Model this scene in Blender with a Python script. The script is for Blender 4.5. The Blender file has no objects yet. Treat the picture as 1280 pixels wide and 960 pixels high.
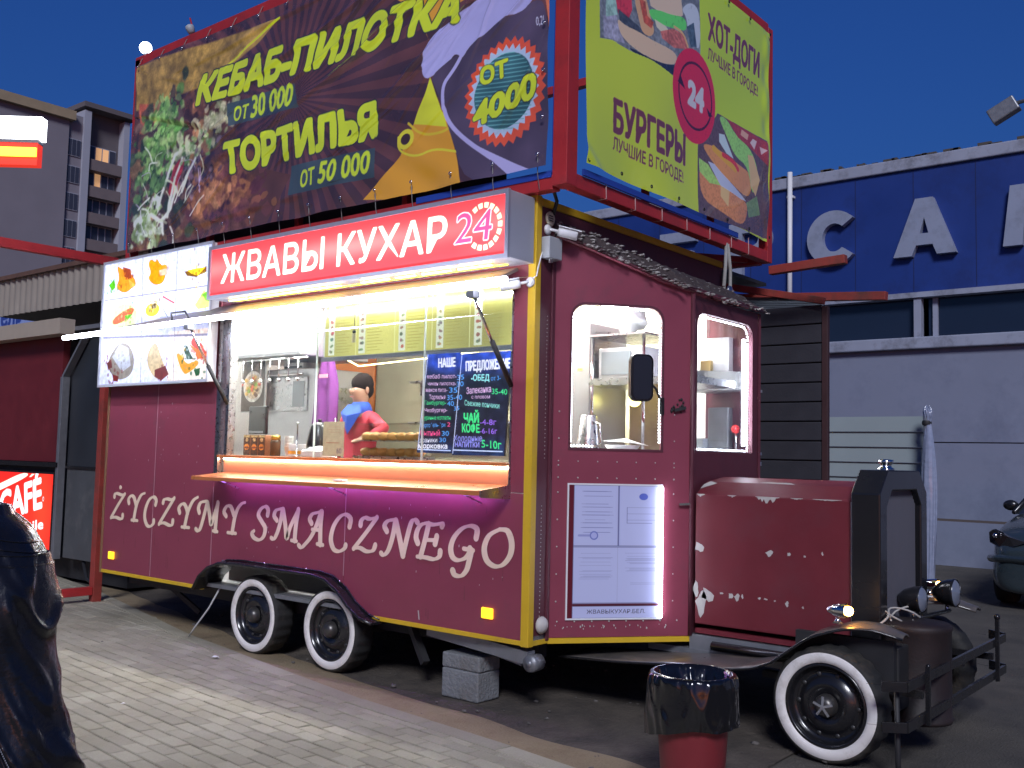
import bpy, bmesh, math, random
import numpy as np
from mathutils import Vector, Matrix, noise
from mathutils.geometry import tessellate_polygon
random.seed(7); rng = np.random.default_rng(7)
scene = bpy.context.scene
COL = scene.collection

# ------------------------------------------------------------------ camera, sky, light, exposure
yaw, pit, rol = math.radians(-39.21), math.radians(4.2235), math.radians(1.332)
fwd = Vector((math.sin(yaw)*math.cos(pit), math.cos(yaw)*math.cos(pit), math.sin(pit)))
right0 = Vector((math.cos(yaw), -math.sin(yaw), 0)); up0 = right0.cross(fwd)
right = math.cos(rol)*right0 + math.sin(rol)*up0
upv = -math.sin(rol)*right0 + math.cos(rol)*up0
cd = bpy.data.cameras.new('camera'); cam = bpy.data.objects.new('camera', cd); COL.objects.link(cam)
M = Matrix((right, upv, -fwd)).transposed().to_4x4(); M.translation = Vector((3.80, -4.865, 1.6))
cam.matrix_world = M
cd.sensor_width = 36; cd.lens = 1240.4/1280*36; cd.clip_start = .05; cd.clip_end = 2000
scene.camera = cam

world = bpy.data.worlds.new("World"); scene.world = world; world.use_nodes = True
wn, wl = world.node_tree.nodes, world.node_tree.links
sky = wn.new('ShaderNodeTexSky'); sky.sky_type = 'NISHITA'; sky.sun_disc = False
sky.sun_elevation = math.radians(1); sky.sun_rotation = math.radians(141)
sky.ozone_density = 5.0; sky.air_density = 1.0; sky.dust_density = 1.0
tint = wn.new('ShaderNodeMix'); tint.data_type = 'RGBA'; tint.blend_type = 'MULTIPLY'; tint.inputs[0].default_value = 1
tint.inputs[7].default_value = (1.15, .82, 1.0, 1)
SKY_STRENGTH = .15
wl.new(sky.outputs[0], tint.inputs[6]); wl.new(tint.outputs[2], wn['Background'].inputs[0])
wn['Background'].inputs[1].default_value = SKY_STRENGTH
sd = bpy.data.lights.new('sun', 'SUN'); sun = bpy.data.objects.new('sun', sd); COL.objects.link(sun)
sd.energy = 1.08; sd.angle = math.radians(14); sd.color = (.88, .90, 1.0)
sun.rotation_euler = (math.radians(54), 0, math.radians(36))   # last western glow and street light from behind the viewer
scene.view_settings.view_transform = 'Standard'; scene.view_settings.look = 'None'
scene.view_settings.exposure = 1.15; scene.view_settings.gamma = 1
scene.cycles.max_bounces = 6; scene.cycles.transparent_max_bounces = 12
scene.cycles.sample_clamp_indirect = 4

# ------------------------------------------------------------------ helpers
def s2l(c):
    c = np.asarray(c, dtype=float)
    return np.where(c <= .04045, c/12.92, ((c+.055)/1.055)**2.4)
MATS = {}
def mat(name, col, rough=.6, metal=0, var=0., scale=8, bump=0., bscale=60, emit=None, es=0, dirt=None, coat=0, spec=.5, dscale=3, dlo=.5, dhi=.7):
    """principled material with procedural grain, relief and dirt"""
    if name in MATS: return MATS[name]
    m = bpy.data.materials.new(name); m.use_nodes = True; MATS[name] = m
    n, l = m.node_tree.nodes, m.node_tree.links; b = n['Principled BSDF']
    b.inputs['Base Color'].default_value = (*col, 1); b.inputs['Roughness'].default_value = rough
    b.inputs['Metallic'].default_value = metal; b.inputs['Coat Weight'].default_value = coat
    b.inputs['Specular IOR Level'].default_value = spec
    tc = n.new('ShaderNodeTexCoord')
    last = None
    if var or dirt:
        nz = n.new('ShaderNodeTexNoise'); nz.inputs['Scale'].default_value = scale; nz.inputs['Detail'].default_value = 6
        l.new(tc.outputs['Object'], nz.inputs['Vector'])
        mx = n.new('ShaderNodeMix'); mx.data_type = 'RGBA'
        mx.inputs[6].default_value = (*[max(0, c*(1-var)) for c in col], 1); mx.inputs[7].default_value = (*[min(1, c*(1+var)) for c in col], 1)
        l.new(nz.outputs[0], mx.inputs[0]); last = mx.outputs[2]
        if dirt:
            n2 = n.new('ShaderNodeTexNoise'); n2.inputs['Scale'].default_value = dscale; n2.inputs['Detail'].default_value = 8; n2.inputs['Roughness'].default_value = .7
            l.new(tc.outputs['Object'], n2.inputs['Vector'])
            r = n.new('ShaderNodeMapRange'); r.inputs[1].default_value = dlo; r.inputs[2].default_value = dhi
            l.new(n2.outputs[0], r.inputs[0])
            m2 = n.new('ShaderNodeMix'); m2.data_type = 'RGBA'; m2.inputs[7].default_value = (*dirt, 1)
            l.new(r.outputs[0], m2.inputs[0]); l.new(last, m2.inputs[6]); last = m2.outputs[2]
        l.new(last, b.inputs['Base Color'])
        rr = n.new('ShaderNodeMapRange'); rr.inputs[3].default_value = max(0, rough-.1); rr.inputs[4].default_value = min(1, rough+.12)
        l.new(nz.outputs[0], rr.inputs[0]); l.new(rr.outputs[0], b.inputs['Roughness'])
    if bump:
        nb = n.new('ShaderNodeTexNoise'); nb.inputs['Scale'].default_value = bscale; nb.inputs['Detail'].default_value = 5
        l.new(tc.outputs['Object'], nb.inputs['Vector'])
        bp = n.new('ShaderNodeBump'); bp.inputs['Strength'].default_value = bump; bp.inputs['Distance'].default_value = .02
        l.new(nb.outputs[0], bp.inputs['Height']); l.new(bp.outputs[0], b.inputs['Normal'])
    if emit: b.inputs['Emission Color'].default_value = (*emit, 1); b.inputs['Emission Strength'].default_value = es
    return m
def emis(name, col, s):
    return mat(name, tuple(min(1, c) for c in col), .5, emit=col, es=s)
def glass(name, col=(1, 1, 1), rough=.03, fac=.1):
    if name in MATS: return MATS[name]
    m = bpy.data.materials.new(name); m.use_nodes = True; MATS[name] = m
    n, l = m.node_tree.nodes, m.node_tree.links; n.clear()
    o = n.new('ShaderNodeOutputMaterial'); t = n.new('ShaderNodeBsdfTransparent'); t.inputs[0].default_value = (*col, 1)
    g = n.new('ShaderNodeBsdfGlossy'); g.inputs['Roughness'].default_value = rough
    f = n.new('ShaderNodeLayerWeight'); f.inputs[0].default_value = .35
    mr = n.new('ShaderNodeMapRange'); mr.inputs[3].default_value = fac*.4; mr.inputs[4].default_value = min(1, fac*4)
    mx = n.new('ShaderNodeMixShader')
    l.new(f.outputs['Fresnel'], mr.inputs[0]); l.new(mr.outputs[0], mx.inputs[0]); l.new(t.outputs[0], mx.inputs[1]); l.new(g.outputs[0], mx.inputs[2]); l.new(mx.outputs[0], o.inputs[0])
    return m
def print_mat(name, rough=.4, es=0, coat=0):
    """flat print: colour read from the print attribute painted on the sheet"""
    if name in MATS: return MATS[name]
    m = bpy.data.materials.new(name); m.use_nodes = True; MATS[name] = m
    n, l = m.node_tree.nodes, m.node_tree.links; b = n['Principled BSDF']
    a = n.new('ShaderNodeAttribute'); a.attribute_name = 'print'
    l.new(a.outputs['Color'], b.inputs['Base Color']); b.inputs['Roughness'].default_value = rough; b.inputs['Coat Weight'].default_value = coat
    if es: l.new(a.outputs['Color'], b.inputs['Emission Color']); b.inputs['Emission Strength'].default_value = es
    return m

def link(o, parent=None):
    COL.objects.link(o)
    if parent is not None: o.parent = parent
    return o
def tag(o, label=None, cat=None, group=None, kind=None):
    if label: o['label'] = label
    if cat: o['category'] = cat
    if group: o['group'] = group
    if kind: o['kind'] = kind
    return o
def thing(name, label, cat, loc=(0, 0, 0), group=None):
    o = bpy.data.objects.new(name, None); o.empty_display_size = .1; link(o); o.location = loc
    return tag(o, label, cat, group)

class MB:
    """collects shapes into one mesh (world coordinates)"""
    def __init__(s): s.v = []; s.f = []; s.sm = []
    def add(s, vs, fs, smooth=False):
        k = len(s.v); s.v += [tuple(p) for p in vs]; s.f += [tuple(i+k for i in f) for f in fs]; s.sm += [smooth]*len(fs); return s
    def box(s, x0, y0, z0, x1, y1, z1):
        x0, x1 = sorted((x0, x1)); y0, y1 = sorted((y0, y1)); z0, z1 = sorted((z0, z1))
        return s.add([(x0, y0, z0), (x1, y0, z0), (x1, y1, z0), (x0, y1, z0), (x0, y0, z1), (x1, y0, z1), (x1, y1, z1), (x0, y1, z1)],
                     [(0, 3, 2, 1), (4, 5, 6, 7), (0, 1, 5, 4), (1, 2, 6, 5), (2, 3, 7, 6), (3, 0, 4, 7)])
    def bar(s, a, b, w, h=None, up=(0, 0, 1)):
        a, b = Vector(a), Vector(b); h = h or w; d = (b-a).normalized(); u = Vector(up)
        if abs(d.dot(u)) > .95: u = Vector((1, 0, 0))
        r = d.cross(u).normalized()*w/2; u = r.cross(d).normalized()*h/2
        return s.add([a-r-u, a+r-u, a+r+u, a-r+u, b-r-u, b+r-u, b+r+u, b-r+u], [(0, 1, 2, 3), (4, 7, 6, 5), (0, 4, 5, 1), (1, 5, 6, 2), (2, 6, 7, 3), (3, 7, 4, 0)])
    def tube(s, pts, r, n=8, caps=True):
        pts = [Vector(p) for p in pts]; rs = r if isinstance(r, (list, tuple)) else [r]*len(pts)
        vs = []; pr = None
        for i, p in enumerate(pts):
            d = (pts[min(i+1, len(pts)-1)]-pts[max(i-1, 0)]).normalized()
            if pr is None:
                u = Vector((0, 0, 1)) if abs(d.z) < .9 else Vector((1, 0, 0)); pr = d.cross(u).normalized()
            pr = (pr - d*pr.dot(d)).normalized(); q = d.cross(pr)
            for k in range(n):
                t = 2*math.pi*k/n; vs.append(p+(pr*math.cos(t)+q*math.sin(t))*rs[i])
        fs = [(i*n+k, i*n+(k+1) % n, (i+1)*n+(k+1) % n, (i+1)*n+k) for i in range(len(pts)-1) for k in range(n)]
        if caps: fs += [tuple(range(n))[::-1], tuple((len(pts)-1)*n+k for k in range(n))]
        return s.add(vs, fs, True)
    def lathe(s, prof, c, axis=(0, 0, 1), n=32, smooth=True, sq=None):
        """prof: (radius, height) pairs turned about axis through c"""
        a = Vector(axis).normalized(); u = Vector((1, 0, 0)) if abs(a.x) < .9 else Vector((0, 0, 1)); u = (u-a*u.dot(a)).normalized(); w = a.cross(u)
        vs = []
        for j, (r, h) in enumerate(prof):
            for k in range(n):
                t = 2*math.pi*k/n; rr = r*(sq(j, k) if sq else 1); vs.append(Vector(c)+a*h+(u*math.cos(t)+w*math.sin(t))*rr)
        fs = [(j*n+k, j*n+(k+1) % n, (j+1)*n+(k+1) % n, (j+1)*n+k) for j in range(len(prof)-1) for k in range(n)]
        return s.add(vs, fs, smooth)
    def ball(s, c, r, n=12, m=8, sc=(1, 1, 1), lump=0):
        vs = []; c = Vector(c)
        for j in range(m+1):
            ph = math.pi*j/m
            for k in range(n):
                t = 2*math.pi*k/n; d = Vector((math.sin(ph)*math.cos(t), math.sin(ph)*math.sin(t), math.cos(ph)))
                rr = r*(1+(lump*noise.noise((c+d*r)*3/r) if lump else 0)); vs.append(c+Vector((d.x*sc[0], d.y*sc[1], d.z*sc[2]))*rr)
        return s.add(vs, [(j*n+k, j*n+(k+1) % n, (j+1)*n+(k+1) % n, (j+1)*n+k) for j in range(m) for k in range(n)], True)
    def plate(s, loops, o, u, v, nrm, th):
        """2-D outline with holes, extruded along nrm by th"""
        o, u, v, nrm = Vector(o), Vector(u), Vector(v), Vector(nrm).normalized()
        P3 = [[o+u*a+v*b for a, b in L] for L in loops]
        flat = [p for L in P3 for p in L]
        tris = tessellate_polygon([[Vector((a, b, 0)) for a, b in L] for L in loops])
        N = len(flat); vs = flat+[p+nrm*th for p in flat]; fs = []
        for t in tris:
            fs.append(tuple(t)); fs.append(tuple(i+N for i in reversed(t)))
        k = 0
        for L in P3:
            m = len(L)
            for i in range(m): a, b = k+i, k+(i+1) % m; fs.append((a, b, b+N, a+N))
            k += m
        return s.add(vs, fs)
    def build(s, name, m, parent=None, origin=None, bevel=0, fix=True):
        me = bpy.data.meshes.new(name); off = Vector(origin) if origin is not None else (parent.matrix_world.translation if False else Vector((0, 0, 0)))
        if parent is not None:
            p = parent; tot = Vector((0, 0, 0))
            while p is not None: tot += p.location; p = p.parent
            base = tot
        else: base = Vector((0, 0, 0))
        if origin is None:
            if s.v:
                a = np.array(s.v); lo, hi = a.min(0), a.max(0); off = Vector(((lo[0]+hi[0])/2, (lo[1]+hi[1])/2, lo[2]))
        me.from_pydata([tuple(Vector(p)-off) for p in s.v], [], s.f)
        me.polygons.foreach_set('use_smooth', s.sm)
        me.materials.append(m); me.update()
        if fix:
            bm = bmesh.new(); bm.from_mesh(me); bmesh.ops.recalc_face_normals(bm, faces=bm.faces); bm.to_mesh(me); bm.free()
        o = bpy.data.objects.new(name, me); link(o, parent); o.location = off-base
        if bevel:
            b = o.modifiers.new('edge', 'BEVEL'); b.width = bevel; b.segments = 2; b.limit_method = 'ANGLE'
        return o
def bx(name, m, parent, *c, bevel=0): return MB().box(*c).build(name, m, parent, bevel=bevel)
def copy_tree(o, parent=None):
    c = o.copy(); link(c, parent)
    for ch in list(o.children): copy_tree(ch, c)
    return c
def rrect(x0, z0, x1, z1, r, n=6, bottom=True):
    pts = []
    cs = [(x1-r, z1-r, 0), (x0+r, z1-r, 90)]
    for cx, cz, a in cs:
        for i in range(n+1): t = math.radians(a+90*i/n); pts.append((cx+r*math.cos(t), cz+r*math.sin(t)))
    if bottom: pts += [(x0, z0), (x1, z0)]
    else:
        for cx, cz, a in ((x0+r, z0+r, 180), (x1-r, z0+r, 270)):
            for i in range(n+1): t = math.radians(a+90*i/n); pts.append((cx+r*math.cos(t), cz+r*math.sin(t)))
    return pts

# ------------------------------------------------------------------ flat print painted onto sheets
_TX = {}
def text_tris(txt, bold):
    k = (txt, bold)
    if k in _TX: return _TX[k]
    cu = bpy.data.curves.new('t', 'FONT'); cu.body = txt; cu.size = 1; cu.offset = bold; cu.resolution_u = 3; cu.fill_mode = 'FRONT'
    ob = bpy.data.objects.new('t', cu); COL.objects.link(ob)
    bpy.context.view_layer.update()
    me = ob.evaluated_get(bpy.context.evaluated_depsgraph_get()).to_mesh(); me.calc_loop_triangles()
    v = np.array([p.co[:2] for p in me.vertices]) if len(me.vertices) else np.zeros((0, 2)); t = np.array([tuple(q.vertices) for q in me.loop_triangles])
    bpy.data.objects.remove(ob); bpy.data.curves.remove(cu)
    _TX[k] = (v, t); return v, t
def text_norm(txt):
    v, t = text_tris(txt, 0.); h, _ = text_tris('H', 0.)
    return v[:, 0].min(), v[:, 0].max(), h[:, 1].min(), h[:, 1].max()
class Canvas:
    def __init__(s, a0, b0, a1, b1, nx, ny, col=(255, 255, 255)):
        s.e = (a0, b0, a1, b1); s.nx, s.ny = nx, ny; s.img = np.ones((ny, nx, 3))*np.array(col)/255.
        s.A = np.linspace(a0, a1, nx); s.B = np.linspace(b0, b1, ny)
    def win(s, lo, hi):
        i0 = max(0, int((lo[0]-s.e[0])/(s.e[2]-s.e[0])*(s.nx-1))-1); i1 = min(s.nx, int((hi[0]-s.e[0])/(s.e[2]-s.e[0])*(s.nx-1))+3)
        j0 = max(0, int((lo[1]-s.e[1])/(s.e[3]-s.e[1])*(s.ny-1))-1); j1 = min(s.ny, int((hi[1]-s.e[1])/(s.e[3]-s.e[1])*(s.ny-1))+3)
        return i0, i1, j0, j1
    def put(s, w, m, col, al=1):
        i0, i1, j0, j1 = w; m = (m*al)[..., None]; s.img[j0:j1, i0:i1] = s.img[j0:j1, i0:i1]*(1-m)+np.array(col)/255.*m
    SUB = ((-.25, -.25), (.25, -.25), (-.25, .25), (.25, .25))
    def polymask(s, P):
        P = np.array(P, float); w = s.win(P.min(0), P.max(0)); i0, i1, j0, j1 = w
        if i1 <= i0 or j1 <= j0: return None, None
        m = np.zeros((j1-j0, i1-i0)); dx, dy = s.A[1]-s.A[0], s.B[1]-s.B[0]
        for ox, oy in s.SUB:
            X, Y = np.meshgrid(s.A[i0:i1]+ox*dx, s.B[j0:j1]+oy*dy); c = np.zeros(X.shape, bool)
            for k in range(len(P)):
                (x0, y0), (x1, y1) = P[k-1], P[k]
                if y0 == y1: continue
                c ^= ((Y > y0) != (Y > y1)) & (X < (x1-x0)*(Y-y0)/(y1-y0)+x0)
            m += c/4
        return w, m
    def poly(s, P, col, al=1):
        w, m = s.polymask(P)
        if w: s.put(w, m, col, al)
    def ell(s, c, rx, ry, col, teeth=0, d=.1, al=1):
        N = teeth*2 if teeth else 40
        s.poly([(c[0]+rx*math.cos(2*math.pi*k/N)*(1 if not teeth or k % 2 else 1-d), c[1]+ry*math.sin(2*math.pi*k/N)*(1 if not teeth or k % 2 else 1-d)) for k in range(N)], col, al)
    def line(s, P, wd, col, al=1):
        P = np.array(P, float); w = s.win(P.min(0)-wd, P.max(0)+wd); i0, i1, j0, j1 = w
        if i1 <= i0 or j1 <= j0: return
        X, Y = np.meshgrid(s.A[i0:i1], s.B[j0:j1]); D = np.full(X.shape, 9.)
        for (x0, y0), (x1, y1) in zip(P[:-1], P[1:]):
            L = (x1-x0)**2+(y1-y0)**2+1e-9; t = np.clip(((X-x0)*(x1-x0)+(Y-y0)*(y1-y0))/L, 0, 1)
            D = np.minimum(D, np.hypot(X-x0-t*(x1-x0), Y-y0-t*(y1-y0)))
        px = s.A[1]-s.A[0]; s.put(w, np.clip((wd/2-D)/px+.5, 0, 1), col, al)
    def text(s, txt, bl, br, tl, col, bold=0., outline=0., shear=0., ocol=(40, 45, 45)):
        x0, x1, y0, y1 = text_norm(txt); bl, br, tl = map(np.array, (bl, br, tl))
        for off, c in ([(bold+outline, ocol)] if outline else [])+[(bold, col)]:
            v, t = text_tris(txt, 0.); rad = off*float(np.hypot(*(tl-bl)))*1.5
            uu = (v[:, 0]-x0)/(x1-x0); vv = (v[:, 1]-y0)/(y1-y0); uu = uu+vv*shear/ max(1, len(txt))*1.0
            Q = bl+uu[:, None]*(br-bl)+vv[:, None]*(tl-bl); w = s.win(Q.min(0)-rad, Q.max(0)+rad); i0, i1, j0, j1 = w
            if i1 <= i0 or j1 <= j0: continue
            m = np.zeros((4, j1-j0, i1-i0), bool); dx, dy = s.A[1]-s.A[0], s.B[1]-s.B[0]
            for tr in t:
                T = Q[tr]; a0, a1, b0, b1 = s.win(T.min(0), T.max(0)); a0, b0 = max(a0, i0), max(b0, j0); a1, b1 = min(a1, i1), min(b1, j1)
                if a1 <= a0 or b1 <= b0: continue
                d = (T[1, 0]-T[0, 0])*(T[2, 1]-T[0, 1])-(T[2, 0]-T[0, 0])*(T[1, 1]-T[0, 1])
                if abs(d) < 1e-12: continue
                for q, (ox, oy) in enumerate(s.SUB):
                    X, Y = np.meshgrid(s.A[a0:a1]+ox*dx, s.B[b0:b1]+oy*dy)
                    l1 = ((X-T[0, 0])*(T[2, 1]-T[0, 1])-(T[2, 0]-T[0, 0])*(Y-T[0, 1]))/d; l2 = ((T[1, 0]-T[0, 0])*(Y-T[0, 1])-(X-T[0, 0])*(T[1, 1]-T[0, 1]))/d
                    m[q, b0-j0:b1-j0, a0-i0:a1-i0] |= (l1 >= -1e-6) & (l2 >= -1e-6) & (l1+l2 <= 1+1e-6)
            M0 = m.mean(0)
            if rad > 0:
                rx, ry = rad/dx, rad/dy; M1 = M0.copy(); K0 = int(math.ceil(max(rx, ry)))
                Pd = np.pad(M0, K0)
                for oy in range(-K0, K0+1):
                    for ox in range(-K0, K0+1):
                        d_ = math.hypot(ox/max(rx, .3), oy/max(ry, .3)); wt = min(1, max(0, (1-d_)*max(rx, ry)+.5))
                        if wt > 0: M1 = np.maximum(M1, wt*Pd[K0+oy:K0+oy+M0.shape[0], K0+ox:K0+ox+M0.shape[1]])
                M0 = M1
            s.put(w, M0, c)
    def blur(s, region, n=2):
        for _ in range(n):
            q = np.pad(s.img, ((1, 1), (1, 1), (0, 0)), 'edge'); b_ = (q[:-2, 1:-1]+q[2:, 1:-1]+q[1:-1, :-2]+q[1:-1, 2:]+2*q[1:-1, 1:-1])/6
            r = region[..., None]; s.img = s.img*(1-r)+b_*r
    @staticmethod
    def chaikin(P, closed, n=2):
        for _ in range(n):
            Q = []; N = len(P)
            for i in range(N if closed else N-1):
                a, b = P[i], P[(i+1) % N]; Q += [(a[0]*.75+b[0]*.25, a[1]*.75+b[1]*.25), (a[0]*.25+b[0]*.75, a[1]*.25+b[1]*.75)]
            P = Q if closed else [P[0]]+Q+[P[-1]]
        return P
    def art(s, items, k=7):
        for it in items:
            if it[0] == 'P': s.poly(s.chaikin(it[1], True) if len(it[1]) >= k else it[1], it[2])
            elif it[0] == 'L': s.line(s.chaikin(it[1], False) if len(it[1]) >= 3 else it[1], it[2], it[3])
            elif it[0] == 'E': s.ell(it[1], it[2], it[3], it[4], *(it[5:] if len(it) > 5 else ()))
            elif it[0] == 'T': s.text(it[1], it[2], it[3], it[4], it[5], *(it[6:] if len(it) > 6 else ()))
    def grain(s, scale, amp, region=None):
        """photographic mottling: smooth random field multiplied into the print"""
        h, w = s.ny, s.nx; k = max(2, int(scale)); g = rng.random((h//k+3, w//k+3, 1))*2-1
        yy = np.linspace(0, h//k+1, h); xx = np.linspace(0, w//k+1, w); y0 = yy.astype(int); x0 = xx.astype(int); fy = (yy-y0)[:, None, None]; fx = (xx-x0)[None, :, None]
        f = (g[y0][:, x0]*(1-fy)*(1-fx)+g[y0+1][:, x0]*fy*(1-fx)+g[y0][:, x0+1]*(1-fy)*fx+g[y0+1][:, x0+1]*fy*fx)
        r = 1 if region is None else region[..., None]
        s.img = np.clip(s.img*(1+amp*f*r), 0, 1)
    def sheet(s, name, place, m, parent=None, gain=1.):
        """grid mesh carrying the print; place(A, B) -> x, y, z arrays"""
        Ag, Bg = np.meshgrid(s.A, s.B); x, y, z = place(Ag, Bg); n = s.nx*s.ny
        co = np.stack([x.ravel(), y.ravel(), z.ravel()], 1); lo = co.min(0); hi = co.max(0); off = np.array([(lo[0]+hi[0])/2, (lo[1]+hi[1])/2, lo[2]]); co = co-off
        i = np.arange((s.nx-1)*(s.ny-1)); r, c = i//(s.nx-1), i % (s.nx-1); a = r*s.nx+c
        F = np.stack([a, a+1, a+1+s.nx, a+s.nx], 1)
        me = bpy.data.meshes.new(name); me.vertices.add(n); me.vertices.foreach_set('co', co.ravel())
        me.loops.add(F.size); me.loops.foreach_set('vertex_index', F.ravel()); me.polygons.add(len(F)); me.polygons.foreach_set('loop_start', np.arange(len(F))*4)
        me.polygons.foreach_set('use_smooth', np.ones(len(F), bool)); me.update()
        at = me.color_attributes.new('print', 'FLOAT_COLOR', 'POINT'); lin = s2l(np.clip(s.img, 0, 1)).reshape(-1, 3)*gain; lin = lin*np.minimum(1, (.88 if gain > 1 else 1)/np.maximum(lin.max(1, keepdims=True), 1e-6))
        at.data.foreach_set('color', np.concatenate([lin, np.ones((n, 1))], 1).ravel()); me.materials.append(m)
        o = bpy.data.objects.new(name, me); link(o, parent); base = Vector((0, 0, 0)); p = parent
        while p is not None: base += p.location; p = p.parent
        o.location = Vector(off)-base
        return o
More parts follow.
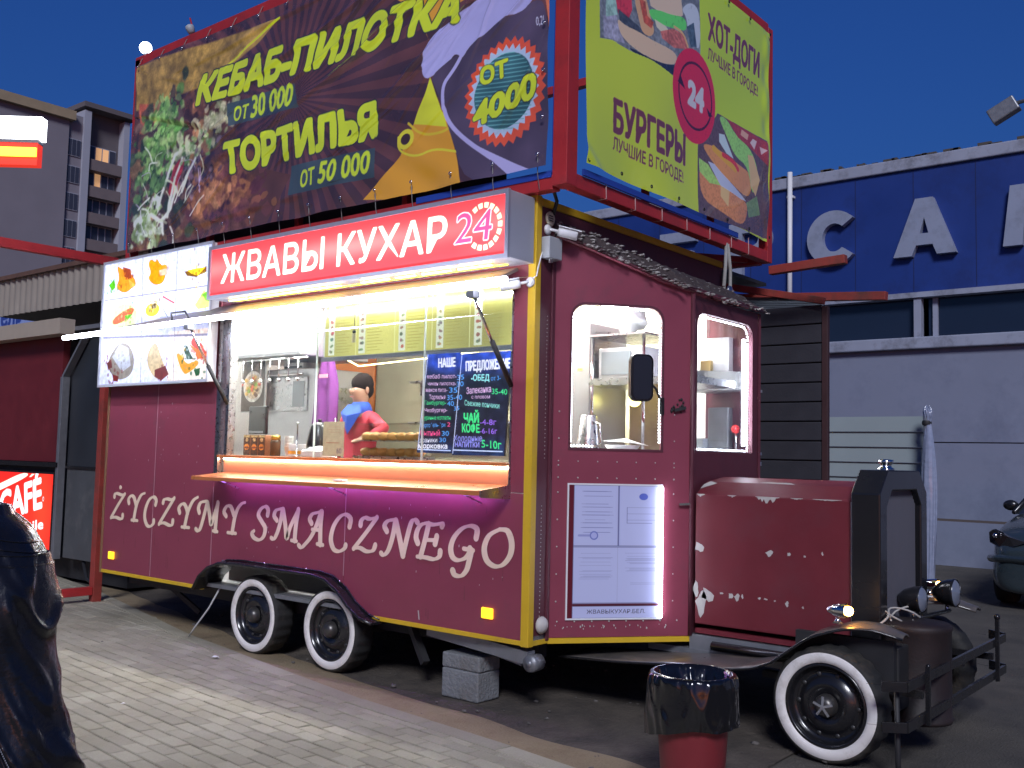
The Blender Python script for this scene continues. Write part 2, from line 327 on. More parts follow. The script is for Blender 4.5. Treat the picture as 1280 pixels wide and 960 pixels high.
ART = {'front': [('P',[(-4.708,5.167),(-2.555,5.053),(-2.857,4.905),(-3.258,4.818),(-3.516,4.716),(-3.967,4.73),(-4.667,4.728)],(140,112,55)),('L',[(-2.55,5.054),(-2.883,4.965),(-3.259,4.835),(-3.455,4.759)],0.02,(190,200,40)),('P',[(-4.623,4.793),(-4.196,4.703),(-4.45,4.463),(-4.576,4.291)],(165,85,60)),('P',[(-0.859,4.182),(-0.797,4.042),(-0.658,3.792),(-0.535,3.377),(-0.514,3.28),(-1.506,3.427),(-1.128,3.684),(-1.0,3.887),(-0.894,4.106)],(196,140,42)),('P',[(-0.859,4.182),(-0.797,4.042),(-0.697,3.855),(-0.677,3.796),(-1.0,3.88),(-0.894,4.106)],(190,195,45)),('L',[(-1.059,3.899),(-0.919,3.787),(-0.73,3.765),(-0.64,3.789)],0.018,(205,180,45)),('L',[(-1.154,3.817),(-1.15,3.716),(-0.97,3.642),(-0.801,3.674),(-0.598,3.617)],0.016,(205,195,50)),('E',(-1.078,3.789),0.083,0.072,(205,195,50)),('E',(-1.078,3.789),0.048,0.04,(60,40,40)),('P',[(-0.911,4.521),(-0.819,4.596),(-0.554,4.649),(-0.405,4.689),(-1.286,4.944),(-1.22,4.837),(-1.015,4.692),(-0.869,4.439)],(190,135,45)),('P',[(-0.889,4.458),(-0.472,4.599),(-0.3,4.659),(0.097,4.544),(0.004,4.466),(-0.06,4.431),(-0.226,4.436),(-0.343,4.373),(-0.427,4.3),(-0.566,4.239),(-0.641,4.309),(-0.711,4.232),(-0.859,4.175),(-0.916,4.188),(-0.948,4.267)],(160,158,205)),('P',[(0.003,4.473),(0.099,4.465),(0.125,4.381),(0.169,4.189),(0.266,3.35),(0.035,3.338),(-0.517,3.368),(-0.658,3.792),(-0.809,4.101),(-0.859,4.189),(-0.614,4.303),(-0.593,4.231),(-0.498,4.332),(-0.343,4.387),(-0.225,4.43),(-0.06,4.431)],(66,56,72)),('L',[(-0.594,4.259),(-0.672,4.167),(-0.734,4.098),(-0.735,3.987),(-0.678,3.837),(-0.529,3.686),(-0.298,3.524)],0.03,(165,160,205)),('P',[(-0.475,3.655),(-0.316,3.567),(-0.097,3.45),(0.097,3.356),(-0.118,3.357),(-0.298,3.511),(-0.492,3.649)],(170,165,210)),('P',[(0.113,4.539),(0.257,4.498),(0.28,3.41),(0.242,3.717),(0.201,4.016),(0.169,4.189)],(190,105,72)),('P',[(0.199,3.889),(0.225,3.796),(0.251,3.665),(0.243,3.379),(0.187,3.451),(0.161,3.569),(0.183,3.628),(0.211,3.723)],(165,160,205)),('T','0,2l',(0.053,4.307),(0.116,4.301),(0.045,4.366),(190,190,210),0.0,0),('E',(-0.194,3.938),0.34,0.36,(196,78,52),30,0.1),('E',(-0.202,3.946),0.293,0.307,(170,190,215),30,0.12),('E',(-0.202,3.946),0.245,0.249,(48,82,88)),('T','ОТ',(-0.404,4.027),(-0.173,4.039),(-0.414,4.132),(205,222,50),0.06,0.035),('T','4000',(-0.45,3.752),(0.052,3.863),(-0.441,3.895),(205,222,50),0.06,0.035),('T','КЕБАБ-ПИЛОТКА',(-3.66,4.585),(-0.62,4.523),(-3.606,4.807),(205,222,50),0.065,0.03,0.05),('T','ОТ',(-3.132,4.33),(-2.946,4.327),(-3.129,4.439),(170,190,50),0.035,0),('T','30 000',(-2.902,4.318),(-2.357,4.304),(-2.893,4.49),(170,190,50),0.035,0),('T','ТОРТИЛЬЯ',(-3.19,3.899),(-1.393,3.877),(-3.229,4.131),(205,222,50),0.065,0.03,0.05),('T','ОТ',(-2.219,3.626),(-2.049,3.63),(-2.217,3.745),(185,205,50),0.035,0),('T','50 000',(-1.993,3.621),(-1.448,3.617),(-1.984,3.78),(185,205,50),0.035,0)],'front_plates': [[(-3.234,4.502),(-2.338,4.473),(-2.267,4.266),(-3.208,4.304)],[(-2.347,3.817),(-1.397,3.79),(-1.387,3.572),(-2.362,3.585)]],'side': [('P',[(0.217,4.864),(1.513,5.412),(1.548,3.648),(0.255,3.608)],(95,100,105)),('P',[(0.271,4.448),(0.412,4.512),(0.521,4.348),(0.275,4.31)],(120,120,135)),('P',[(0.296,4.621),(0.407,4.665),(0.433,4.514),(0.301,4.453)],(120,150,140)),('P',[(0.397,4.649),(0.597,4.726),(0.611,4.616),(0.57,4.54),(0.443,4.529)],(165,50,60)),('P',[(0.442,4.559),(0.701,4.527),(0.803,4.501),(0.759,4.455),(0.466,4.442)],(60,65,72)),('P',[(0.428,4.494),(0.518,4.473),(0.68,4.489),(0.849,4.486),(1.182,4.511),(1.184,4.422),(1.039,4.374),(0.853,4.35),(0.662,4.348),(0.521,4.372),(0.456,4.409)],(205,180,150)),('P',[(0.619,4.735),(0.773,4.794),(0.846,4.628),(0.893,4.564),(0.837,4.501),(0.736,4.496),(0.701,4.557)],(190,150,110)),('P',[(0.696,4.728),(0.774,4.733),(0.8,4.643),(0.88,4.622),(0.847,4.567),(0.756,4.577)],(150,70,50)),('P',[(0.807,4.808),(1.247,4.978),(1.275,4.818),(1.201,4.771),(0.96,4.727),(0.843,4.728)],(200,180,155)),('P',[(0.798,4.692),(0.959,4.74),(1.103,4.761),(1.314,4.819),(1.329,4.719),(1.203,4.687),(1.033,4.652),(0.869,4.631)],(90,185,90)),('P',[(0.891,4.651),(1.033,4.652),(1.118,4.618),(1.035,4.576),(0.916,4.604)],(200,195,170)),('P',[(0.963,4.589),(1.142,4.672),(1.279,4.675),(1.344,4.586),(1.145,4.531),(0.988,4.547)],(150,85,75)),('L',[(1.153,4.689),(1.278,4.688),(1.344,4.606)],0.02,(215,175,120)),('P',[(1.249,4.861),(1.401,4.971),(1.52,4.942),(1.526,4.641),(1.433,4.65),(1.341,4.723),(1.326,4.824)],(165,175,185)),('P',[(1.328,4.752),(1.43,4.821),(1.473,4.65),(1.382,4.619)],(60,75,85)),('P',[(0.554,4.335),(0.662,4.348),(0.853,4.35),(1.039,4.374),(1.184,4.422),(1.15,4.312),(1.065,4.294),(0.899,4.328),(0.652,4.314)],(38,42,55)),('P',[(1.513,5.412),(2.743,5.372),(2.755,4.269),(1.542,3.948)],(192,222,56)),('P',[(-0.001,4.216),(0.25,4.291),(0.376,4.322),(0.483,4.318),(0.617,4.32),(0.846,4.343),(0.979,4.337),(1.158,4.322),(1.35,4.017),(1.554,3.952),(1.571,3.082),(0.035,3.071)],(196,216,60)),('P',[(1.542,3.936),(1.836,4.258),(2.693,4.266),(2.763,3.454),(1.553,3.408)],(78,62,66)),('P',[(1.573,3.835),(1.739,3.764),(2.202,3.681),(2.343,3.636),(2.229,3.44),(1.893,3.499),(1.578,3.554)],(165,110,72)),('P',[(1.868,3.701),(1.999,3.689),(1.979,3.559),(1.869,3.618)],(205,175,120)),('P',[(1.562,3.843),(1.696,3.825),(1.868,3.701),(1.719,3.687),(1.574,3.745)],(130,165,85)),('P',[(1.696,3.846),(1.801,3.851),(2.02,3.757),(2.295,3.669),(2.179,3.665),(1.868,3.701)],(205,215,240)),('P',[(1.59,3.961),(1.777,3.99),(2.152,3.938),(2.386,3.919),(2.412,3.782),(2.295,3.691),(1.975,3.768),(1.737,3.866)],(175,120,72)),('L',[(1.777,3.969),(1.951,3.92),(2.108,3.884)],0.05,(215,165,60)),('L',[(1.918,3.953),(2.084,3.942),(2.153,3.895)],0.04,(165,50,50)),('P',[(1.837,4.246),(1.99,4.258),(2.126,4.167),(2.384,4.127),(2.506,4.003),(2.533,3.854),(2.413,3.738),(2.338,3.962),(2.106,3.99),(1.992,4.11)],(120,165,85)),('P',[(1.861,4.106),(1.948,4.119),(2.084,3.963),(1.972,3.978),(1.862,4.043)],(190,210,215)),('P',[(2.337,4.06),(2.433,4.073),(2.557,3.904),(2.485,3.754),(2.388,3.82)],(200,170,120)),('P',[(1.99,4.258),(2.334,4.257),(2.703,4.255),(2.706,4.052),(2.432,4.117),(2.172,4.158)],(130,50,52)),('P',[(2.24,4.242),(2.358,4.23),(2.335,4.18),(2.218,4.192)],(225,175,150)),('P',[(2.431,4.216),(2.504,4.214),(2.456,4.134),(2.383,4.171)],(220,200,200)),('P',[(2.553,4.182),(2.679,4.181),(2.579,4.121)],(210,180,180)),('P',[(2.295,3.658),(2.509,3.76),(2.585,3.621),(2.344,3.549)],(95,120,80)),('E',(1.463,4.274),0.333,0.344,(175,36,58)),('E',(1.478,4.279),0.267,0.249,(70,22,32)),('E',(1.478,4.279),0.248,0.229,(178,40,60)),('P',[(1.201,4.306),(1.316,4.282),(1.242,4.363)],(50,20,30)),('P',[(1.656,4.248),(1.757,4.207),(1.694,4.189)],(50,20,30)),('T','24',(1.37,4.201),(1.604,4.197),(1.366,4.362),(235,235,240),0.07,0),('T','ХОТ-ДОГИ',(1.652,4.773),(2.551,4.769),(1.649,4.959),(92,48,58),0.045,0),('T','ЛУЧШИЕ В ГОРОДЕ!',(1.649,4.621),(2.531,4.6),(1.647,4.702),(92,48,58),0.045,0),('T','БУРГЕРЫ',(0.405,3.725),(1.351,3.738),(0.399,3.924),(92,48,58),0.045,0),('T','ЛУЧШИЕ В ГОРОДЕ!',(0.401,3.605),(1.325,3.596),(0.399,3.684),(92,48,58),0.045,0)],'sign_ext': [(-3.1,3.242),(-0.014,3.211),(0.024,2.806),(-3.034,2.819)],'sign': [('T','ЖВАВЫ КУХАР',(-2.967,2.929),(-0.523,2.918),(-2.961,3.142),(255,250,225),0.015,0),('T','24',(-0.447,2.946),(-0.146,2.945),(-0.427,3.134),(215,80,130),0.0,0),('E',(-0.201,3.032),0.174,0.178,(255,240,200))],'boardL_ext': [(-0.984,2.296),(-0.667,2.285),(-0.727,1.617),(-1.057,1.64)],'boardR_ext': [(-0.667,2.285),(-0.235,2.282),(-0.273,1.607),(-0.727,1.617)],'boards': [('T','НАШЕ',(-0.873,2.203),(-0.718,2.204),(-0.875,2.259),(240,240,255),0.05,0),('T','кебаб пилот-',(-0.977,2.129),(-0.705,2.122),(-0.978,2.157),(235,190,235),0.03,0),('T','35',(-0.697,2.111),(-0.636,2.113),(-0.698,2.143),(90,170,255),0.03,0),('T','чикен пилотка-',(-0.969,2.081),(-0.707,2.075),(-0.97,2.106),(235,190,235),0.03,0),('T','30',(-0.699,2.066),(-0.638,2.068),(-0.7,2.098),(90,170,255),0.03,0),('T','макси пита-',(-0.986,2.037),(-0.785,2.032),(-0.987,2.064),(235,190,235),0.03,0),('T','35',(-0.767,2.027),(-0.693,2.025),(-0.768,2.061),(90,170,255),0.03,0),('T','Тортилья',(-0.952,1.985),(-0.802,1.982),(-0.953,2.015),(235,190,235),0.03,0),('T','35-40',(-0.783,1.977),(-0.649,1.977),(-0.784,2.01),(90,170,255),0.03,0),('T','Гамбургер-',(-0.995,1.949),(-0.794,1.946),(-0.996,1.975),(70,230,140),0.03,0),('T','40',(-0.782,1.937),(-0.72,1.936),(-0.783,1.969),(90,170,255),0.03,0),('T','Чизбургер-',(-0.993,1.896),(-0.78,1.896),(-0.994,1.922),(235,190,235),0.03,0),('T','35',(-0.719,1.904),(-0.671,1.908),(-0.72,1.931),(90,170,255),0.03,0),('T','Куриные котлеты',(-1.014,1.845),(-0.747,1.843),(-1.015,1.873),(70,230,140),0.03,0),('T','Картофель-фри',(-1.021,1.792),(-0.795,1.795),(-1.022,1.82),(90,170,255),0.03,0),('T','2',(-0.776,1.797),(-0.749,1.797),(-0.777,1.825),(255,90,150),0.03,0),('T','Сытный',(-1.027,1.734),(-0.842,1.735),(-1.029,1.771),(255,90,150),0.03,0),('T','30',(-0.823,1.735),(-0.759,1.735),(-0.824,1.766),(90,170,255),0.03,0),('T','драники',(-1.033,1.688),(-0.865,1.69),(-1.035,1.719),(240,240,255),0.03,0),('T','30',(-0.846,1.692),(-0.785,1.693),(-0.847,1.72),(90,170,255),0.03,0),('T','морковка',(-1.041,1.649),(-0.771,1.648),(-1.042,1.681),(240,240,255),0.05,0),('T','ПРЕДЛОЖЕНИЕ',(-0.62,2.169),(-0.238,2.174),(-0.623,2.228),(240,240,255),0.05,0),('T','-ОБЕД',(-0.571,2.102),(-0.413,2.098),(-0.572,2.14),(160,240,240),0.05,0),('T','от 3-',(-0.398,2.097),(-0.316,2.099),(-0.399,2.125),(90,170,255),0.03,0),('T','Запеканка',(-0.609,2.014),(-0.396,2.023),(-0.61,2.055),(235,190,235),0.03,0),('T','35-40',(-0.387,2.009),(-0.258,2.002),(-0.388,2.044),(70,230,140),0.03,0),('T','с пловом',(-0.564,1.982),(-0.404,1.981),(-0.565,2.005),(235,190,235),0.03,0),('T','Свежие пончики',(-0.624,1.939),(-0.322,1.913),(-0.625,1.973),(150,235,220),0.03,0),('T','ЧАЙ',(-0.626,1.823),(-0.496,1.824),(-0.628,1.881),(70,230,140),0.05,0),('T','-4-8г',(-0.484,1.809),(-0.343,1.806),(-0.486,1.844),(160,110,240),0.03,0),('T','КОФЕ',(-0.639,1.761),(-0.488,1.757),(-0.641,1.812),(70,230,140),0.05,0),('T','-6-16г',(-0.482,1.752),(-0.334,1.748),(-0.484,1.786),(160,110,240),0.03,0),('T','Холодные',(-0.712,1.698),(-0.463,1.7),(-0.713,1.738),(150,150,240),0.03,0),('T','НАПИТКИ',(-0.701,1.662),(-0.485,1.66),(-0.702,1.694),(150,150,240),0.05,0),('T','5-10г',(-0.464,1.661),(-0.297,1.65),(-0.466,1.709),(70,230,140),0.03,0)],'menu_ext': [(-5.094,3.352),(-3.354,3.314),(-3.288,2.177),(-5.058,2.165)],'menu': [('L',[(-5.062,2.986),(-3.293,2.976)],0.008,(120,120,135)),('L',[(-5.057,2.631),(-3.261,2.557)],0.02,(120,120,145)),('L',[(-4.435,3.32),(-4.372,2.186)],0.008,(120,120,135)),('L',[(-3.88,3.317),(-3.853,2.19)],0.008,(120,120,135)),('P',[(-4.892,3.309),(-4.79,3.258),(-4.635,3.211),(-4.513,3.099),(-4.584,3.066),(-4.729,3.019),(-4.889,3.094),(-4.82,3.169)],(235,160,70)),('P',[(-4.773,3.276),(-4.638,3.242),(-4.61,3.149),(-4.745,3.182)],(165,95,70)),('P',[(-5.009,3.125),(-4.917,3.178),(-4.889,3.094),(-4.945,3.068)],(110,190,60)),('P',[(-4.667,3.154),(-4.53,3.081),(-4.621,3.069)],(245,190,110)),('P',[(-4.347,3.261),(-4.297,3.305),(-4.222,3.258),(-4.208,3.305),(-4.131,3.219),(-4.028,3.227),(-4.038,3.151),(-4.082,3.059),(-4.221,3.053),(-4.341,3.123),(-4.285,3.176)],(235,165,50)),('P',[(-4.162,3.183),(-4.042,3.19),(-4.019,3.13),(-4.14,3.132)],(235,195,170)),('P',[(-3.758,3.132),(-3.588,3.125),(-3.431,3.145),(-3.427,3.099),(-3.583,3.068),(-3.715,3.09)],(140,110,50)),('P',[(-3.719,3.138),(-3.557,3.14),(-3.446,3.138),(-3.552,3.074),(-3.651,3.103)],(250,215,80)),('E',(-4.726,2.797),0.244,0.132,(215,225,175)),('P',[(-4.917,2.79),(-4.787,2.842),(-4.603,2.888),(-4.527,2.862),(-4.596,2.808),(-4.741,2.758),(-4.892,2.738)],(225,120,95)),('P',[(-4.709,2.816),(-4.56,2.825),(-4.648,2.771)],(110,180,70)),('E',(-4.23,2.839),0.186,0.108,(235,235,240)),('E',(-4.236,2.836),0.113,0.059,(235,205,95)),('E',(-4.211,2.867),0.042,0.025,(110,95,60)),('L',[(-4.071,2.939),(-3.895,2.87)],0.015,(200,70,60)),('L',[(-4.061,2.826),(-3.986,2.754)],0.01,(120,130,140)),('P',[(-3.579,2.826),(-3.505,2.894),(-3.446,2.944),(-3.362,2.864),(-3.372,2.792),(-3.528,2.785)],(225,225,140)),('P',[(-3.475,2.91),(-3.383,2.939),(-3.351,2.845),(-3.423,2.851)],(130,190,80)),('P',[(-4.973,2.386),(-4.851,2.522),(-4.723,2.576),(-4.569,2.528),(-4.481,2.385),(-4.542,2.25),(-4.763,2.218),(-4.884,2.282)],(150,145,135)),('P',[(-4.881,2.443),(-4.759,2.558),(-4.604,2.51),(-4.551,2.349),(-4.695,2.295)],(185,190,195)),('P',[(-4.973,2.386),(-4.899,2.424),(-4.871,2.342),(-4.948,2.335)],(120,70,65)),('P',[(-4.865,2.281),(-4.748,2.257),(-4.762,2.208),(-4.839,2.22)],(130,60,55)),('P',[(-4.3,2.378),(-4.242,2.51),(-4.14,2.543),(-4.058,2.405),(-3.944,2.268),(-4.039,2.195),(-4.182,2.238)],(200,185,150)),('P',[(-4.152,2.295),(-3.983,2.326),(-3.925,2.248),(-4.039,2.195),(-4.147,2.237)],(130,75,75)),('P',[(-3.829,2.413),(-3.774,2.429),(-3.65,2.313),(-3.526,2.362),(-3.459,2.323),(-3.644,2.238),(-3.709,2.25)],(230,165,50)),('P',[(-3.633,2.497),(-3.533,2.454),(-3.373,2.419),(-3.338,2.372),(-3.494,2.361)],(235,140,60)),('P',[(-3.573,2.558),(-3.52,2.49),(-3.458,2.505),(-3.405,2.43),(-3.355,2.391),(-3.533,2.454),(-3.617,2.496)],(235,85,70)),('P',[(-3.729,2.483),(-3.649,2.497),(-3.53,2.418),(-3.54,2.345),(-3.651,2.331),(-3.739,2.409)],(225,230,225)),('P',[(-3.71,2.445),(-3.664,2.489),(-3.61,2.412),(-3.558,2.364),(-3.654,2.368)],(50,95,75)),('P',[(-3.55,2.272),(-3.456,2.286),(-3.467,2.223),(-3.514,2.219)],(40,110,70)),('P',[(-3.402,2.393),(-3.338,2.363),(-3.366,2.328)],(190,40,60))],'cafe_ext': [(-9.103,1.279),(-7.753,1.27),(-7.705,0.395)],'cafe': [('P',[(-9.925,0.918),(-9.082,1.123),(-8.557,1.263),(-8.337,1.277),(-8.369,1.226),(-9.07,1.04),(-9.912,0.827)],(225,250,225)),('P',[(-8.318,1.227),(-8.246,1.268),(-8.17,1.27),(-8.267,1.229)],(225,250,225)),('T','CAFÉ',(-9.007,0.672),(-7.959,0.885),(-9.066,1.005),(255,255,255),0.04,0,0.0),('T','mobile',(-8.7,0.519),(-7.892,0.637),(-8.714,0.628),(255,255,255),0.05,0)],'letters': [('z_dot',[[(-4.798,1.24),(-4.786,1.239)],[(-4.891,1.151),(-4.881,1.176),(-4.841,1.182),(-4.764,1.172),(-4.71,1.183)],[(-4.71,1.183),(-4.816,1.082),(-4.933,0.955)],[(-4.933,0.955),(-4.85,0.964),(-4.773,0.953),(-4.737,0.961),(-4.728,0.99)]]),('y',[[(-4.636,1.106),(-4.645,1.138),(-4.604,1.171),(-4.558,1.16),(-4.534,1.127),(-4.509,1.081)],[(-4.375,1.204),(-4.432,1.186),(-4.477,1.137),(-4.509,1.081),(-4.531,1.001),(-4.539,0.957)],[(-4.577,0.954),(-4.474,0.954)]]),('c',[[(-4.196,1.111),(-4.188,1.15),(-4.235,1.176),(-4.304,1.145),(-4.354,1.065),(-4.361,0.987),(-4.321,0.927),(-4.268,0.915),(-4.22,0.941),(-4.211,0.969)]]),('z',[[(-4.078,1.132),(-4.061,1.16),(-4.012,1.169),(-3.957,1.165),(-3.904,1.181)],[(-3.904,1.181),(-4.004,1.075),(-4.125,0.944)],[(-4.125,0.944),(-4.049,0.959),(-3.965,0.944),(-3.922,0.951),(-3.909,0.987)]]),('y',[[(-3.814,1.062),(-3.83,1.099),(-3.788,1.134),(-3.746,1.133),(-3.711,1.097),(-3.695,1.061)],[(-3.552,1.204),(-3.614,1.176),(-3.661,1.122),(-3.695,1.061),(-3.716,0.994),(-3.73,0.944)],[(-3.772,0.941),(-3.659,0.942)]]),('m',[[(-3.524,1.078),(-3.539,1.113),(-3.51,1.159),(-3.448,1.173),(-3.41,1.171)],[(-3.414,1.166),(-3.435,1.104),(-3.468,1.015),(-3.498,0.948),(-3.529,0.924),(-3.563,0.937)],[(-3.409,1.163),(-3.371,1.064),(-3.345,0.986),(-3.314,1.053),(-3.261,1.17)],[(-3.261,1.17),(-3.273,1.069),(-3.283,0.94)],[(-3.312,0.938),(-3.25,0.935)]]),('y',[[(-3.144,1.069),(-3.176,1.103),(-3.138,1.148),(-3.095,1.15),(-3.07,1.13),(-3.038,1.082)],[(-2.894,1.19),(-2.939,1.178),(-2.99,1.134),(-3.025,1.062),(-3.043,0.984),(-3.051,0.941)],[(-3.111,0.937),(-2.999,0.937)]]),('s',[[(-2.601,1.106),(-2.597,1.147),(-2.632,1.17),(-2.686,1.149),(-2.717,1.1),(-2.668,1.048),(-2.625,1.003),(-2.639,0.941),(-2.692,0.907),(-2.761,0.919),(-2.79,0.951),(-2.764,0.973)]]),('m',[[(-2.483,1.072),(-2.518,1.104),(-2.499,1.145),(-2.446,1.161),(-2.41,1.163)],[(-2.418,1.156),(-2.434,1.075),(-2.467,0.986),(-2.507,0.929),(-2.544,0.933)],[(-2.409,1.157),(-2.374,1.038),(-2.353,0.94),(-2.316,1.029),(-2.225,1.166)],[(-2.225,1.166),(-2.248,1.046),(-2.256,0.933)],[(-2.294,0.931),(-2.231,0.929)]]),('a',[[(-2.069,1.074),(-2.091,1.105),(-2.063,1.142),(-2.013,1.155),(-1.954,1.168)],[(-1.964,1.164),(-2.017,1.051),(-2.073,0.969),(-2.14,0.909),(-2.176,0.887),(-2.208,0.901)],[(-1.954,1.164),(-1.964,1.054),(-1.96,0.926)],[(-1.994,0.926),(-1.927,0.923)],[(-2.056,1.029),(-1.96,1.029)]]),('c',[[(-1.647,1.074),(-1.638,1.131),(-1.693,1.159),(-1.758,1.136),(-1.821,1.063),(-1.845,0.972),(-1.813,0.905),(-1.754,0.89),(-1.698,0.913),(-1.681,0.94)]]),('z',[[(-1.531,1.093),(-1.523,1.125),(-1.488,1.148),(-1.433,1.142),(-1.362,1.158)],[(-1.362,1.158),(-1.465,1.048),(-1.596,0.921)],[(-1.596,0.921),(-1.532,0.932),(-1.458,0.913),(-1.395,0.924),(-1.37,0.963)]]),('n',[[(-1.26,1.067),(-1.285,1.102),(-1.255,1.137),(-1.195,1.15),(-1.169,1.151)],[(-1.177,1.145),(-1.198,1.041),(-1.237,0.942),(-1.279,0.903),(-1.311,0.912)],[(-1.172,1.145),(-1.129,1.022),(-1.093,0.912)],[(-1.093,0.912),(-1.061,1.027),(-1.024,1.136),(-0.991,1.161),(-0.962,1.145)]]),('e',[[(-0.957,1.008),(-0.975,1.044),(-0.964,1.092),(-0.932,1.129),(-0.883,1.144),(-0.818,1.139),(-0.739,1.15),(-0.738,1.132)],[(-0.859,1.14),(-0.887,1.039),(-0.927,0.919)],[(-0.871,1.034),(-0.782,1.038)],[(-0.78,1.064),(-0.794,1.013)],[(-0.956,0.917),(-0.874,0.917),(-0.801,0.912),(-0.754,0.933),(-0.744,0.968)]]),('g',[[(-0.435,1.076),(-0.43,1.132),(-0.483,1.151),(-0.558,1.129),(-0.626,1.068),(-0.654,0.998),(-0.637,0.942),(-0.589,0.923),(-0.529,0.94),(-0.492,0.976),(-0.486,1.005)],[(-0.539,1.001),(-0.455,0.996)],[(-0.47,0.995),(-0.49,0.92),(-0.511,0.863),(-0.555,0.825),(-0.609,0.826),(-0.63,0.852)]]),('o',[[(-0.239,1.144),(-0.175,1.137),(-0.14,1.069),(-0.149,0.992),(-0.204,0.928),(-0.275,0.911),(-0.342,0.944),(-0.364,1.02),(-0.325,1.1),(-0.239,1.144)]])]}
# ------------------------------------------------------------------ materials
maroon = mat('maroon_paint', (.235, .046, .074), .38, var=.18, scale=3, bump=.10, bscale=3.5, dirt=(.15, .055, .07), dscale=1.6, dlo=.55, dhi=.75)
hoodred = mat('hood_paint', (.15, .018, .027), .45, var=.2, scale=5, bump=.06, bscale=14, dirt=(.14, .03, .04), dlo=.5, dhi=.8)
darkmaroon = mat('dark_maroon', (.10, .022, .035), .5, var=.3, scale=6, bump=.08)
yellow = mat('yellow_trim', (.62, .40, .02), .45, var=.15, scale=6, dirt=(.3, .2, .05), dlo=.55, dhi=.8)
redsteel = mat('red_steel', (.42, .028, .03), .45, var=.2, scale=5, bump=.06, dirt=(.22, .03, .03), dlo=.5, dhi=.75)
redsteel2 = mat('old_red_steel', (.3, .04, .03), .6, var=.3, scale=7, bump=.1, dirt=(.12, .04, .03), dlo=.45, dhi=.7)
black = mat('black_enamel', (.012, .012, .014), .25, var=.3, scale=4, coat=.3)
blackmatt = mat('black_matt', (.02, .02, .022), .6, var=.3, scale=6)
rubber = mat('tyre_rubber', (.018, .018, .018), .75, var=.4, scale=20, bump=.2, bscale=80, dirt=(.07, .06, .045), dscale=4)
whitewall = mat('whitewall', (.78, .75, .72), .5, var=.06, scale=12, dirt=(.42, .38, .32), dscale=7, dlo=.5, dhi=.75)
steel = mat('brushed_steel', (.55, .56, .58), .28, metal=1, var=.1, scale=30)
steelplain = mat('steel_sheet', (.5, .51, .53), .35, metal=.7, var=.1, scale=8, bump=.03)
galv = mat('galvanised', (.24, .25, .27), .45, metal=.5, var=.25, scale=12, bump=.1)
chrome = mat('chrome', (.8, .8, .8), .08, metal=1)
rust = mat('rusty_iron', (.09, .05, .035), .8, var=.5, scale=9, bump=.4, dirt=(.03, .03, .03))
whiteplastic = mat('white_plastic', (.72, .73, .75), .4, var=.04, scale=6)
greyplastic = mat('grey_plastic', (.38, .41, .44), .45, var=.06)
whitewallin = mat('white_lining', (.78, .79, .8), .5, var=.05, scale=4)
orangewood = mat('orange_wood', (.52, .18, .06), .3, var=.25, scale=5, bump=.04, coat=.5)
foam = mat('sealing_foam', (.42, .40, .38), .8, var=.6, scale=18, bump=.8, bscale=30, dirt=(.05, .03, .035), dscale=14, dlo=.45, dhi=.6)
bare = mat('bare_filler', (.48, .46, .43), .7, var=.15, scale=20)
cream = mat('cream_lettering', (.80, .64, .47), .45, var=.12, scale=9, dirt=(.5, .32, .2), dlo=.55, dhi=.85)
clearglass = glass('clear_glass', (.96, .98, .97), fac=.07)
amberreflex = emis('amber_marker', (1, .55, .02), .8)
ledwhite = emis('led_white', (.80, .82, 1), 21)
leddot = emis('led_dots', (.8, .85, 1), 16)
ledyel = emis('led_yellow', (1, .62, .12), 12)
ledwarm = emis('led_warm', (1, .84, .66), 22)
ledpurple = emis('led_purple', (.42, .22, 1), 28)
amberbulb = emis('amber_bulb', (1, .45, .08), 30)

# ------------------------------------------------------------------ the setting: ground, dirt, pavement
asph = mat('asphalt', (.075, .068, .06), .85, var=.35, scale=2.2, bump=.9, bscale=70, dirt=(.125, .11, .09), dscale=.9, dlo=.42, dhi=.7)
g = MB().add([(-160, -60, 0), (90, -60, 0), (90, 160, 0), (-160, 160, 0)], [(0, 1, 2, 3)]).build('ground', asph, None, origin=(0, 0, 0)); tag(g, kind='structure')
EDGE = [(-14, 2.35), (-9, 1.28), (-6.69, .85), (-3.64, .06), (-1.0, -.42), (.34, -.56), (1.6, -.74), (6, -1.5)]
def edge_y(x):
    for (x0, y0), (x1, y1) in zip(EDGE[:-1], EDGE[1:]):
        if x <= x1: return y0+(y1-y0)*(x-x0)/(x1-x0)
    return EDGE[-1][1]
def rough_sheet(name, xs, ylo, yhi, ny, z, amp, m, fq=3):
    V = []; F = []
    for i, x in enumerate(xs):
        for j in range(ny):
            t = j/(ny-1); y = ylo(x)+(yhi(x)-ylo(x))*t; e = min(1, 4*t, 4*(1-t))
            V.append((x, y, z+amp*e*(noise.noise(Vector((x*fq, y*fq, 0)))+.5*noise.noise(Vector((x*fq*4, y*fq*4, 3))))+amp*e*.6))
    for i in range(len(xs)-1):
        for j in range(ny-1): a = i*ny+j; F.append((a, a+ny, a+ny+1, a+1))
    o = MB().add(V, F, True).build(name, m, None, origin=(0, 0, 0)); return tag(o, kind='structure')
dirtm = mat('sandy_dirt', (.30, .235, .14), .95, var=.45, scale=5, bump=.8, bscale=60, dirt=(.15, .10, .06), dscale=2.5, dlo=.4, dhi=.75)
mudm = mat('dark_mud', (.095, .078, .062), .95, var=.5, scale=4, bump=.9, bscale=40, dirt=(.04, .034, .03), dlo=.4, dhi=.7)
xs = np.linspace(-7.2, 3.2, 160)
wob = lambda x: .06*noise.noise(Vector((x*1.7, 0, 9)))
rough_sheet('dirt_strip', xs, lambda x: edge_y(x)-.02, lambda x: edge_y(x)+.34+wob(x), 14, .006, .012, dirtm)
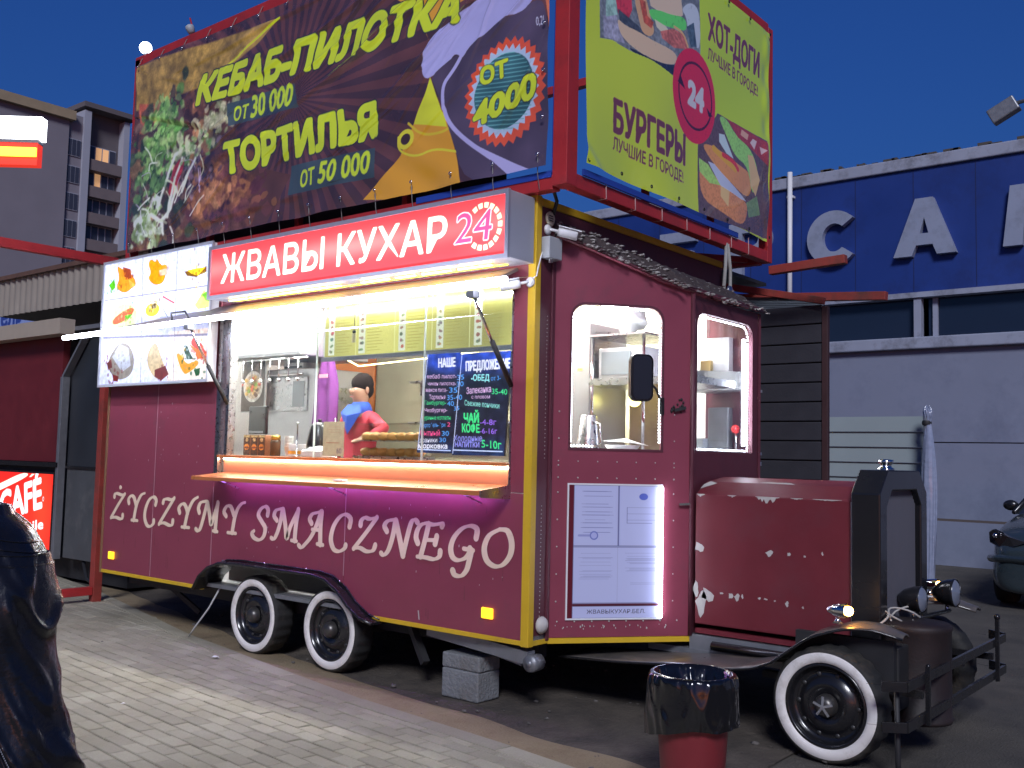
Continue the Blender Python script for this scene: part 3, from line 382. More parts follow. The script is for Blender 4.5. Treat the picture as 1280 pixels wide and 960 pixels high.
rough_sheet('mud_patch', np.linspace(-6.8, 1.5, 150), lambda x: edge_y(x)+.3+wob(x), lambda x: 2.9+wob(x*2), 30, .003, .016, mudm)
bedm = mat('paving_bed', (.045, .04, .03), .95, var=.3, scale=20, bump=.5)
V = [(x, y, .012) for x, y in EDGE]+[(6, -9, .012), (-14, -9, .012)]
bed = MB().add(V, [tuple(range(len(V)))]).build('pavement', bedm, None, origin=(0, 0, 0)); tag(bed, kind='structure')
# concrete pavers 20 x 10 cm in running bond; each has a bevelled top and its own tilt and tint
pv = bpy.data.materials.new('paver_concrete'); pv.use_nodes = True
n, l = pv.node_tree.nodes, pv.node_tree.links; b = n['Principled BSDF']; b.inputs['Roughness'].default_value = .85
tc = n.new('ShaderNodeTexCoord'); geo = n.new('ShaderNodeNewGeometry'); oi = n.new('ShaderNodeObjectInfo')
at = n.new('ShaderNodeAttribute'); at.attribute_name = 'tone'
nz = n.new('ShaderNodeTexNoise'); nz.inputs['Scale'].default_value = 1.1; nz.inputs['Detail'].default_value = 8; l.new(geo.outputs['Position'], nz.inputs['Vector'])
nf = n.new('ShaderNodeTexNoise'); nf.inputs['Scale'].default_value = 90; nf.inputs['Detail'].default_value = 4; l.new(geo.outputs['Position'], nf.inputs['Vector'])
cr = n.new('ShaderNodeValToRGB'); cr.color_ramp.elements[0].position = .32; cr.color_ramp.elements[0].color = (.255, .23, .165, 1); cr.color_ramp.elements[1].position = .72; cr.color_ramp.elements[1].color = (.37, .343, .265, 1)
l.new(nz.outputs[0], cr.inputs[0])
mm = n.new('ShaderNodeMix'); mm.data_type = 'RGBA'; mm.blend_type = 'MULTIPLY'; mm.inputs[0].default_value = 1
sm = n.new('ShaderNodeMath'); sm.operation = 'ADD'; l.new(oi.outputs['Random'], sm.inputs[0]); l.new(at.outputs['Fac'], sm.inputs[1])
fr = n.new('ShaderNodeMath'); fr.operation = 'FRACT'; l.new(sm.outputs[0], fr.inputs[0])
mr = n.new('ShaderNodeMapRange'); mr.inputs[3].default_value = .84; mr.inputs[4].default_value = 1.1; l.new(fr.outputs[0], mr.inputs[0])
m3 = n.new('ShaderNodeMapRange'); m3.inputs[3].default_value = .82; m3.inputs[4].default_value = 1.18; l.new(nf.outputs[0], m3.inputs[0])
m4 = n.new('ShaderNodeMath'); m4.operation = 'MULTIPLY'; l.new(mr.outputs[0], m4.inputs[0]); l.new(m3.outputs[0], m4.inputs[1])
l.new(cr.outputs[0], mm.inputs[6]); l.new(m4.outputs[0], mm.inputs[7]); l.new(mm.outputs[2], b.inputs['Base Color'])
bp = n.new('ShaderNodeBump'); bp.inputs['Strength'].default_value = .25; bp.inputs['Distance'].default_value = .01; l.new(nf.outputs[0], bp.inputs['Height']); l.new(bp.outputs[0], b.inputs['Normal'])
def paver_geo(cx, cy, ang, dz, rz, tx, ty, L=.192, Wd=.092, full=False):
    ca, sa = math.cos(ang+rz), math.sin(ang+rz); vs = []
    for ins, z in ((0, -.02), (0, .0), (.004, .004)):
        for sx, sy in ((-1, -1), (1, -1), (1, 1), (-1, 1)):
            x, y = sx*(L/2-ins), sy*(Wd/2-ins); vs.append((cx+x*ca-y*sa, cy+x*sa+y*ca, .026+z+dz+(x*tx+y*ty if z >= 0 else 0)))
    fs = [(8, 9, 10, 11)]+[(a, (a+1) % 4, (a+1) % 4+4, a+4) for a in range(4)]+[(a+4, (a+1) % 4+4, (a+1) % 4+8, a+8) for a in range(4)]
    return vs, fs
ANG = math.radians(-5.5); ca, sa = math.cos(ANG), math.sin(ANG)
slots = []
for r in range(-75, 60):
    for c in range(-75, 45):
        u = c*.2+(.1 if r % 2 else 0); w = r*.1
        x, y = -1.5+u*ca-w*sa, -1.2+u*sa+w*ca
        if not (-13.5 < x < 5 and y > -8.5): continue
        if y < edge_y(x)-.03: slots.append((x, y))
def seen(x, y):
    d = Vector((x, y, .03))-cam.location; z = d.dot(fwd)
    if z < .5: return None
    px, py = 640+1240.4*d.dot(right)/z, 480-1240.4*d.dot(upv)/z
    return z if (90 < px < 1290 and py < 975) else None
vis = sorted([(seen(x, y), x, y) for x, y in slots if seen(x, y)])
near = set((x, y) for _, x, y in vis[:298])
protos = []
for k in range(4):
    vs, fs = paver_geo(0, 0, 0, 0, 0, random.uniform(-.012, .012), random.uniform(-.02, .02))
    me = bpy.data.meshes.new('paver'); me.from_pydata(vs, [], fs); me.materials.append(pv); me.update(); protos.append(me)
far = MB()
for x, y in slots:
    dz, rz = random.uniform(-.0025, .0025), random.uniform(-.012, .012)
    if (x, y) in near:
        o = bpy.data.objects.new('paver', random.choice(protos)); link(o, bed); o.location = (x, y, dz); o.rotation_euler.z = ANG+rz
    else:
        d = math.hypot(x-3.8, y+4.865)
        vs, fs = paver_geo(x, y, ANG, dz, rz, random.uniform(-.012, .012), random.uniform(-.02, .02)); far.add(vs, fs)
fo = far.build('paver_field', pv, bed, origin=(0, 0, 0), fix=False); tag(fo, kind='stuff')
ta = fo.data.attributes.new('tone', 'FLOAT', 'POINT'); ta.data.foreach_set('value', np.repeat(rng.random(len(far.v)//12), 12).astype(np.float32))
# straight edging stones along the border of the paving
def kerb_len(n=0):
    out = []; 
    for (x0, y0), (x1, y1) in zip(EDGE[:-1], EDGE[1:]):
        L = math.hypot(x1-x0, y1-y0); k = max(1, round(L/.8))
        for i in range(k): out.append(((x0+(x1-x0)*i/k, y0+(y1-y0)*i/k), (x0+(x1-x0)*(i+1)/k, y0+(y1-y0)*(i+1)/k)))
    return out
for (x0, y0), (x1, y1) in kerb_len():
    a = math.atan2(y1-y0, x1-x0); L = math.hypot(x1-x0, y1-y0); o = MB().box(-L/2+.003, -.115, 0, L/2-.003, .005, .037).build('edging_stone', pv, bed, origin=(0, 0, 0), bevel=.004)
    o.location = ((x0+x1)/2, (y0+y1)/2, random.uniform(-.002, .002)); o.rotation_euler.z = a
# small litter on the paving
lit = mat('paper_scrap', (.8, .8, .8), .6)
for (x, y, lb, s) in ((-2.72, -.34, 'crumpled white paper scrap lying on the pavers in front of the rear wheels', .045), (-1.95, -1.52, 'small white crumb of paper on the pavers near the leather jacket', .02), (-3.9, -.6, 'tiny dark cigarette butt on the pavers left of the wheels', .014)):
    m_ = MB(); N = 9
    pts = [(x+s*random.uniform(.6, 1)*math.cos(t*2*math.pi/N), y+s*random.uniform(.5, .9)*math.sin(t*2*math.pi/N), .034+random.uniform(0, .4*s)) for t in range(N)]
    m_.add(pts+[(x, y, .034+s*.5)], [(i, (i+1) % N, N) for i in range(N)])
    tag(m_.build('litter', lit if 'white' in lb else blackmatt, None), lb, 'litter', 'litter on the paving')
rubm = mat('rubble_bits', (.12, .11, .10), .9, var=.5, scale=30)
rb = MB()
for k in range(160):
    x = random.uniform(-4.5, 1.8); y = edge_y(x)+random.uniform(.05, 2.0); s = .004+.018*random.random()**3
    rb.ball((x, y, .015+s*.3), s, 6, 4, (1.3, 1, .6), .5)
tag(rb.build('rubble', rubm, None), kind='stuff'); 

# ------------------------------------------------------------------ food trailer
W = 2.5; ZB, ZT = .45, 3.22
T = thing('food_trailer', 'maroon food trailer with yellow trim and a mock vintage car nose on the right', 'food trailer', (-2.5, 1.2, 0))
def side(pts, name='side_panel', m=maroon, y=0, th=.02): return MB().plate([pts], (0, y, 0), (1, 0, 0), (0, 0, 1), (0, 1, 0), th).build(name, m, T, bevel=.002)
g_ = .003
side([(-5.06, .475), (-4.24-g_, .475), (-4.24-g_, 3.2), (-5.06, 3.2)])
side([(-4.24+g_, .475), (-3.45, .475), (-3.37, .58), (-3.34-g_, .60), (-3.34-g_, 3.2), (-4.24+g_, 3.2)])
arch = [(-3.45, .45), (-3.37, .56), (-3.25, .64), (-3.1, .688), (-2.9, .70), (-1.95, .70), (-1.8, .68), (-1.66, .61), (-1.55, .52), (-1.42, .45), (-1.3, .425)]
side([(-3.34+g_, .60), (-3.25, .645), (-3.1, .69), (-2.9, .702), (-1.95, .702), (-1.8, .682), (-1.70-g_, .635), (-1.70-g_, 1.375), (-3.34+g_, 1.375)])
side([(-1.70+g_, .632), (-1.66, .61), (-1.55, .52), (-1.45, .475), (-.052, .475), (-.052, 1.375), (-1.70+g_, 1.375)])
side([(-.165, 1.38), (-.052, 1.38), (-.052, 2.74), (-.165, 2.74)])
side([(-3.33, 2.745), (-.052, 2.745), (-.052, 3.2), (-3.33, 3.2)])
# backing behind the seams
bx('seam_backing', galv, T, -5.0, .022, .72, -3.42, .03, 3.15)
bx('seam_backing', galv, T, -3.3, .022, .75, -.1, .03, 1.36)
bx('bottom_trim', yellow, T, -5.08, -.006, .445, -3.45, .03, .475, bevel=.003)
bx('bottom_trim', yellow, T, -1.38, -.006, .445, -.05, .03, .475, bevel=.003)
bx('roof_trim', yellow, T, -5.08, -.008, 3.2, -.05, .04, 3.25, bevel=.003)
bx('corner_post', yellow, T, -.05, -.012, .44, .012, .045, 3.26, bevel=.006)
bx('corner_post', mat('brown_trim', (.2, .1, .05), .6, var=.2), T, -5.09, -.01, .44, -5.062, .04, 3.2, bevel=.004)
bx('roof_trim', yellow, T, -.045, .047, 3.2, .008, W, 3.25, bevel=.003)
bx('roof', whitewallin, T, -5.08, .04, 3.16, -.05, W, 3.198)
bx('floor', galv, T, -5.06, .04, .47, -.0, W-.02, .5)
bx('end_wall', maroon, T, -5.085, .042, .46, -5.04, W, 3.155)
bx('rear_wall', maroon, T, -5.04, W-.04, .5, 0, W, 3.16)
bx('inner_lining', whitewallin, T, -5.03, W-.06, .505, -.05, W-.042, 3.15)
bx('inner_lining', whitewallin, T, -5.038, .06, .505, -5.02, W-.062, 3.15)
bx('inner_lining', whitewallin, T, -5.0, .035, .8, -3.34, .055, 3.15)
bx('ceiling_lining', whitewallin, T, -5.03, .06, 3.13, -.06, W-.062, 3.155)
# front wall above and beside the cab
MB().plate([[(.047, .46), (.2, .46), (.2, 3.0), (.94, 2.74), (1.92, 2.70), (2.3, 2.9), (2.3, .46), (W, .46), (W, 3.198), (.047, 3.198)]], (-.03, 0, 0), (0, 1, 0), (0, 0, 1), (1, 0, 0), .03).build('front_wall', darkmaroon, T)
bx('bottom_trim', yellow, T, -.02, .047, .445, .006, .2, .475)
# wheel arch
ar = MB(); P_ = arch
vs = []
for x, z in P_: vs += [(x, -.085, z), (x, .17, z), (x, .17, z+.018), (x, -.085, z+.018)]
fs = [(i*4+a, i*4+(a+1) % 4, (i+1)*4+(a+1) % 4, (i+1)*4+a) for i in range(len(P_)-1) for a in range(4)]+[(0, 1, 2, 3), tuple(len(vs)-4+k for k in (3, 2, 1, 0))]
ar.add(vs, fs, False); ar.tube([(x, -.085, z+.008) for x, z in P_], .013, 6)
ar.tube([(x, -.004, z+.03) for x, z in P_], .007, 6)
ar.build('wheel_arch', black, T)
rv = MB()
for x, z in ((-3.15, .70), (-2.6, .725), (-2.1, .725), (-1.72, .67)): rv.ball((x, -.012, z+.008), .009, 8, 5)
tag(rv.build('arch_bolt', chrome, T), kind='stuff')
bx('wheel_well', blackmatt, T, -3.5, .3, .5, -1.2, .95, .9)

def wheel(cx, y0, cz, R, w, sgn=1, hubstar=False):
    """wheel turning about the y axis, outer face at y0, body towards +sgn*y"""
    ax = (0, sgn, 0); c = (cx, y0, cz); k = R/.31
    prof = [(.222*k, .02), (.235*k, .004), (.285*k, .0), (.298*k, .012), (.306*k, .03), (.310*k, .045), (.310*k, w-.045), (.298*k, w-.012), (.24*k, w), (.2*k, w-.02)]
    nseg = 96
    t = MB(); t.lathe(prof, c, ax, nseg, True, lambda j, q: (1.0 if (q//2) % 2 else .975) if j in (4, 5, 6, 7) else 1)
    for rr in (-.5, 0, .5):
        pass
    ty = t.build('tyre', rubber, T)
    MB().lathe([(.225*k, .006), (.228*k, -.001), (.25*k, -.004), (.276*k, -.003), (.283*k, .004)], c, ax, 64).build('whitewall', whitewall, ty)
    rim = MB().lathe([(.224*k, .012), (.218*k, .0), (.208*k, .004), (.2*k, .03), (.19*k, .05), (.165*k, .055), (.15*k, .045), (.12*k, .02), (.09*k, .022), (.075*k, .035), (.0, .035)], c, ax, 48)
    rm = rim.build('rim', black, ty)
    h = MB()
    for q in range(10):
        t_ = 2*math.pi*q/10; h.lathe([(.013*k, 0), (.011*k, .004), (0, .004)], (cx+.165*k*math.cos(t_), y0+sgn*.05, cz+.165*k*math.sin(t_)), (0, -sgn, 0), 10)
    tag(h.build('rim_hole', mat('rim_bolt', (.06, .06, .06), .4, metal=.4), rm), kind='stuff')
    hb = MB().lathe([(.062*k, .03), (.06*k, .0), (.045*k, -.02), (.03*k, -.03), (0, -.032)], c, ax, 24); hc = hb.build('hubcap', mat('worn_hub', (.1, .095, .09), .35, metal=.7, var=.3, scale=30), rm) if False else hb.build('hubcap', mat('worn_hub', (.1, .095, .09), .35, metal=.7, var=.3, scale=30), ty)
    s_ = MB()
    for q in range(5 if hubstar else 0):
        t_ = 2*math.pi*q/5+.3; s_.bar((cx, y0-sgn*.034, cz), (cx+.055*k*math.cos(t_), y0-sgn*.028, cz+.055*k*math.sin(t_)), .012, .006, up=(0, 1, 0))
    if hubstar: s_.build('hub_star', steelplain, ty)
    return ty
wheel(-2.775, .02, .31, .31, .19); wheel(-1.86, .02, .31, .31, .19)
wheel(-2.835, W-.02, .31, .31, .19, -1); wheel(-1.72, W-.02, .31, .31, .19, -1)
wheel(1.70, .42, .31, .31, .19, 1, True); wheel(1.70, 2.27, .31, .31, .19, -1)
# chassis
ch = MB().box(-5.0, .25, .33, -.1, .33, .445).box(-5.0, 2.1, .33, -.1, 2.18, .445)
for x in (-4.6, -3.9, -1.0, -.4): ch.box(x, .33, .36, x+.07, 2.1, .43)
ch.box(-2.88, .2, .28, -2.79, 2.3, .34).box(-1.76, .2, .28, -1.67, 2.3, .34)
ch.bar((-1.2, .2, .42), (-1.0, .15, .18), .05).bar((-4.5, .3, .4), (-4.2, .5, .12), .04)
ch.build('chassis', blackmatt, T)
dr = MB(); dr.bar((-.95, .14, .42), (-.02, .06, .37), .07, .08).bar((-.5, .1, .4), (-.1, .1, .34), .05, .07)
dr.lathe([(0, 0), (.05, 0), (.055, .03), (.05, .1), (0, .1)], (.0, .02, .34), (0, 1, 0), 16).lathe([(.0, 0), (.02, 0), (.02, .13), (0, .13)], (.0, .01, .34), (0, 1, 0), 12)
dr.build('drawbar', galv, T)

# ---- cab: chamfer panel, front panel, roof
LAM = math.hypot(.596, .74); cu = Vector((.596, .74, 0))/LAM; cn = Vector((cu.y, -cu.x, 0))      # cn points out towards the street
O3 = Vector((0, .2, 0))
def ch3(u, z, d=0): return O3+cu*u+Vector((0, 0, z))+cn*d
hole = rrect(.125, 1.67, .74, 2.60, .09)
top = [(LAM, 2.715), (.75, 2.77), (.5, 2.86), (.25, 2.95), (0, 3.03)]
MB().plate([[(0, .475), (LAM, .475)]+top, hole], O3, cu, (0, 0, 1), -cn, .03).build('door_panel', maroon, T, bevel=.002)
MB().plate([[(0, .44), (LAM, .44), (LAM, .473), (0, .473)]], O3+cn*.006, cu, (0, 0, 1), -cn, .04).build('bottom_trim', yellow, T)
MB().plate([rrect(.112, 1.655, .753, 2.613, .1), rrect(.128, 1.671, .737, 2.597, .088)], O3+cn*.004, cu, (0, 0, 1), -cn, .01).build('window_trim', darkmaroon, T)
MB().plate([hole], O3-cn*.012, cu, (0, 0, 1), -cn, .004).build('door_glass', clearglass, T)
bx('door_edge', darkmaroon, T, -.02, .17, .46, .012, .205, 3.02, bevel=.006)
# front face with window
fh = [(y, z) for y, z in rrect(1.01, 1.67, 1.84, 2.60, .09)]
MB().plate([[(.94, .475), (1.93, .475), (1.93, 2.70), (.94, 2.71)], fh], (.596, 0, 0), (0, 1, 0), (0, 0, 1), (-1, 0, 0), .03).build('front_panel', darkmaroon, T, bevel=.002)
MB().plate([fh], (.58, 0, 0), (0, 1, 0), (0, 0, 1), (-1, 0, 0), .004).build('windscreen', clearglass, T)
MB().plate([[(0, .46), (math.hypot(.6, .37), .46), (math.hypot(.6, .37), 2.70), (0, 2.9)]], (0, 2.3, 0), Vector((.596, -.37, 0)).normalized(), (0, 0, 1), Vector((.37, .596, 0)), .02).build('far_panel', darkmaroon, T)
MB().tube([ch3(LAM, .48, .01), ch3(LAM, 2.71, .01)], .016, 8).build('door_frame', darkmaroon, T)
rf = MB(); tp = [ch3(u, z, .03)+Vector((0, 0, .004)) for u, z in reversed(top)]+[Vector((.63, 1.95, 2.705)), Vector((.0, 2.32, 2.91))]
base_ = [Vector((-.0, p.y, 3.1-.12*max(0, (p.y-.2))/2)) for p in tp]
K = len(tp); rf.add(tp+base_+[p+Vector((0, 0, .03)) for p in tp], [(i, i+1, K+i+1, K+i) for i in range(K-1)]+[(i, i+1, 2*K+i+1, 2*K+i) for i in range(K-1)]+[(2*K+i, 2*K+i+1, K+i+1, K+i) for i in range(K-1)])
rf.build('cab_roof', darkmaroon, T)
MB().plate([[(0.0, .26), (.55, .96), (.55, 1.9), (0.0, 2.25)]], (0, 0, .47), (1, 0, 0), (0, 1, 0), (0, 0, 1), .03).build('cab_floor', galv, T)
# lumpy sealing foam along the roof joint
fm = MB(); vs = []; NL, NW = 420, 10
def joint(t, s_):
    f = t*(K-1)*.93; i = min(int(f), K-2); p = tp[i].lerp(tp[i+1], f-i); q = base_[i].lerp(base_[i+1], f-i)
    return p.lerp(q, s_*.45)+Vector((.004, -.006, .018+.045*s_))
for k in range(NL):
    for j in range(NW):
        t, s_ = k/(NL-1), j/(NW-1); v = joint(t, s_); e = math.sin(math.pi*(j+.5)/NW)
        v = v+Vector((.3, -.5, .8))*(.016*e*(noise.noise(v*38)+.6*noise.noise(v*90))+.012*e); v.z += .012*noise.noise(v*22); vs.append(v)
MB().add(vs, [(k*NW+j, k*NW+j+1, (k+1)*NW+j+1, (k+1)*NW+j) for k in range(NL-1) for j in range(NW-1)], True).build('sealing_tar', mat('tar_joint', (.05, .035, .035), .75, var=.5, scale=20, bump=.8, bscale=50, dirt=(.2, .19, .18), dscale=26, dlo=.58, dhi=.66), T)
for k in range(230):
    v = joint(random.random(), random.choice((random.uniform(-.25, .1), random.uniform(.0, 1.15))))+Vector((.006, -.012, .006)); r_ = random.uniform(.003, .011)
    fm.ball(v, r_, 7, 5, (2.2, 1.2, .7), 1.2)
tag(fm.build('sealing_foam', foam, T), kind='stuff')
for a_, b_ in ((0, 4), (4, 5)): MB().tube([tp[i]+Vector((.005, -.005, .006)) for i in range(a_, b_+1)], .009, 6).build('roof_edge', darkmaroon, T)
# rivets on the door panel
rv = MB()
for u in np.linspace(.06, .86, 8): rv.ball(ch3(u, .575, .002), .006, 6, 4)
for u in np.linspace(.05, .83, 7): rv.ball(ch3(u, 1.48, .002), .006, 6, 4); rv.ball(ch3(u, 1.585, .002), .005, 6, 4)
for z in np.linspace(.7, 1.9, 8): rv.ball(ch3(.05, z, .002), .006, 6, 4); rv.ball(ch3(.83, z, .002), .005, 6, 4)
for z in np.linspace(.62, 1.3, 28): rv.ball((.003, .11, z), .004, 5, 3)
for z in np.linspace(1.6, 2.5, 36): rv.ball((.003, .13, z), .0035, 5, 3)
for k in range(26): u = random.uniform(.05, .85); rv.ball(ch3(u, .54+random.uniform(-.012, .012), .001), random.uniform(.003, .009), 5, 3, (1, .3, 1))
tag(rv.build('rivet', bare, T), kind='stuff')
bm_ = MB().box(.0, 1.05, .52, .59, 1.9, .9)
# LED strip of small lamps round both windows
ld = MB()
def dots(path, step=.02, r=.0055):
    for a, b in zip(path[:-1], path[1:]):
        L = (b-a).length
        for k in range(max(1, int(L/step))): ld.ball(a.lerp(b, k*step/L), r, 5, 3)
hp = hole+[hole[0]]; inset = [(u+(.012 if u < .43 else -.012), z-(.014 if z > 2.1 else -.014)) for u, z in hp]
dots([ch3(u, z, -.03) for u, z in inset[:-3]]+[ch3(inset[-3][0], inset[-3][1], -.03)]); dots([ch3(.14, 1.684, -.03), ch3(.32, 1.684, -.03)])
dots([ch3(.735, 1.72, -.03), ch3(.735, 2.5, -.03)])
fp = fh+[fh[0]]; dots([Vector((.56, y+(.012 if y < 1.4 else -.012), z-(.014 if z > 2.1 else -.014))) for y, z in fp])
tag(ld.build('led_strip', leddot, T), kind='stuff')
bx('led_tube', ledwhite, T, .535, 1.79, 1.72, .55, 1.815, 2.5)
bx('led_tube', ledwhite, T, -.2, .06, 1.62, -.19, .07, 2.7) if False else None
# document board on the door
C = Canvas(.0, .0, .62, .84, 300, 400, (168, 174, 212))
C.poly([(0, 0), (.035, 0), (.035, .84), (0, .84)], (95, 22, 38))
for (x0, y0, x1, y1) in ((.035, .455, .33, .84), (.335, .455, .62, .84), (.035, .095, .62, .447), (.035, 0, .62, .075)):
    C.poly([(x0, y0), (x1, y0), (x1, y1), (x0, y1)], (186, 192, 228)); C.line([(x0, y0), (x1, y0), (x1, y1), (x0, y1), (x0, y0)], .004, (110, 112, 150))
C.poly([(.035, .076), (.62, .076), (.62, .09), (.035, .09)], (80, 28, 45)); C.line([(.335, .455), (.335, .84)], .005, (90, 95, 150)); C.line([(.33, .1), (.33, .445)], .002, (150, 155, 190))
for k in range(34):
    z = random.choice([.8, .77, .72, .7, .67, .65, .62, .6, .57, .54]); C.line([(.08+random.random()*.04, z), (.24+random.random()*.06, z)], .0035, (125, 130, 180), .5)
for k in range(30):
    z = .14+.3*random.random()**.6*.9; a = random.choice([.07, .38]); C.line([(a+random.random()*.04, z), (a+.2+random.random()*.03, z)], .003, (130, 135, 178), .45)
C.ell((.17, .52), .028, .028, (110, 120, 190)); C.ell((.17, .52), .02, .02, (175, 180, 225)); C.line([(.07, .52), (.14, .52)], .014, (125, 130, 190), .6)
C.ell((.5, .77), .03, .022, (90, 105, 190)); 
for z in (.7, .66, .62): C.line([(.39, z), (.58, z)], .003, (120, 125, 170), .6)
C.line([(.39, .7), (.39, .6)], .004, (120, 125, 170)); C.line([(.39, .6), (.56, .6)], .003, (120, 125, 170))
C.text('ЖВАВЫКУХАР.БЕЛ.', (.13, .028), (.52, .03), (.13, .052), (50, 45, 70), .02)
C.sheet('notice_board', lambda a, b_: tuple((np.array(ch3(0, 0, .008))[i]+cu[i]*(a+.122)+(b_+.595 if i == 2 else 0)) for i in range(3)), print_mat('printed_paper', .35), T)
MB().plate([[(.112, .585), (.752, .585), (.752, 1.445), (.112, 1.445)], [(.122, .595), (.742, .595), (.742, 1.435), (.122, 1.435)]], O3+cn*.012, cu, (0, 0, 1), -cn, .012).build('notice_frame', whiteplastic, T)
MB().tube([ch3(.742, .6, .02), ch3(.742, 1.43, .02)], .011, 8).build('led_tube', emis('led_cool', (.78, .82, 1), 9), T)
MB().bar(ch3(.86, 1.32, .02), ch3(.93, 1.325, .03), .02, .015).build('door_latch', chrome, T)
hb = MB()
for k in range(14): hb.ball(ch3(.84+random.uniform(-.05, .05), 1.98+random.uniform(-.07, .06), .004), random.uniform(.004, .013), 6, 4, (1, .5, 1), .5)
hb.bar(ch3(.82, 1.93, .012), ch3(.9, 1.95, .012), .03, .02); hb.build('door_handle', blackmatt, T)
# mirror
mrb = MB(); mc = ch3(.53, 2.12, .16)
f3 = lambda a, b_, d=0: mc+cu*a+Vector((0, 0, b_))+cn*d
mrb.plate([rrect(-.075, -.15, .075, .15, .045, bottom=False)], mc, cu, (0, 0, 1), cn, .05)
mo = mrb.build('mirror', black, T, bevel=.012)
MB().plate([rrect(-.06, -.135, .06, .135, .035, bottom=False)], mc+cn*.051, cu, (0, 0, 1), cn, .004).build('mirror_back', mat('mirror_shell', (.015, .018, .028), .3), mo)
MB().tube([f3(.03, .0, -.005), f3(.12, -.06, -.03), f3(.19, -.13, -.12), ch3(.735, 1.98, .02)], .008, 6).build('mirror_arm', blackmatt, T)
MB().bar(ch3(.737, 1.9, .012), ch3(.737, 2.01, .012), .03, .02).build('mirror_bracket', blackmatt, T)
# round vent, porch lamps, boxes near the corner
MB().lathe([(0, 0), (.05, 0), (.055, .012), (.045, .03), (.02, .045), (0, .047)], (.003, .12, .565), (1, 0, 0), 20).build('round_lamp', mat('milky_cap', (.5, .48, .46), .5), T)
# front registration: retroreflective markers, returned light put in as emission
for x in (-4.885, -.32):
    MB().box(x-.048, -.018, .578, x+.048, -.002, .648).build('marker_reflector', amberreflex, T, bevel=.008)
# calligraphic lettering on the side
def stroke(mb, pts, a=.0165, r=.0105, y=-.003):
    P2 = [Vector((p[0], p[1])) for p in pts]; Q = []
    for i in range(len(P2)-1):     # Catmull-Rom smoothing
        p0, p1, p2, p3 = P2[max(i-1, 0)], P2[i], P2[i+1], P2[min(i+2, len(P2)-1)]
        for k in range(5): t = k/5; Q.append(.5*((2*p1)+(p2-p0)*t+(2*p0-5*p1+4*p2-p3)*t*t+(-p0+3*p1-3*p2+p3)*t**3))
    Q.append(P2[-1]); L = []; R_ = []
    for i, p in enumerate(Q):
        d = (Q[min(i+1, len(Q)-1)]-Q[max(i-1, 0)]).normalized(); nn = Vector((-d.y, d.x)); w = r+a*abs(nn.x*math.cos(.25)+nn.y*math.sin(.25))*.8
        L.append(p+nn*w); R_.append(p-nn*w)
    cap = lambda c, d, w: [c+Vector((math.cos(t), math.sin(t)))*w for t in np.linspace(math.atan2(d.y, d.x)-math.pi/2, math.atan2(d.y, d.x)+math.pi/2, 7)]
    N = len(Q); vs = [(p.x, y, p.y) for p in L]+[(p.x, y, p.y) for p in R_]; fs = [(i, i+1, N+i+1, N+i) for i in range(N-1)]
    mb.add(vs, fs)
    for e, o_ in ((0, 1), (N-1, N-2)):
        c = Q[e]; d = (Q[e]-Q[o_]).normalized(); w = (L[e]-R_[e]).length/2; cp = cap(c, d, w*1.0)
        mb.add([(c.x, y-.0004, c.y)]+[(q.x, y-.0004, q.y) for q in cp], [(0, i, i+1) for i in range(1, 7)])
for nm, sts in ART['letters']:
    m_ = MB()
    for i, s_ in enumerate(sts): stroke(m_, s_, y=-.003-.0008*i)
    if nm == 'z_dot': m_.ball((sts[0][0][0], -.003, sts[0][0][1]+.0), .02, 10, 6, (1, .1, 1))
    m_.build('letter', cream, T)
# scuffs
sc_ = MB()
for k in range(46):
    x = random.choice([random.uniform(-4.75, -3.5), random.uniform(-2.9, -.1)]); z = random.uniform(1.3, 2.05) if x < -3.5 else random.uniform(.55, 1.3); s_ = random.uniform(.003, .009)
    sc_.add([(x-s_*.4, -.0015, z-s_), (x+s_*.4, -.0015, z-s_*.6), (x+s_*.3, -.0015, z+s_*1.4), (x-s_*.4, -.0015, z+s_)], [(0, 1, 2, 3)])
sc_.add([(-.93, -.0015, .50), (-.92, -.0015, .50), (-.93, -.0015, .56), (-.94, -.0015, .56)], [(0, 1, 2, 3)])
tag(sc_.build('paint_scuff', bare, T), kind='stuff')
gr = MB()
for k in range(60):
    x = random.uniform(-5.0, -.1); z0 = random.uniform(.5, 1.25); l_ = random.uniform(.03, .14); w_ = random.uniform(.0012, .003)
    if -3.45 < x < -1.3 and z0 < .74: continue
    gr.add([(x-w_, -.0012, z0), (x+w_, -.0012, z0), (x+w_*.4, -.0012, z0+l_), (x-w_*.4, -.0012, z0+l_)], [(0, 1, 2, 3)])
tag(gr.build('grime_run', mat('grime', (.14, .05, .055), .7, var=.3), T), kind='stuff')
fade = mat('faded_seam', (.42, .25, .28), .6)
for x, z0, z1 in ((-4.24, .48, 2.18), (-3.34, .6, 1.3), (-1.70, .72, 1.36)):
    bx('seam_strip', fade, T, x-.0022, -.0012, z0, x+.0022, .02, z1)

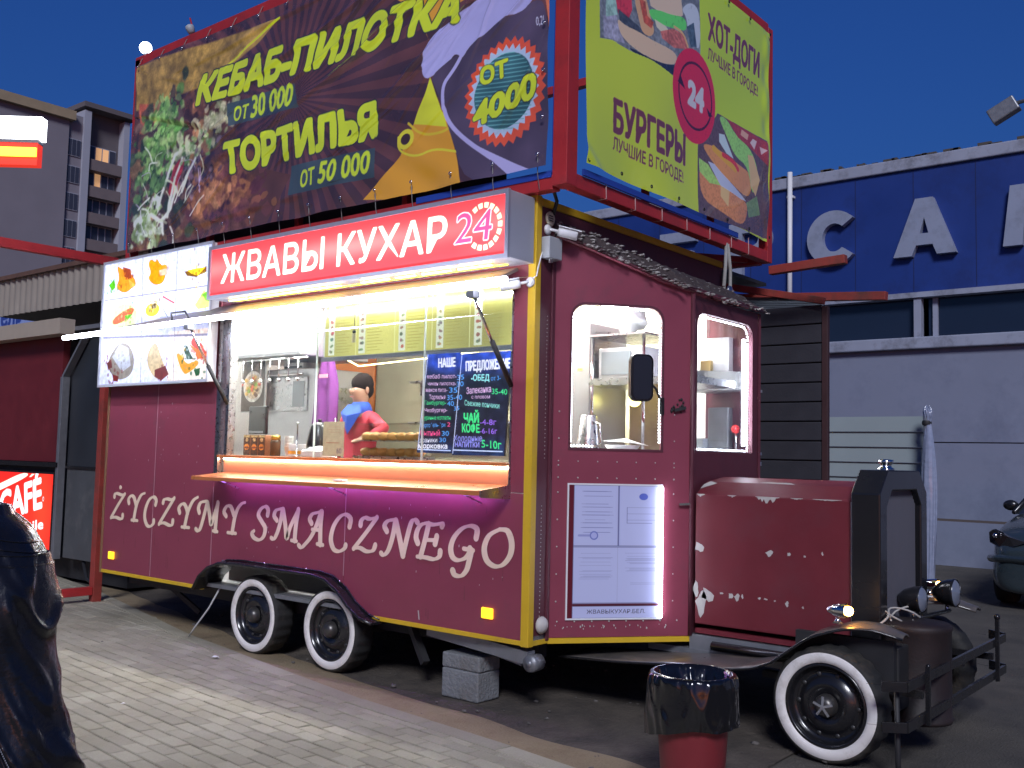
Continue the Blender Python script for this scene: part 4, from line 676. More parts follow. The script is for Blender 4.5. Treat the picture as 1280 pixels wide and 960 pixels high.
# ---- serving window
bx('window_frame', steel, T, -3.335, -.012, 1.38, -3.285, .05, 2.745); bx('window_frame', steel, T, -3.22, .0, 1.56, -3.18, .07, 2.73); bx('window_frame', steel, T, -3.284, .03, 1.56, -3.221, .05, 2.73)
bx('window_frame', steel, T, -.175, -.008, 1.38, -.165, .06, 2.745)
bx('window_frame', steel, T, -3.285, -.01, 2.71, -.175, .05, 2.74)
for x0, x1 in ((-3.18, -2.12), (-2.12, -.98), (-.98, -.18)): bx('window_glass', clearglass, T, x0+.003, .028, 1.565, x1-.003, .033, 2.705)
for x in (-2.12, -.98): bx('glass_edge', mat('glass_edge', (.7, .8, .75), .2), T, x-.003, .025, 1.565, x+.003, .04, 2.705)
bx('counter', orangewood, T, -3.28, -.03, 1.545, -.178, .34, 1.565, bevel=.004)
bx('counter_front', mat('pink_board', (.50, .22, .13), .4, var=.1, scale=6), T, -3.26, .03, 1.40, -.18, .045, 1.54)
MB().tube([(-3.24, .018, 1.533), (-.19, .018, 1.533)], .006, 6).build('led_strip', ledwarm, T)
sh = MB().plate([[(-.29, 1.362), (-.27, 1.362), (-.27, 1.372), (.02, 1.398), (.02, 1.424), (-.29, 1.392)]], (-3.23, 0, 0), (0, 1, 0), (0, 0, 1), (1, 0, 0), 3.06).build('shelf', orangewood, T, bevel=.003)
MB().plate([[(-.29, 1.350), (.0, 1.335), (.0, 1.427), (-.29, 1.395)]], (-.168, 0, 0), (0, 1, 0), (0, 0, 1), (1, 0, 0), .008).build('shelf_edge', steel, T)
MB().tube([(-3.1, -.10, 1.380), (-.3, -.10, 1.380)], .006, 6).build('led_strip', ledpurple, T)
for x in (-3.0, -1.7, -.4): MB().bar((x, -.002, 1.30), (x, -.2, 1.37), .010).build('shelf_bracket', steel, T)
# awning flap, struts and the long white tube
fl = MB().plate([[(-3.3, 0), (-.12, 0), (-.12, 1), (-4.72, 1)]], (0, -.03, 2.80), (1, 0, 0), (0, -.36, -.17), (0, .4, -1), .02)
flap = fl.build('awning_flap', mat('flap_sheet', (.26, .22, .22), .45, metal=.2, var=.08, scale=4), T)
MB().tube([(-3.55, -.33, 2.665), (-3.53, -.35, 2.72), (-3.33, -.35, 2.72), (-3.31, -.33, 2.665)], .009, 6).build('flap_handle', blackmatt, T)
MB().tube([(-5.2, -.41, 2.606), (.10, -.41, 2.644)], .021, 10).build('led_tube', ledwhite, T)
for x, zb in ((-3.2, 1.985), (-.175, 2.05)):
    ms = MB().tube([(x, -.385, 2.585), (x, -.2, 2.585-(2.585-zb)*.5)], .011, 8); st = ms.build('strut', chrome, T)
    MB().tube([(x, -.2, 2.585-(2.585-zb)*.5), (x, -.0, zb)], .017, 8).build('strut_body', blackmatt, T)
    MB().box(x-.03, -.42, 2.56, x+.03, -.36, 2.60).build('strut_bracket', galv, T)
# yellow lamps under the sign
for x0, x1 in ((-2.95, -2.72), (-2.68, -1.62), (-1.4, -1.12), (-1.05, -.87), (-.8, -.55), (-.48, -.2)):
    bx('led_bar', ledyel, T, x0, -.2, 2.795, x1, -.185, 2.802)
bx('led_bar', emis('led_amber', (1, .5, .02), 4), T, -3.0, -.1, 2.81, -.15, -.09, 2.815)

# ---- mock car nose: hood, radiator, fenders, lamps, bumper
hs = [(.94, .56), (.94, 1.39), (1.09, 1.47), (1.33, 1.50), (1.58, 1.47), (1.73, 1.39), (1.73, .56)]
MB().plate([hs], (.63, 0, 0), (0, 1, 0), (0, 0, 1), (1, 0, 0), 1.02).build('hood', hoodred, T, bevel=.006)
MB().box(1.652, .935, .57, 1.664, .942, 1.385).build('hood_strip', whiteplastic, T)
bx('hood_sill', hoodred, T, .63, .95, .50, 1.66, 1.7, .53); bx('frame_rail', galv, T, .6, .93, .40, 1.7, 1.0, .49); bx('frame_rail', galv, T, .6, 1.66, .40, 1.7, 1.73, .49)
bx('frame_base', galv, T, .3, .92, .36, 1.3, 1.7, .40)
MB().tube([(.78, .9, .44), (1.9, .9, .44)], .03, 8).build('frame_tube', black, T)
chp = MB()
for cx_, cz_, sx_, sz_ in ((.66, 1.05, .03, .035), (.68, .69, .035, .07), (.72, .75, .04, .045), (.64, .78, .02, .04), (1.145, 1.045, .022, .018), (1.27, 1.05, .01, .014), (1.37, 1.045, .007, .008), (1.48, 1.07, .006, .01), (.885, .76, .015, .022), (.93, .755, .016, .02), (.965, .765, .007, .012), (1.08, .765, .01, .006), (1.12, .765, .012, .006), (1.18, .76, .006, .006), (1.26, .75, .011, .014), (1.36, .74, .006, .006), (.82, .77, .012, .008)):
    N = 11; ph = random.random()*6
    pts = [(cx_+sx_*(1+.45*math.sin(3*t+ph)*random.uniform(.5, 1))*math.cos(t), .9375, cz_+sz_*(1+.4*math.sin(2*t+ph))*math.sin(t)) for t in np.linspace(0, 2*math.pi, N, endpoint=False)]
    chp.add(pts, [tuple(range(N))])
def topchip(x0, x1, w0):    # patches where paint came off along the hood edge
    N = 14; a = [(x0+(x1-x0)*k/N, .9362, 1.392) for k in range(N+1)]; b_ = [(x0+(x1-x0)*k/N, .9362, 1.39-w0*random.uniform(.2, 1)*math.sin(math.pi*k/N)) for k in range(N+1)]
    chp.add(a+b_, [(i, i+1, N+2+i, N+1+i) for i in range(N)])
topchip(.64, .70, .02); topchip(.86, .92, .015); topchip(1.05, 1.21, .045); topchip(1.28, 1.36, .01); topchip(1.42, 1.6, .008)
chp.add([(x, y, z) for x, y, z in ((.6315, 1.0, 1.425), (.72, 1.07, 1.4625), (.66, 1.09, 1.4725), (.6315, 1.05, 1.452))], [(0, 1, 2, 3)])
chp.add([(1.0, 1.1, 1.4745), (1.25, 1.08, 1.4682), (1.2, 1.13, 1.4775), (1.05, 1.14, 1.479)], [(0, 1, 2, 3)])
tag(chp.build('bare_patch', bare, T), kind='stuff')
ro = [(.90, .48), (.90, 1.44), (1.04, 1.575), (1.62, 1.575), (1.77, 1.44), (1.77, .48)]; ri = [(1.02, .60), (1.02, 1.36), (1.11, 1.455), (1.56, 1.455), (1.65, 1.36), (1.65, .60)]
MB().plate([ro, ri], (1.665, 0, 0), (0, 1, 0), (0, 0, 1), (1, 0, 0), .17).build('radiator_shell', black, T, bevel=.008)
grm = mat('grille_mesh', (.17, .18, .22), .4, metal=.3, var=.2, scale=3, bump=.3, bscale=260)
bx('grille', grm, T, 1.775, 1.0, .58, 1.795, 1.67, 1.47)
gb = MB()
for y in np.linspace(1.03, 1.64, 30): gb.box(1.795, y-.002, .6, 1.80, y+.002, 1.455)
tag(gb.build('grille_bar', mat('grille_bar', (.2, .2, .24), .35, metal=.6), T), kind='stuff')
MB().lathe([(0, 0), (.05, 0), (.05, .012), (.035, .02), (.033, .035), (.045, .045), (.045, .065), (0, .068)], (1.75, 1.25, 1.573), (0, 0, 1), 20).build('radiator_cap', chrome, T)
def fender(y0, y1):
    P_ = [(-.06, .33), (.4, .36), (.87, .41), (1.1, .42), (1.28, .45), (1.40, .50), (1.50, .58), (1.62, .67), (1.78, .725), (1.92, .73), (2.06, .69)]
    Q = []
    for i in range(len(P_)-1):
        for k in range(4): t = k/4; Q.append((P_[i][0]*(1-t)+P_[i+1][0]*t, P_[i][1]*(1-t)+P_[i+1][1]*t))
    Q.append(P_[-1]); Q = [Q[0]]+[((Q[i-1][0]+2*Q[i][0]+Q[i+1][0])/4, (Q[i-1][1]+2*Q[i][1]+Q[i+1][1])/4) for i in range(1, len(Q)-1)]+[Q[-1]]
    m_ = MB(); vs = []; nb = 9
    for i, (x, z) in enumerate(Q):
        tap = 1 if x < 1.6 else max(.25, 1-(x-1.6)/.46*.75)
        for top_ in (1, 0):
            for j in range(nb):
                s_ = j/(nb-1); yc = y0+(y1-y0)*.5; yy = yc+(s_-.5)*(y1-y0)*tap; crown = .022*(1-(2*s_-1)**2) if x > 1.2 else .006*(1-(2*s_-1)**2)
                vs.append((x, yy, z+crown-(0 if top_ else .012)))
    W_ = 2*nb
    fs = []
    for i in range(len(Q)-1):
        for j in range(nb-1):
            a = i*W_+j; fs.append((a, a+1, a+1+W_, a+W_)); fs.append((a+nb, a+nb+W_, a+nb+1+W_, a+nb+1))
        for j in (0, nb-1): a = i*W_+j; fs.append((a, a+W_, a+W_+nb, a+nb))
    for i in (0, len(Q)-1): a = i*W_; fs += [(a+j, a+j+1, a+nb+j+1, a+nb+j) for j in range(nb-1)]
    m_.add(vs, fs, True)
    f_ = m_.build('fender', mat('fender_paint', (.10, .09, .085), .3, var=.4, scale=5, dirt=(.2, .17, .13), dscale=4, coat=.3), T)
    e = MB(); e.tube([(x, (y0 if y0 < 1.2 else y1)+(.0 if x < 1.6 else (1 if y0 < 1.2 else -1)*(y1-y0)*.5*(1-max(.25, 1-(x-1.6)/.46*.75))), z-.004) for x, z in Q], .008, 6); e.build('fender_lip', black, f_)
fender(.40, .86); fender(1.84, 2.28)
bx('inner_fender', blackmatt, T, 1.45, .62, .42, 2.0, .66, .66)
# head lamps
for y, x, z, r in ((1.30, 1.93, .815, .078), (1.92, 1.95, .80, .088)):
    hl = MB().lathe([(0, -.13), (r*.35, -.125), (r*.75, -.085), (r*.97, -.03), (r, 0), (r*1.04, .008), (r*.98, .018)], (x, y, z), (1, -.05, .05), 24).build('headlight', black, T)
    MB().lathe([(r*.96, .012), (r*.7, .028), (0, .038)], (x, y, z), (1, -.05, .05), 24).build('headlight_glass', mat('lamp_glass', (.22, .25, .32), .12, coat=.6, metal=.3), hl)
    MB().lathe([(0, 0), (.012, 0), (.012, .05), (0, .05)], (x-.04, y, z-r-.04), (0, 0, 1), 10).build('headlight_stem', chrome, hl)
MB().tube([(1.86, .95, .70), (1.9, 1.3, .70), (1.93, 1.9, .69)], .014, 6).build('lamp_bar', black, T)
for y in (.50, 2.14):
    fz = .765
    lp = MB().lathe([(0, -.11), (.02, -.1), (.036, -.06), (.042, -.01), (.042, 0)], (1.79, y, fz+.05), (1, 0, 0), 16).build('fender_lamp', chrome, T)
    MB().ball((1.80, y, fz+.05), .026, 12, 8).build('bulb', amberbulb, lp)
    MB().lathe([(0, 0), (.03, 0), (.012, .02), (.012, .03), (0, .03)], (1.74, y, fz-.02), (0, 0, 1), 12).build('lamp_foot', chrome, lp)
# axle, springs, tangle of hoses, rusty drum behind the wheel
ax_ = MB().tube([(1.7, .55, .31), (1.7, 2.15, .31)], .04, 10).bar((1.2, .75, .36), (2.0, .75, .36), .05, .04).bar((1.2, 1.95, .36), (2.0, 1.95, .36), .05, .04).box(1.85, .95, .42, 1.95, 1.75, .52)
ax_.build('axle', blackmatt, T)
MB().lathe([(0, 0), (.19, .0), (.2, .02), (.19, .03), (.19, .5), (.2, .52), (.18, .54), (0, .54)], (1.98, 1.05, .18), (0, 0, 1), 28).build('rusty_drum', mat('sooty_iron', (.02, .012, .012), .6, var=.6, scale=8, bump=.08, dirt=(.012, .012, .012)), T)
MB().box(1.9, .7, .28, 2.0, .95, .62).build('engine_block', blackmatt, T, bevel=.01)
ho = MB()
for k in range(5):
    a = Vector((1.84, .75+.1*k, .70)); b_ = Vector((1.92, 1.0+.1*k, .72)); pts = []
    for t in np.linspace(0, 1, 12): p = a.lerp(b_, t); p.z += (-.10 if k % 2 else .07)*math.sin(math.pi*t); p.x += .04*math.sin(2*math.pi*t+k); pts.append(p)
    ho.tube(pts, .006, 6)
ho.build('hose', mat('pale_hose', (.42, .4, .37), .6), T)
bp_ = MB()
for z in (.30, .50):
    bp_.tube([(1.98, .26, z), (2.1, .30, z), (2.16, .42, z), (2.17, 1.3, z), (2.16, 2.15, z), (2.1, 2.3, z), (1.98, 2.34, z)], .001, 4)
    bp_.bar((2.16, .32, z), (2.16, 2.3, z), .018, .05).bar((2.16, .32, z), (2.06, .25, z), .016, .05).bar((2.16, 2.3, z), (2.05, 2.38, z), .018, .06)
bp_.build('bumper', black, T, bevel=.004)
for y, z1 in ((.62, .56), (2.05, .66)): MB().bar((2.175, y, .26), (2.175, y, z1), .026, .022).ball((2.175, y, z1), .02 if z1 > .6 else .012, 10, 6).bar((2.15, y, .41), (1.9, y, .41), .03, .04).build('bumper_post', black, T)
MB().tube([(2.1, .35, .5), (2.1, .37, .1), (2.1, .38, .06)], .014, 6).build('stand_leg', blackmatt, T)
MB().tube([(-3.3, .1, .5), (-3.36, .02, .3), (-3.5, -.02, .12), (-3.6, .0, .04)], .008, 6).build('drain_hose', mat('pale_hose2', (.45, .45, .45), .6), T)

# ---- ceiling lights inside
for x in (-4.6, -3.3, -1.9): bx('ceiling_lamp', emis('ceiling_tube', (1, .97, .90), 110), T, x, .5, 3.1, x+.9, .62, 3.125)
bx('ceiling_lamp', emis('ceiling_tube', (1, .97, .90), 110), T, -1.0, 1.6, 3.1, -.2, 1.72, 3.125)
bx('window_lamp', emis('cool_tube', (.92, .96, 1), 60), T, -3.15, .075, 2.66, -.25, .095, 2.675)
bx('cab_lamp', emis('cab_tube', (.85, .92, 1), 40), T, -.1, .9, 2.66, .45, .95, 2.68)
# ------------------------------------------------------------------ sign box over the window
pm_sheet = print_mat('printed_vinyl', .2, coat=1.0)
SG = thing('illuminated_sign', 'long red illuminated sign box reading ЖВАВЫ КУХАР 24 above the serving window', 'sign', (-1.56, -.14, 2.81))
bx('sign_case', mat('sign_case', (.5, .52, .58), .4, metal=.4, var=.05), SG, -3.13, -.27, 2.815, .0, -.02, 3.235, bevel=.004)
fr_ = MB().plate([[(-3.135, 2.81), (.003, 2.81), (.003, 3.24), (-3.135, 3.24)], [(-3.105, 2.838), (-.024, 2.838), (-.024, 3.212), (-3.105, 3.212)]], (0, -.285, 0), (1, 0, 0), (0, 0, 1), (0, 1, 0), .02)
fr_.build('sign_frame', mat('sign_frame', (.42, .43, .50), .35, metal=.5), SG)
C = Canvas(-3.105, 2.838, -.024, 3.212, 1100, 134, (232, 62, 66))
A_, B_ = np.meshgrid(C.A, C.B)
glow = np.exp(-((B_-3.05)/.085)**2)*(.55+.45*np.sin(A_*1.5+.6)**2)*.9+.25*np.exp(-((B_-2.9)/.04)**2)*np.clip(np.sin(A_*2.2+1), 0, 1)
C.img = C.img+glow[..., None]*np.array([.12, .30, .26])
for it in ART['sign'][:1]: C.text(it[1], it[2], it[3], it[4], it[5], .02)
t24 = ART['sign'][1]; C.text('24', t24[2], t24[3], t24[4], (205, 75, 125), .0, .035, ocol=(250, 215, 215))
cx_, cz_ = -.205, 3.03
for k in range(-6, 7):
    a0 = math.radians(k*20.5-7.5); a1 = math.radians(k*20.5+7.5)
    C.poly([(cx_+.152*math.cos(t), cz_+.152*math.sin(t)) for t in (a0, (a0+a1)/2, a1)]+[(cx_+.118*math.cos(t), cz_+.118*math.sin(t)) for t in (a1, a0)], (255, 238, 190))
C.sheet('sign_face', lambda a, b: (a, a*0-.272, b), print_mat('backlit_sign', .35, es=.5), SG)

# ------------------------------------------------------------------ menu photo panel
MP = thing('photo_menu_sign', 'white lit panel of nine food photos left of the red sign', 'menu sign', (-4.2, -.06, 2.17))
bx('panel_case', whiteplastic, MP, -5.10, -.10, 2.172, -3.34, -.025, 3.34, bevel=.004)
C = Canvas(-5.09, 2.18, -3.35, 3.335, 520, 350, (205, 212, 248))
A_, B_ = np.meshgrid(C.A, C.B)
C.img = C.img*(1-.0*A_[..., None])
rgt = (A_ > -3.95) & (B_ < 2.62); C.img[rgt] = np.array([.93, .86, .78])
dk_ = lambda c: tuple(max(0, min(255, (v-255*.5)*1.25+255*.5-28)) for v in c)
for it in ART['menu']: C.art([it if it[0] == 'L' or min((it[2] if it[0] == 'P' else it[4])) > 200 else ((it[0], it[1], dk_(it[2])) if it[0] == 'P' else (it[0], it[1], it[2], it[3], dk_(it[4])))])
C.grain(7, .10); C.grain(3, .05)
# food photos get fine speckle
for it in ART['menu']:
    if it[0] in 'PE':
        P_ = it[1] if it[0] == 'P' else [it[1]]
        cx0, cz0 = np.mean([p[0] for p in P_]), np.mean([p[1] for p in P_])
        for k in range(10):
            x, z = cx0+random.gauss(0, .06), cz0+random.gauss(0, .06); c = np.array(dk_(it[2] if it[0] == 'P' else it[4]))*random.uniform(.7, 1.1)
            C.ell((x, z), random.uniform(.008, .02), random.uniform(.008, .02), tuple(np.clip(c, 0, 255)), al=.45)
w_ = np.exp(-((B_-3.0)/.28)**4)*np.clip(1-np.abs(A_+4.15)/1.25, 0, 1)
C.img = C.img  # print only; the face emission, stronger higher up, stands in for tubes
em = bpy.data.materials.new('backlit_menu'); em.use_nodes = True; n, l = em.node_tree.nodes, em.node_tree.links; b = n['Principled BSDF']
a = n.new('ShaderNodeAttribute'); a.attribute_name = 'print'; l.new(a.outputs['Color'], b.inputs['Base Color']); l.new(a.outputs['Color'], b.inputs['Emission Color'])
tcx = n.new('ShaderNodeTexCoord'); sx = n.new('ShaderNodeSeparateXYZ'); l.new(tcx.outputs['Object'], sx.inputs[0])
mr = n.new('ShaderNodeMapRange'); mr.interpolation_type = 'SMOOTHSTEP'; mr.inputs[1].default_value = .46; mr.inputs[2].default_value = .72; mr.inputs[3].default_value = .05; mr.inputs[4].default_value = .42; l.new(sx.outputs[2], mr.inputs[0]); l.new(mr.outputs[0], b.inputs['Emission Strength'])
MPF = C.sheet('photo_face', lambda a, b: (a, a*0-.104, b), em, MP)
MB().plate([[(-5.11, 2.165), (-3.335, 2.165), (-3.335, 3.35), (-5.11, 3.35)], [(-5.085, 2.19), (-3.355, 2.19), (-3.355, 3.325), (-5.085, 3.325)]], (0, -.115, 0), (1, 0, 0), (0, 0, 1), (0, 1, 0), .014).build('panel_frame', mat('panel_frame', (.55, .57, .62), .35, metal=.4), MP)

# ------------------------------------------------------------------ roof billboard: steel frame and two banners
BF = thing('billboard_frame', 'red steel box frame carrying two banners on top of the trailer', 'billboard frame', (-2.3, 1.3, 3.25))
XL, XR, YF, YB = -4.80, .29, -.06, 2.86
def beam(a, b, w=.08, h=None, m=redsteel, name='beam', par=BF): return MB().bar(a, b, w, h).build(name, m, par, bevel=.004)
beam((.235, -.03, 3.27), (.235, -.03, 5.5), .11, .11, name='post'); beam((.235, YB-.04, 3.27), (.235, YB-.04, 5.28), .085, .085, name='post')
beam((XL+.04, -.03, 3.27), (XL+.04, -.03, 5.26), .085, .085, name='post'); beam((XL+.04, YB-.04, 3.27), (XL+.04, YB-.04, 5.26), .08, name='post')
beam((XL, -.03, 3.30), (.175, -.03, 3.30), .08, .09); beam((XL, -.03, 5.24), (.175, -.03, 5.24), .085, .09)
beam((.235, .03, 3.315), (.235, YB-.085, 3.315), .085, .09); beam((.235, .03, 5.26), (.235, YB-.085, 5.26), .085, .09)
beam((XL, YB-.04, 3.30), (.19, YB-.04, 3.30), .08); beam((XL, YB-.04, 5.24), (.19, YB-.04, 5.24), .08)
beam((XL+.04, .015, 3.30), (XL+.04, YB-.09, 3.30), .08); beam((XL+.04, .015, 5.24), (XL+.04, YB-.09, 5.24), .08)
for x in (-3.6, -2.4, -1.2): beam((x, .02, 3.33), (x, YB-.09, 3.33), .05); beam((x, .03, 3.35), (x, .03, 5.19), .05)
for y in (.95, 1.9): beam((.21, y, 3.36), (.21, y, 5.21), .045)
beam((.1, YB-.1, 3.3), (-1.8, .2, 3.29), .05); bx('roof_skirt', mat('dark_mesh', (.05, .03, .045), .8, var=.4, scale=9), BF, XL+.1, .10, 3.255, -.35, .115, 3.52)
beam((.28, YB-.04, 3.20), (.92, YB-.04, 3.23), .07, m=redsteel2)
bx('blue_profile', mat('blue_profile', (.02, .06, .35), .5), BF, .165, -.072, 3.36, .178, -.055, 5.5)
bx('blue_profile', mat('blue_profile', (.02, .06, .35), .5), BF, -1.0, -.076, 3.33, .165, -.062, 3.372)
bx('blue_profile', mat('blue_profile', (.02, .06, .35), .5), BF, .28, .09, 3.36, .296, 2.2, 3.40)
# front banner
def crease(A, B):
    d = np.zeros_like(A); r_ = np.random.default_rng(11)
    L0 = [(-.2, 5.0, -2.6, 4.2, .022, .022), (.05, 4.95, -1.6, 3.95, .018, .020), (-.9, 5.1, -3.2, 4.55, .024, .020), (.1, 4.5, -1.0, 3.75, .02, .012), (-.5, 5.1, -2.0, 4.35, .016, .018), (-4.6, 4.65, -3.4, 4.28, .03, -.030), (-.02, 5.1, -.55, 4.15, .014, .016), (-4.5, 5.05, -3.6, 4.75, .03, .014), (-1.4, 5.15, -3.9, 4.95, .026, .016), (.08, 4.6, -.4, 4.3, .014, .016), (-2.6, 4.2, -4.2, 3.9, .05, .014), (-1.9, 3.6, -4.2, 3.5, .04, .012), (-.1, 4.85, -.9, 4.3, .012, .014), (.1, 4.2, -.2, 3.7, .012, .010), (-1.2, 5.1, -1.9, 4.75, .014, .014), (-.3, 4.6, -1.9, 3.8, .014, .010), (-.7, 5.1, -2.9, 4.3, .014, .012)]
    for k in range(26):
        x0 = r_.uniform(-3.4, .1); z0 = r_.uniform(3.9, 5.1); l_ = r_.uniform(.3, 1.2); a_ = math.radians(r_.uniform(200, 216)+(x0 > -.8)*22); L0.append((x0, z0, x0+l_*math.cos(a_), z0+l_*math.sin(a_), r_.uniform(.009, .02), r_.uniform(.004, .011)))
    for (x0, z0, x1, z1, w, h) in L0:
        L = (x1-x0)**2+(z1-z0)**2; t = ((A-x0)*(x1-x0)+(B-z0)*(z1-z0))/L; tc_ = np.clip(t, 0, 1)
        D = np.hypot(A-x0-tc_*(x1-x0), B-z0-tc_*(z1-z0)); side_ = np.sign((A-x0)*(z1-z0)-(B-z0)*(x1-x0))
        d += h*.8*np.exp(-(D/w)**2)*np.sin(math.pi*np.clip(t, .03, .97))+.25*h*side_*(1-np.exp(-(D/w)**2))*np.exp(-(D/(w*4))**2)
    return d+.008*np.sin(A*5+B*3)+.006*np.sin(A*2.1-B*9)+.003*np.sin(A*13+B*21)+.010*np.sin(A*9.2)*np.exp(-((B-3.4)/.12)**2)
FB = thing('front_banner', 'large creased vinyl banner reading КЕБАБ-ПИЛОТКА and ТОРТИЛЬЯ over the serving side', 'banner', (-2.3, -.12, 3.4))
C = Canvas(-4.70, 3.395, .155, 5.17, 1250, 457, (66, 38, 42))
A_, B_ = np.meshgrid(C.A, C.B)
ang = np.arctan2(B_-4.35, A_+2.35); st = (np.sin(ang*46) > 0).astype(float)
ray_ = np.array([.32, .20, .20])*st[..., None]+np.array([.235, .165, .185])*(1-st[..., None]); C.img = ray_
# food picture on the left, built up from many patches
def blob(c, r, col, n=9, rough=.45, al=.9, sx=1, sz=1, rot=0):
    ph = [1+rough*(rng.random()-.5)*1.4 for _ in range(n)]
    pts = [(c[0]+r*ph[k]*(sx*math.cos(2*math.pi*k/n)*math.cos(rot)-sz*math.sin(2*math.pi*k/n)*math.sin(rot)), c[1]+r*ph[k]*(sx*math.cos(2*math.pi*k/n)*math.sin(rot)+sz*math.sin(2*math.pi*k/n)*math.cos(rot))) for k in range(n)]
    C.poly(pts, col, al)
C.poly([(-4.75, 3.4), (-2.6, 3.4), (-2.35, 3.75), (-3.0, 3.95), (-3.15, 4.4), (-3.5, 4.9), (-3.9, 5.05), (-4.75, 5.1)], (74, 48, 42))
C.art(ART['front'][:3], 9)
def cluster(cx0, cz0, sx_, sz_, N, cols, r0, r1, al=.8):
    for k in range(N):
        c = np.array(cols[int(rng.integers(len(cols)))])*rng.uniform(.8, 1.15); blob((cx0+rng.normal()*sx_, cz0+rng.normal()*sz_), rng.uniform(r0, r1), tuple(np.clip(c, 0, 255)), al=al, sx=rng.uniform(.5, 1.8), rot=rng.uniform(0, 3))
cluster(-4.2, 3.95, .3, .35, 160, [(60, 50, 45), (90, 70, 60), (110, 85, 60), (45, 60, 45)], .03, .09)
cluster(-4.15, 4.45, .16, .16, 130, [(80, 125, 55), (110, 150, 75), (60, 95, 45), (140, 165, 100)], .02, .05)
cluster(-4.35, 4.1, .12, .12, 80, [(75, 105, 60), (105, 140, 80), (50, 70, 45)], .02, .05)
cluster(-3.35, 4.4, .15, .07, 60, [(170, 165, 130), (140, 150, 105), (190, 185, 150)], .02, .045)
cluster(-3.75, 4.2, .15, .07, 60, [(150, 160, 120), (175, 180, 140), (80, 115, 60)], .02, .05)
cluster(-3.65, 4.55, .1, .1, 40, [(95, 60, 45), (150, 100, 65), (60, 40, 35)], .02, .05)
cluster(-4.4, 3.6, .14, .09, 110, [(150, 165, 125), (175, 185, 165), (110, 130, 80), (190, 195, 190)], .02, .05)
cluster(-3.2, 3.75, .3, .14, 140, [(105, 65, 50), (130, 85, 55), (85, 50, 48), (70, 40, 45)], .03, .08)
cluster(-3.3, 3.72, .16, .06, 60, [(150, 100, 65), (170, 120, 80), (120, 75, 55)], .02, .04)
cluster(-3.7, 3.95, .22, .1, 90, [(60, 45, 55), (90, 70, 85), (120, 100, 110), (45, 35, 42)], .015, .04)
blob((-3.95, 4.0), .13, (150, 45, 50), rough=.3, sx=.7, sz=1.5, rot=-.4)
for p in (((-4.2, 3.75), (-4.1, 4.0), (-4.0, 4.2), (-3.9, 4.22)), ((-4.05, 3.65), (-4.0, 3.9), (-3.88, 4.15)), ((-4.1, 3.5), (-4.12, 3.62), (-4.0, 3.72), (-3.95, 3.9)), ((-4.3, 3.7), (-4.15, 3.62), (-4.05, 3.68)), ((-3.85, 3.85), (-3.75, 4.0), (-3.65, 4.1))): C.line(p, .035, (205, 210, 195), .9); C.line(p, .012, (235, 238, 228), .9)
for k in range(0):
    x, z = -4.1+rng.normal()*.35, 4.0+rng.normal()*.35; t = rng.uniform(0, 3); L_ = rng.uniform(.05, .16); C.line([(x, z), (x+L_*math.cos(t), z+L_*math.sin(t)), (x+L_*1.5*math.cos(t+.6), z+L_*1.5*math.sin(t+.6))], rng.uniform(.008, .02), random.choice([(190, 195, 170), (60, 80, 50), (140, 150, 110), (90, 60, 60)]), .7)
reg = np.clip((-2.7-A_)/.3, 0, 1); C.blur(reg, 5)
cluster(-4.2, 4.5, .12, .12, 60, [(120, 165, 80), (150, 190, 110), (70, 110, 50)], .012, .03, .6)     # frilly lettuce
cluster(-4.38, 4.05, .1, .2, 60, [(95, 125, 70), (130, 160, 95), (50, 70, 40)], .012, .03, .6)
cluster(-3.4, 4.42, .14, .06, 30, [(205, 200, 165), (160, 165, 120)], .012, .03, .6)
cluster(-3.75, 4.22, .16, .07, 30, [(190, 195, 160), (100, 135, 75)], .012, .03, .6)
for k in range(26):     # shredded onion and cabbage ribbons
    x, z = rng.choice([-4.35, -3.95, -3.7])+rng.normal()*.12, 3.8+rng.normal()*.22; a_ = rng.uniform(.6, 2.2); L_ = rng.uniform(.1, .26); c1 = rng.normal()*.5
    C.line(C.chaikin([(x, z), (x+L_*.5*math.cos(a_), z+L_*.5*math.sin(a_)), (x+L_*math.cos(a_+c1), z+L_*math.sin(a_+c1))], False), rng.uniform(.008, .022), random.choice([(215, 220, 200), (190, 200, 165), (150, 135, 160), (225, 228, 215)]), .75)
C.blur(reg, 2); C.grain(3, .10, reg); C.grain(12, .22, reg)
C.art(ART['front'][3:17], 10)
for q in ART['front_plates']: C.poly(q, (52, 66, 72), .9)
sl = [it for it in ART['front'][17:]]
C.art(sl[:-6-0] if False else [it for it in sl if it[0] == 'E'])
seal = [it for it in sl if it[0] == 'E']
if len(seal) >= 3:
    c0 = seal[-1]
    for k in range(-9, 10):
        o_ = k*c0[3]/9; hw = c0[2]*math.sqrt(max(0, 1-(k/9.5)**2)); C.line([(c0[1][0]-hw*.98, c0[1][1]+o_+.25*hw*.5), (c0[1][0]+hw*.98, c0[1][1]+o_-.25*hw*.5)], .008, (95, 150, 150), .7)
C.art([it for it in sl if it[0] != 'E'])
C.grain(40, .16)
FS = C.sheet('banner_sheet', lambda a, b: (a, -.115-crease(a, b), b+.0*a), pm_sheet, FB, gain=1.9)
ey = MB()
for x in np.linspace(-4.65, .1, 14):
    for z in (3.47, 5.14): ey.lathe([(.006, 0), (.012, 0), (.012, .004), (.006, .004)], (x, -.135, z), (0, -1, 0), 10)
for z in np.linspace(3.7, 4.9, 5): ey.lathe([(.006, 0), (.012, 0), (.012, .004), (.006, .004)], (.13, -.135, z), (0, -1, 0), 10)
tag(ey.build('eyelet', chrome, FB), kind='stuff')
cordm = mat('grey_cord', (.25, .25, .24), .8)
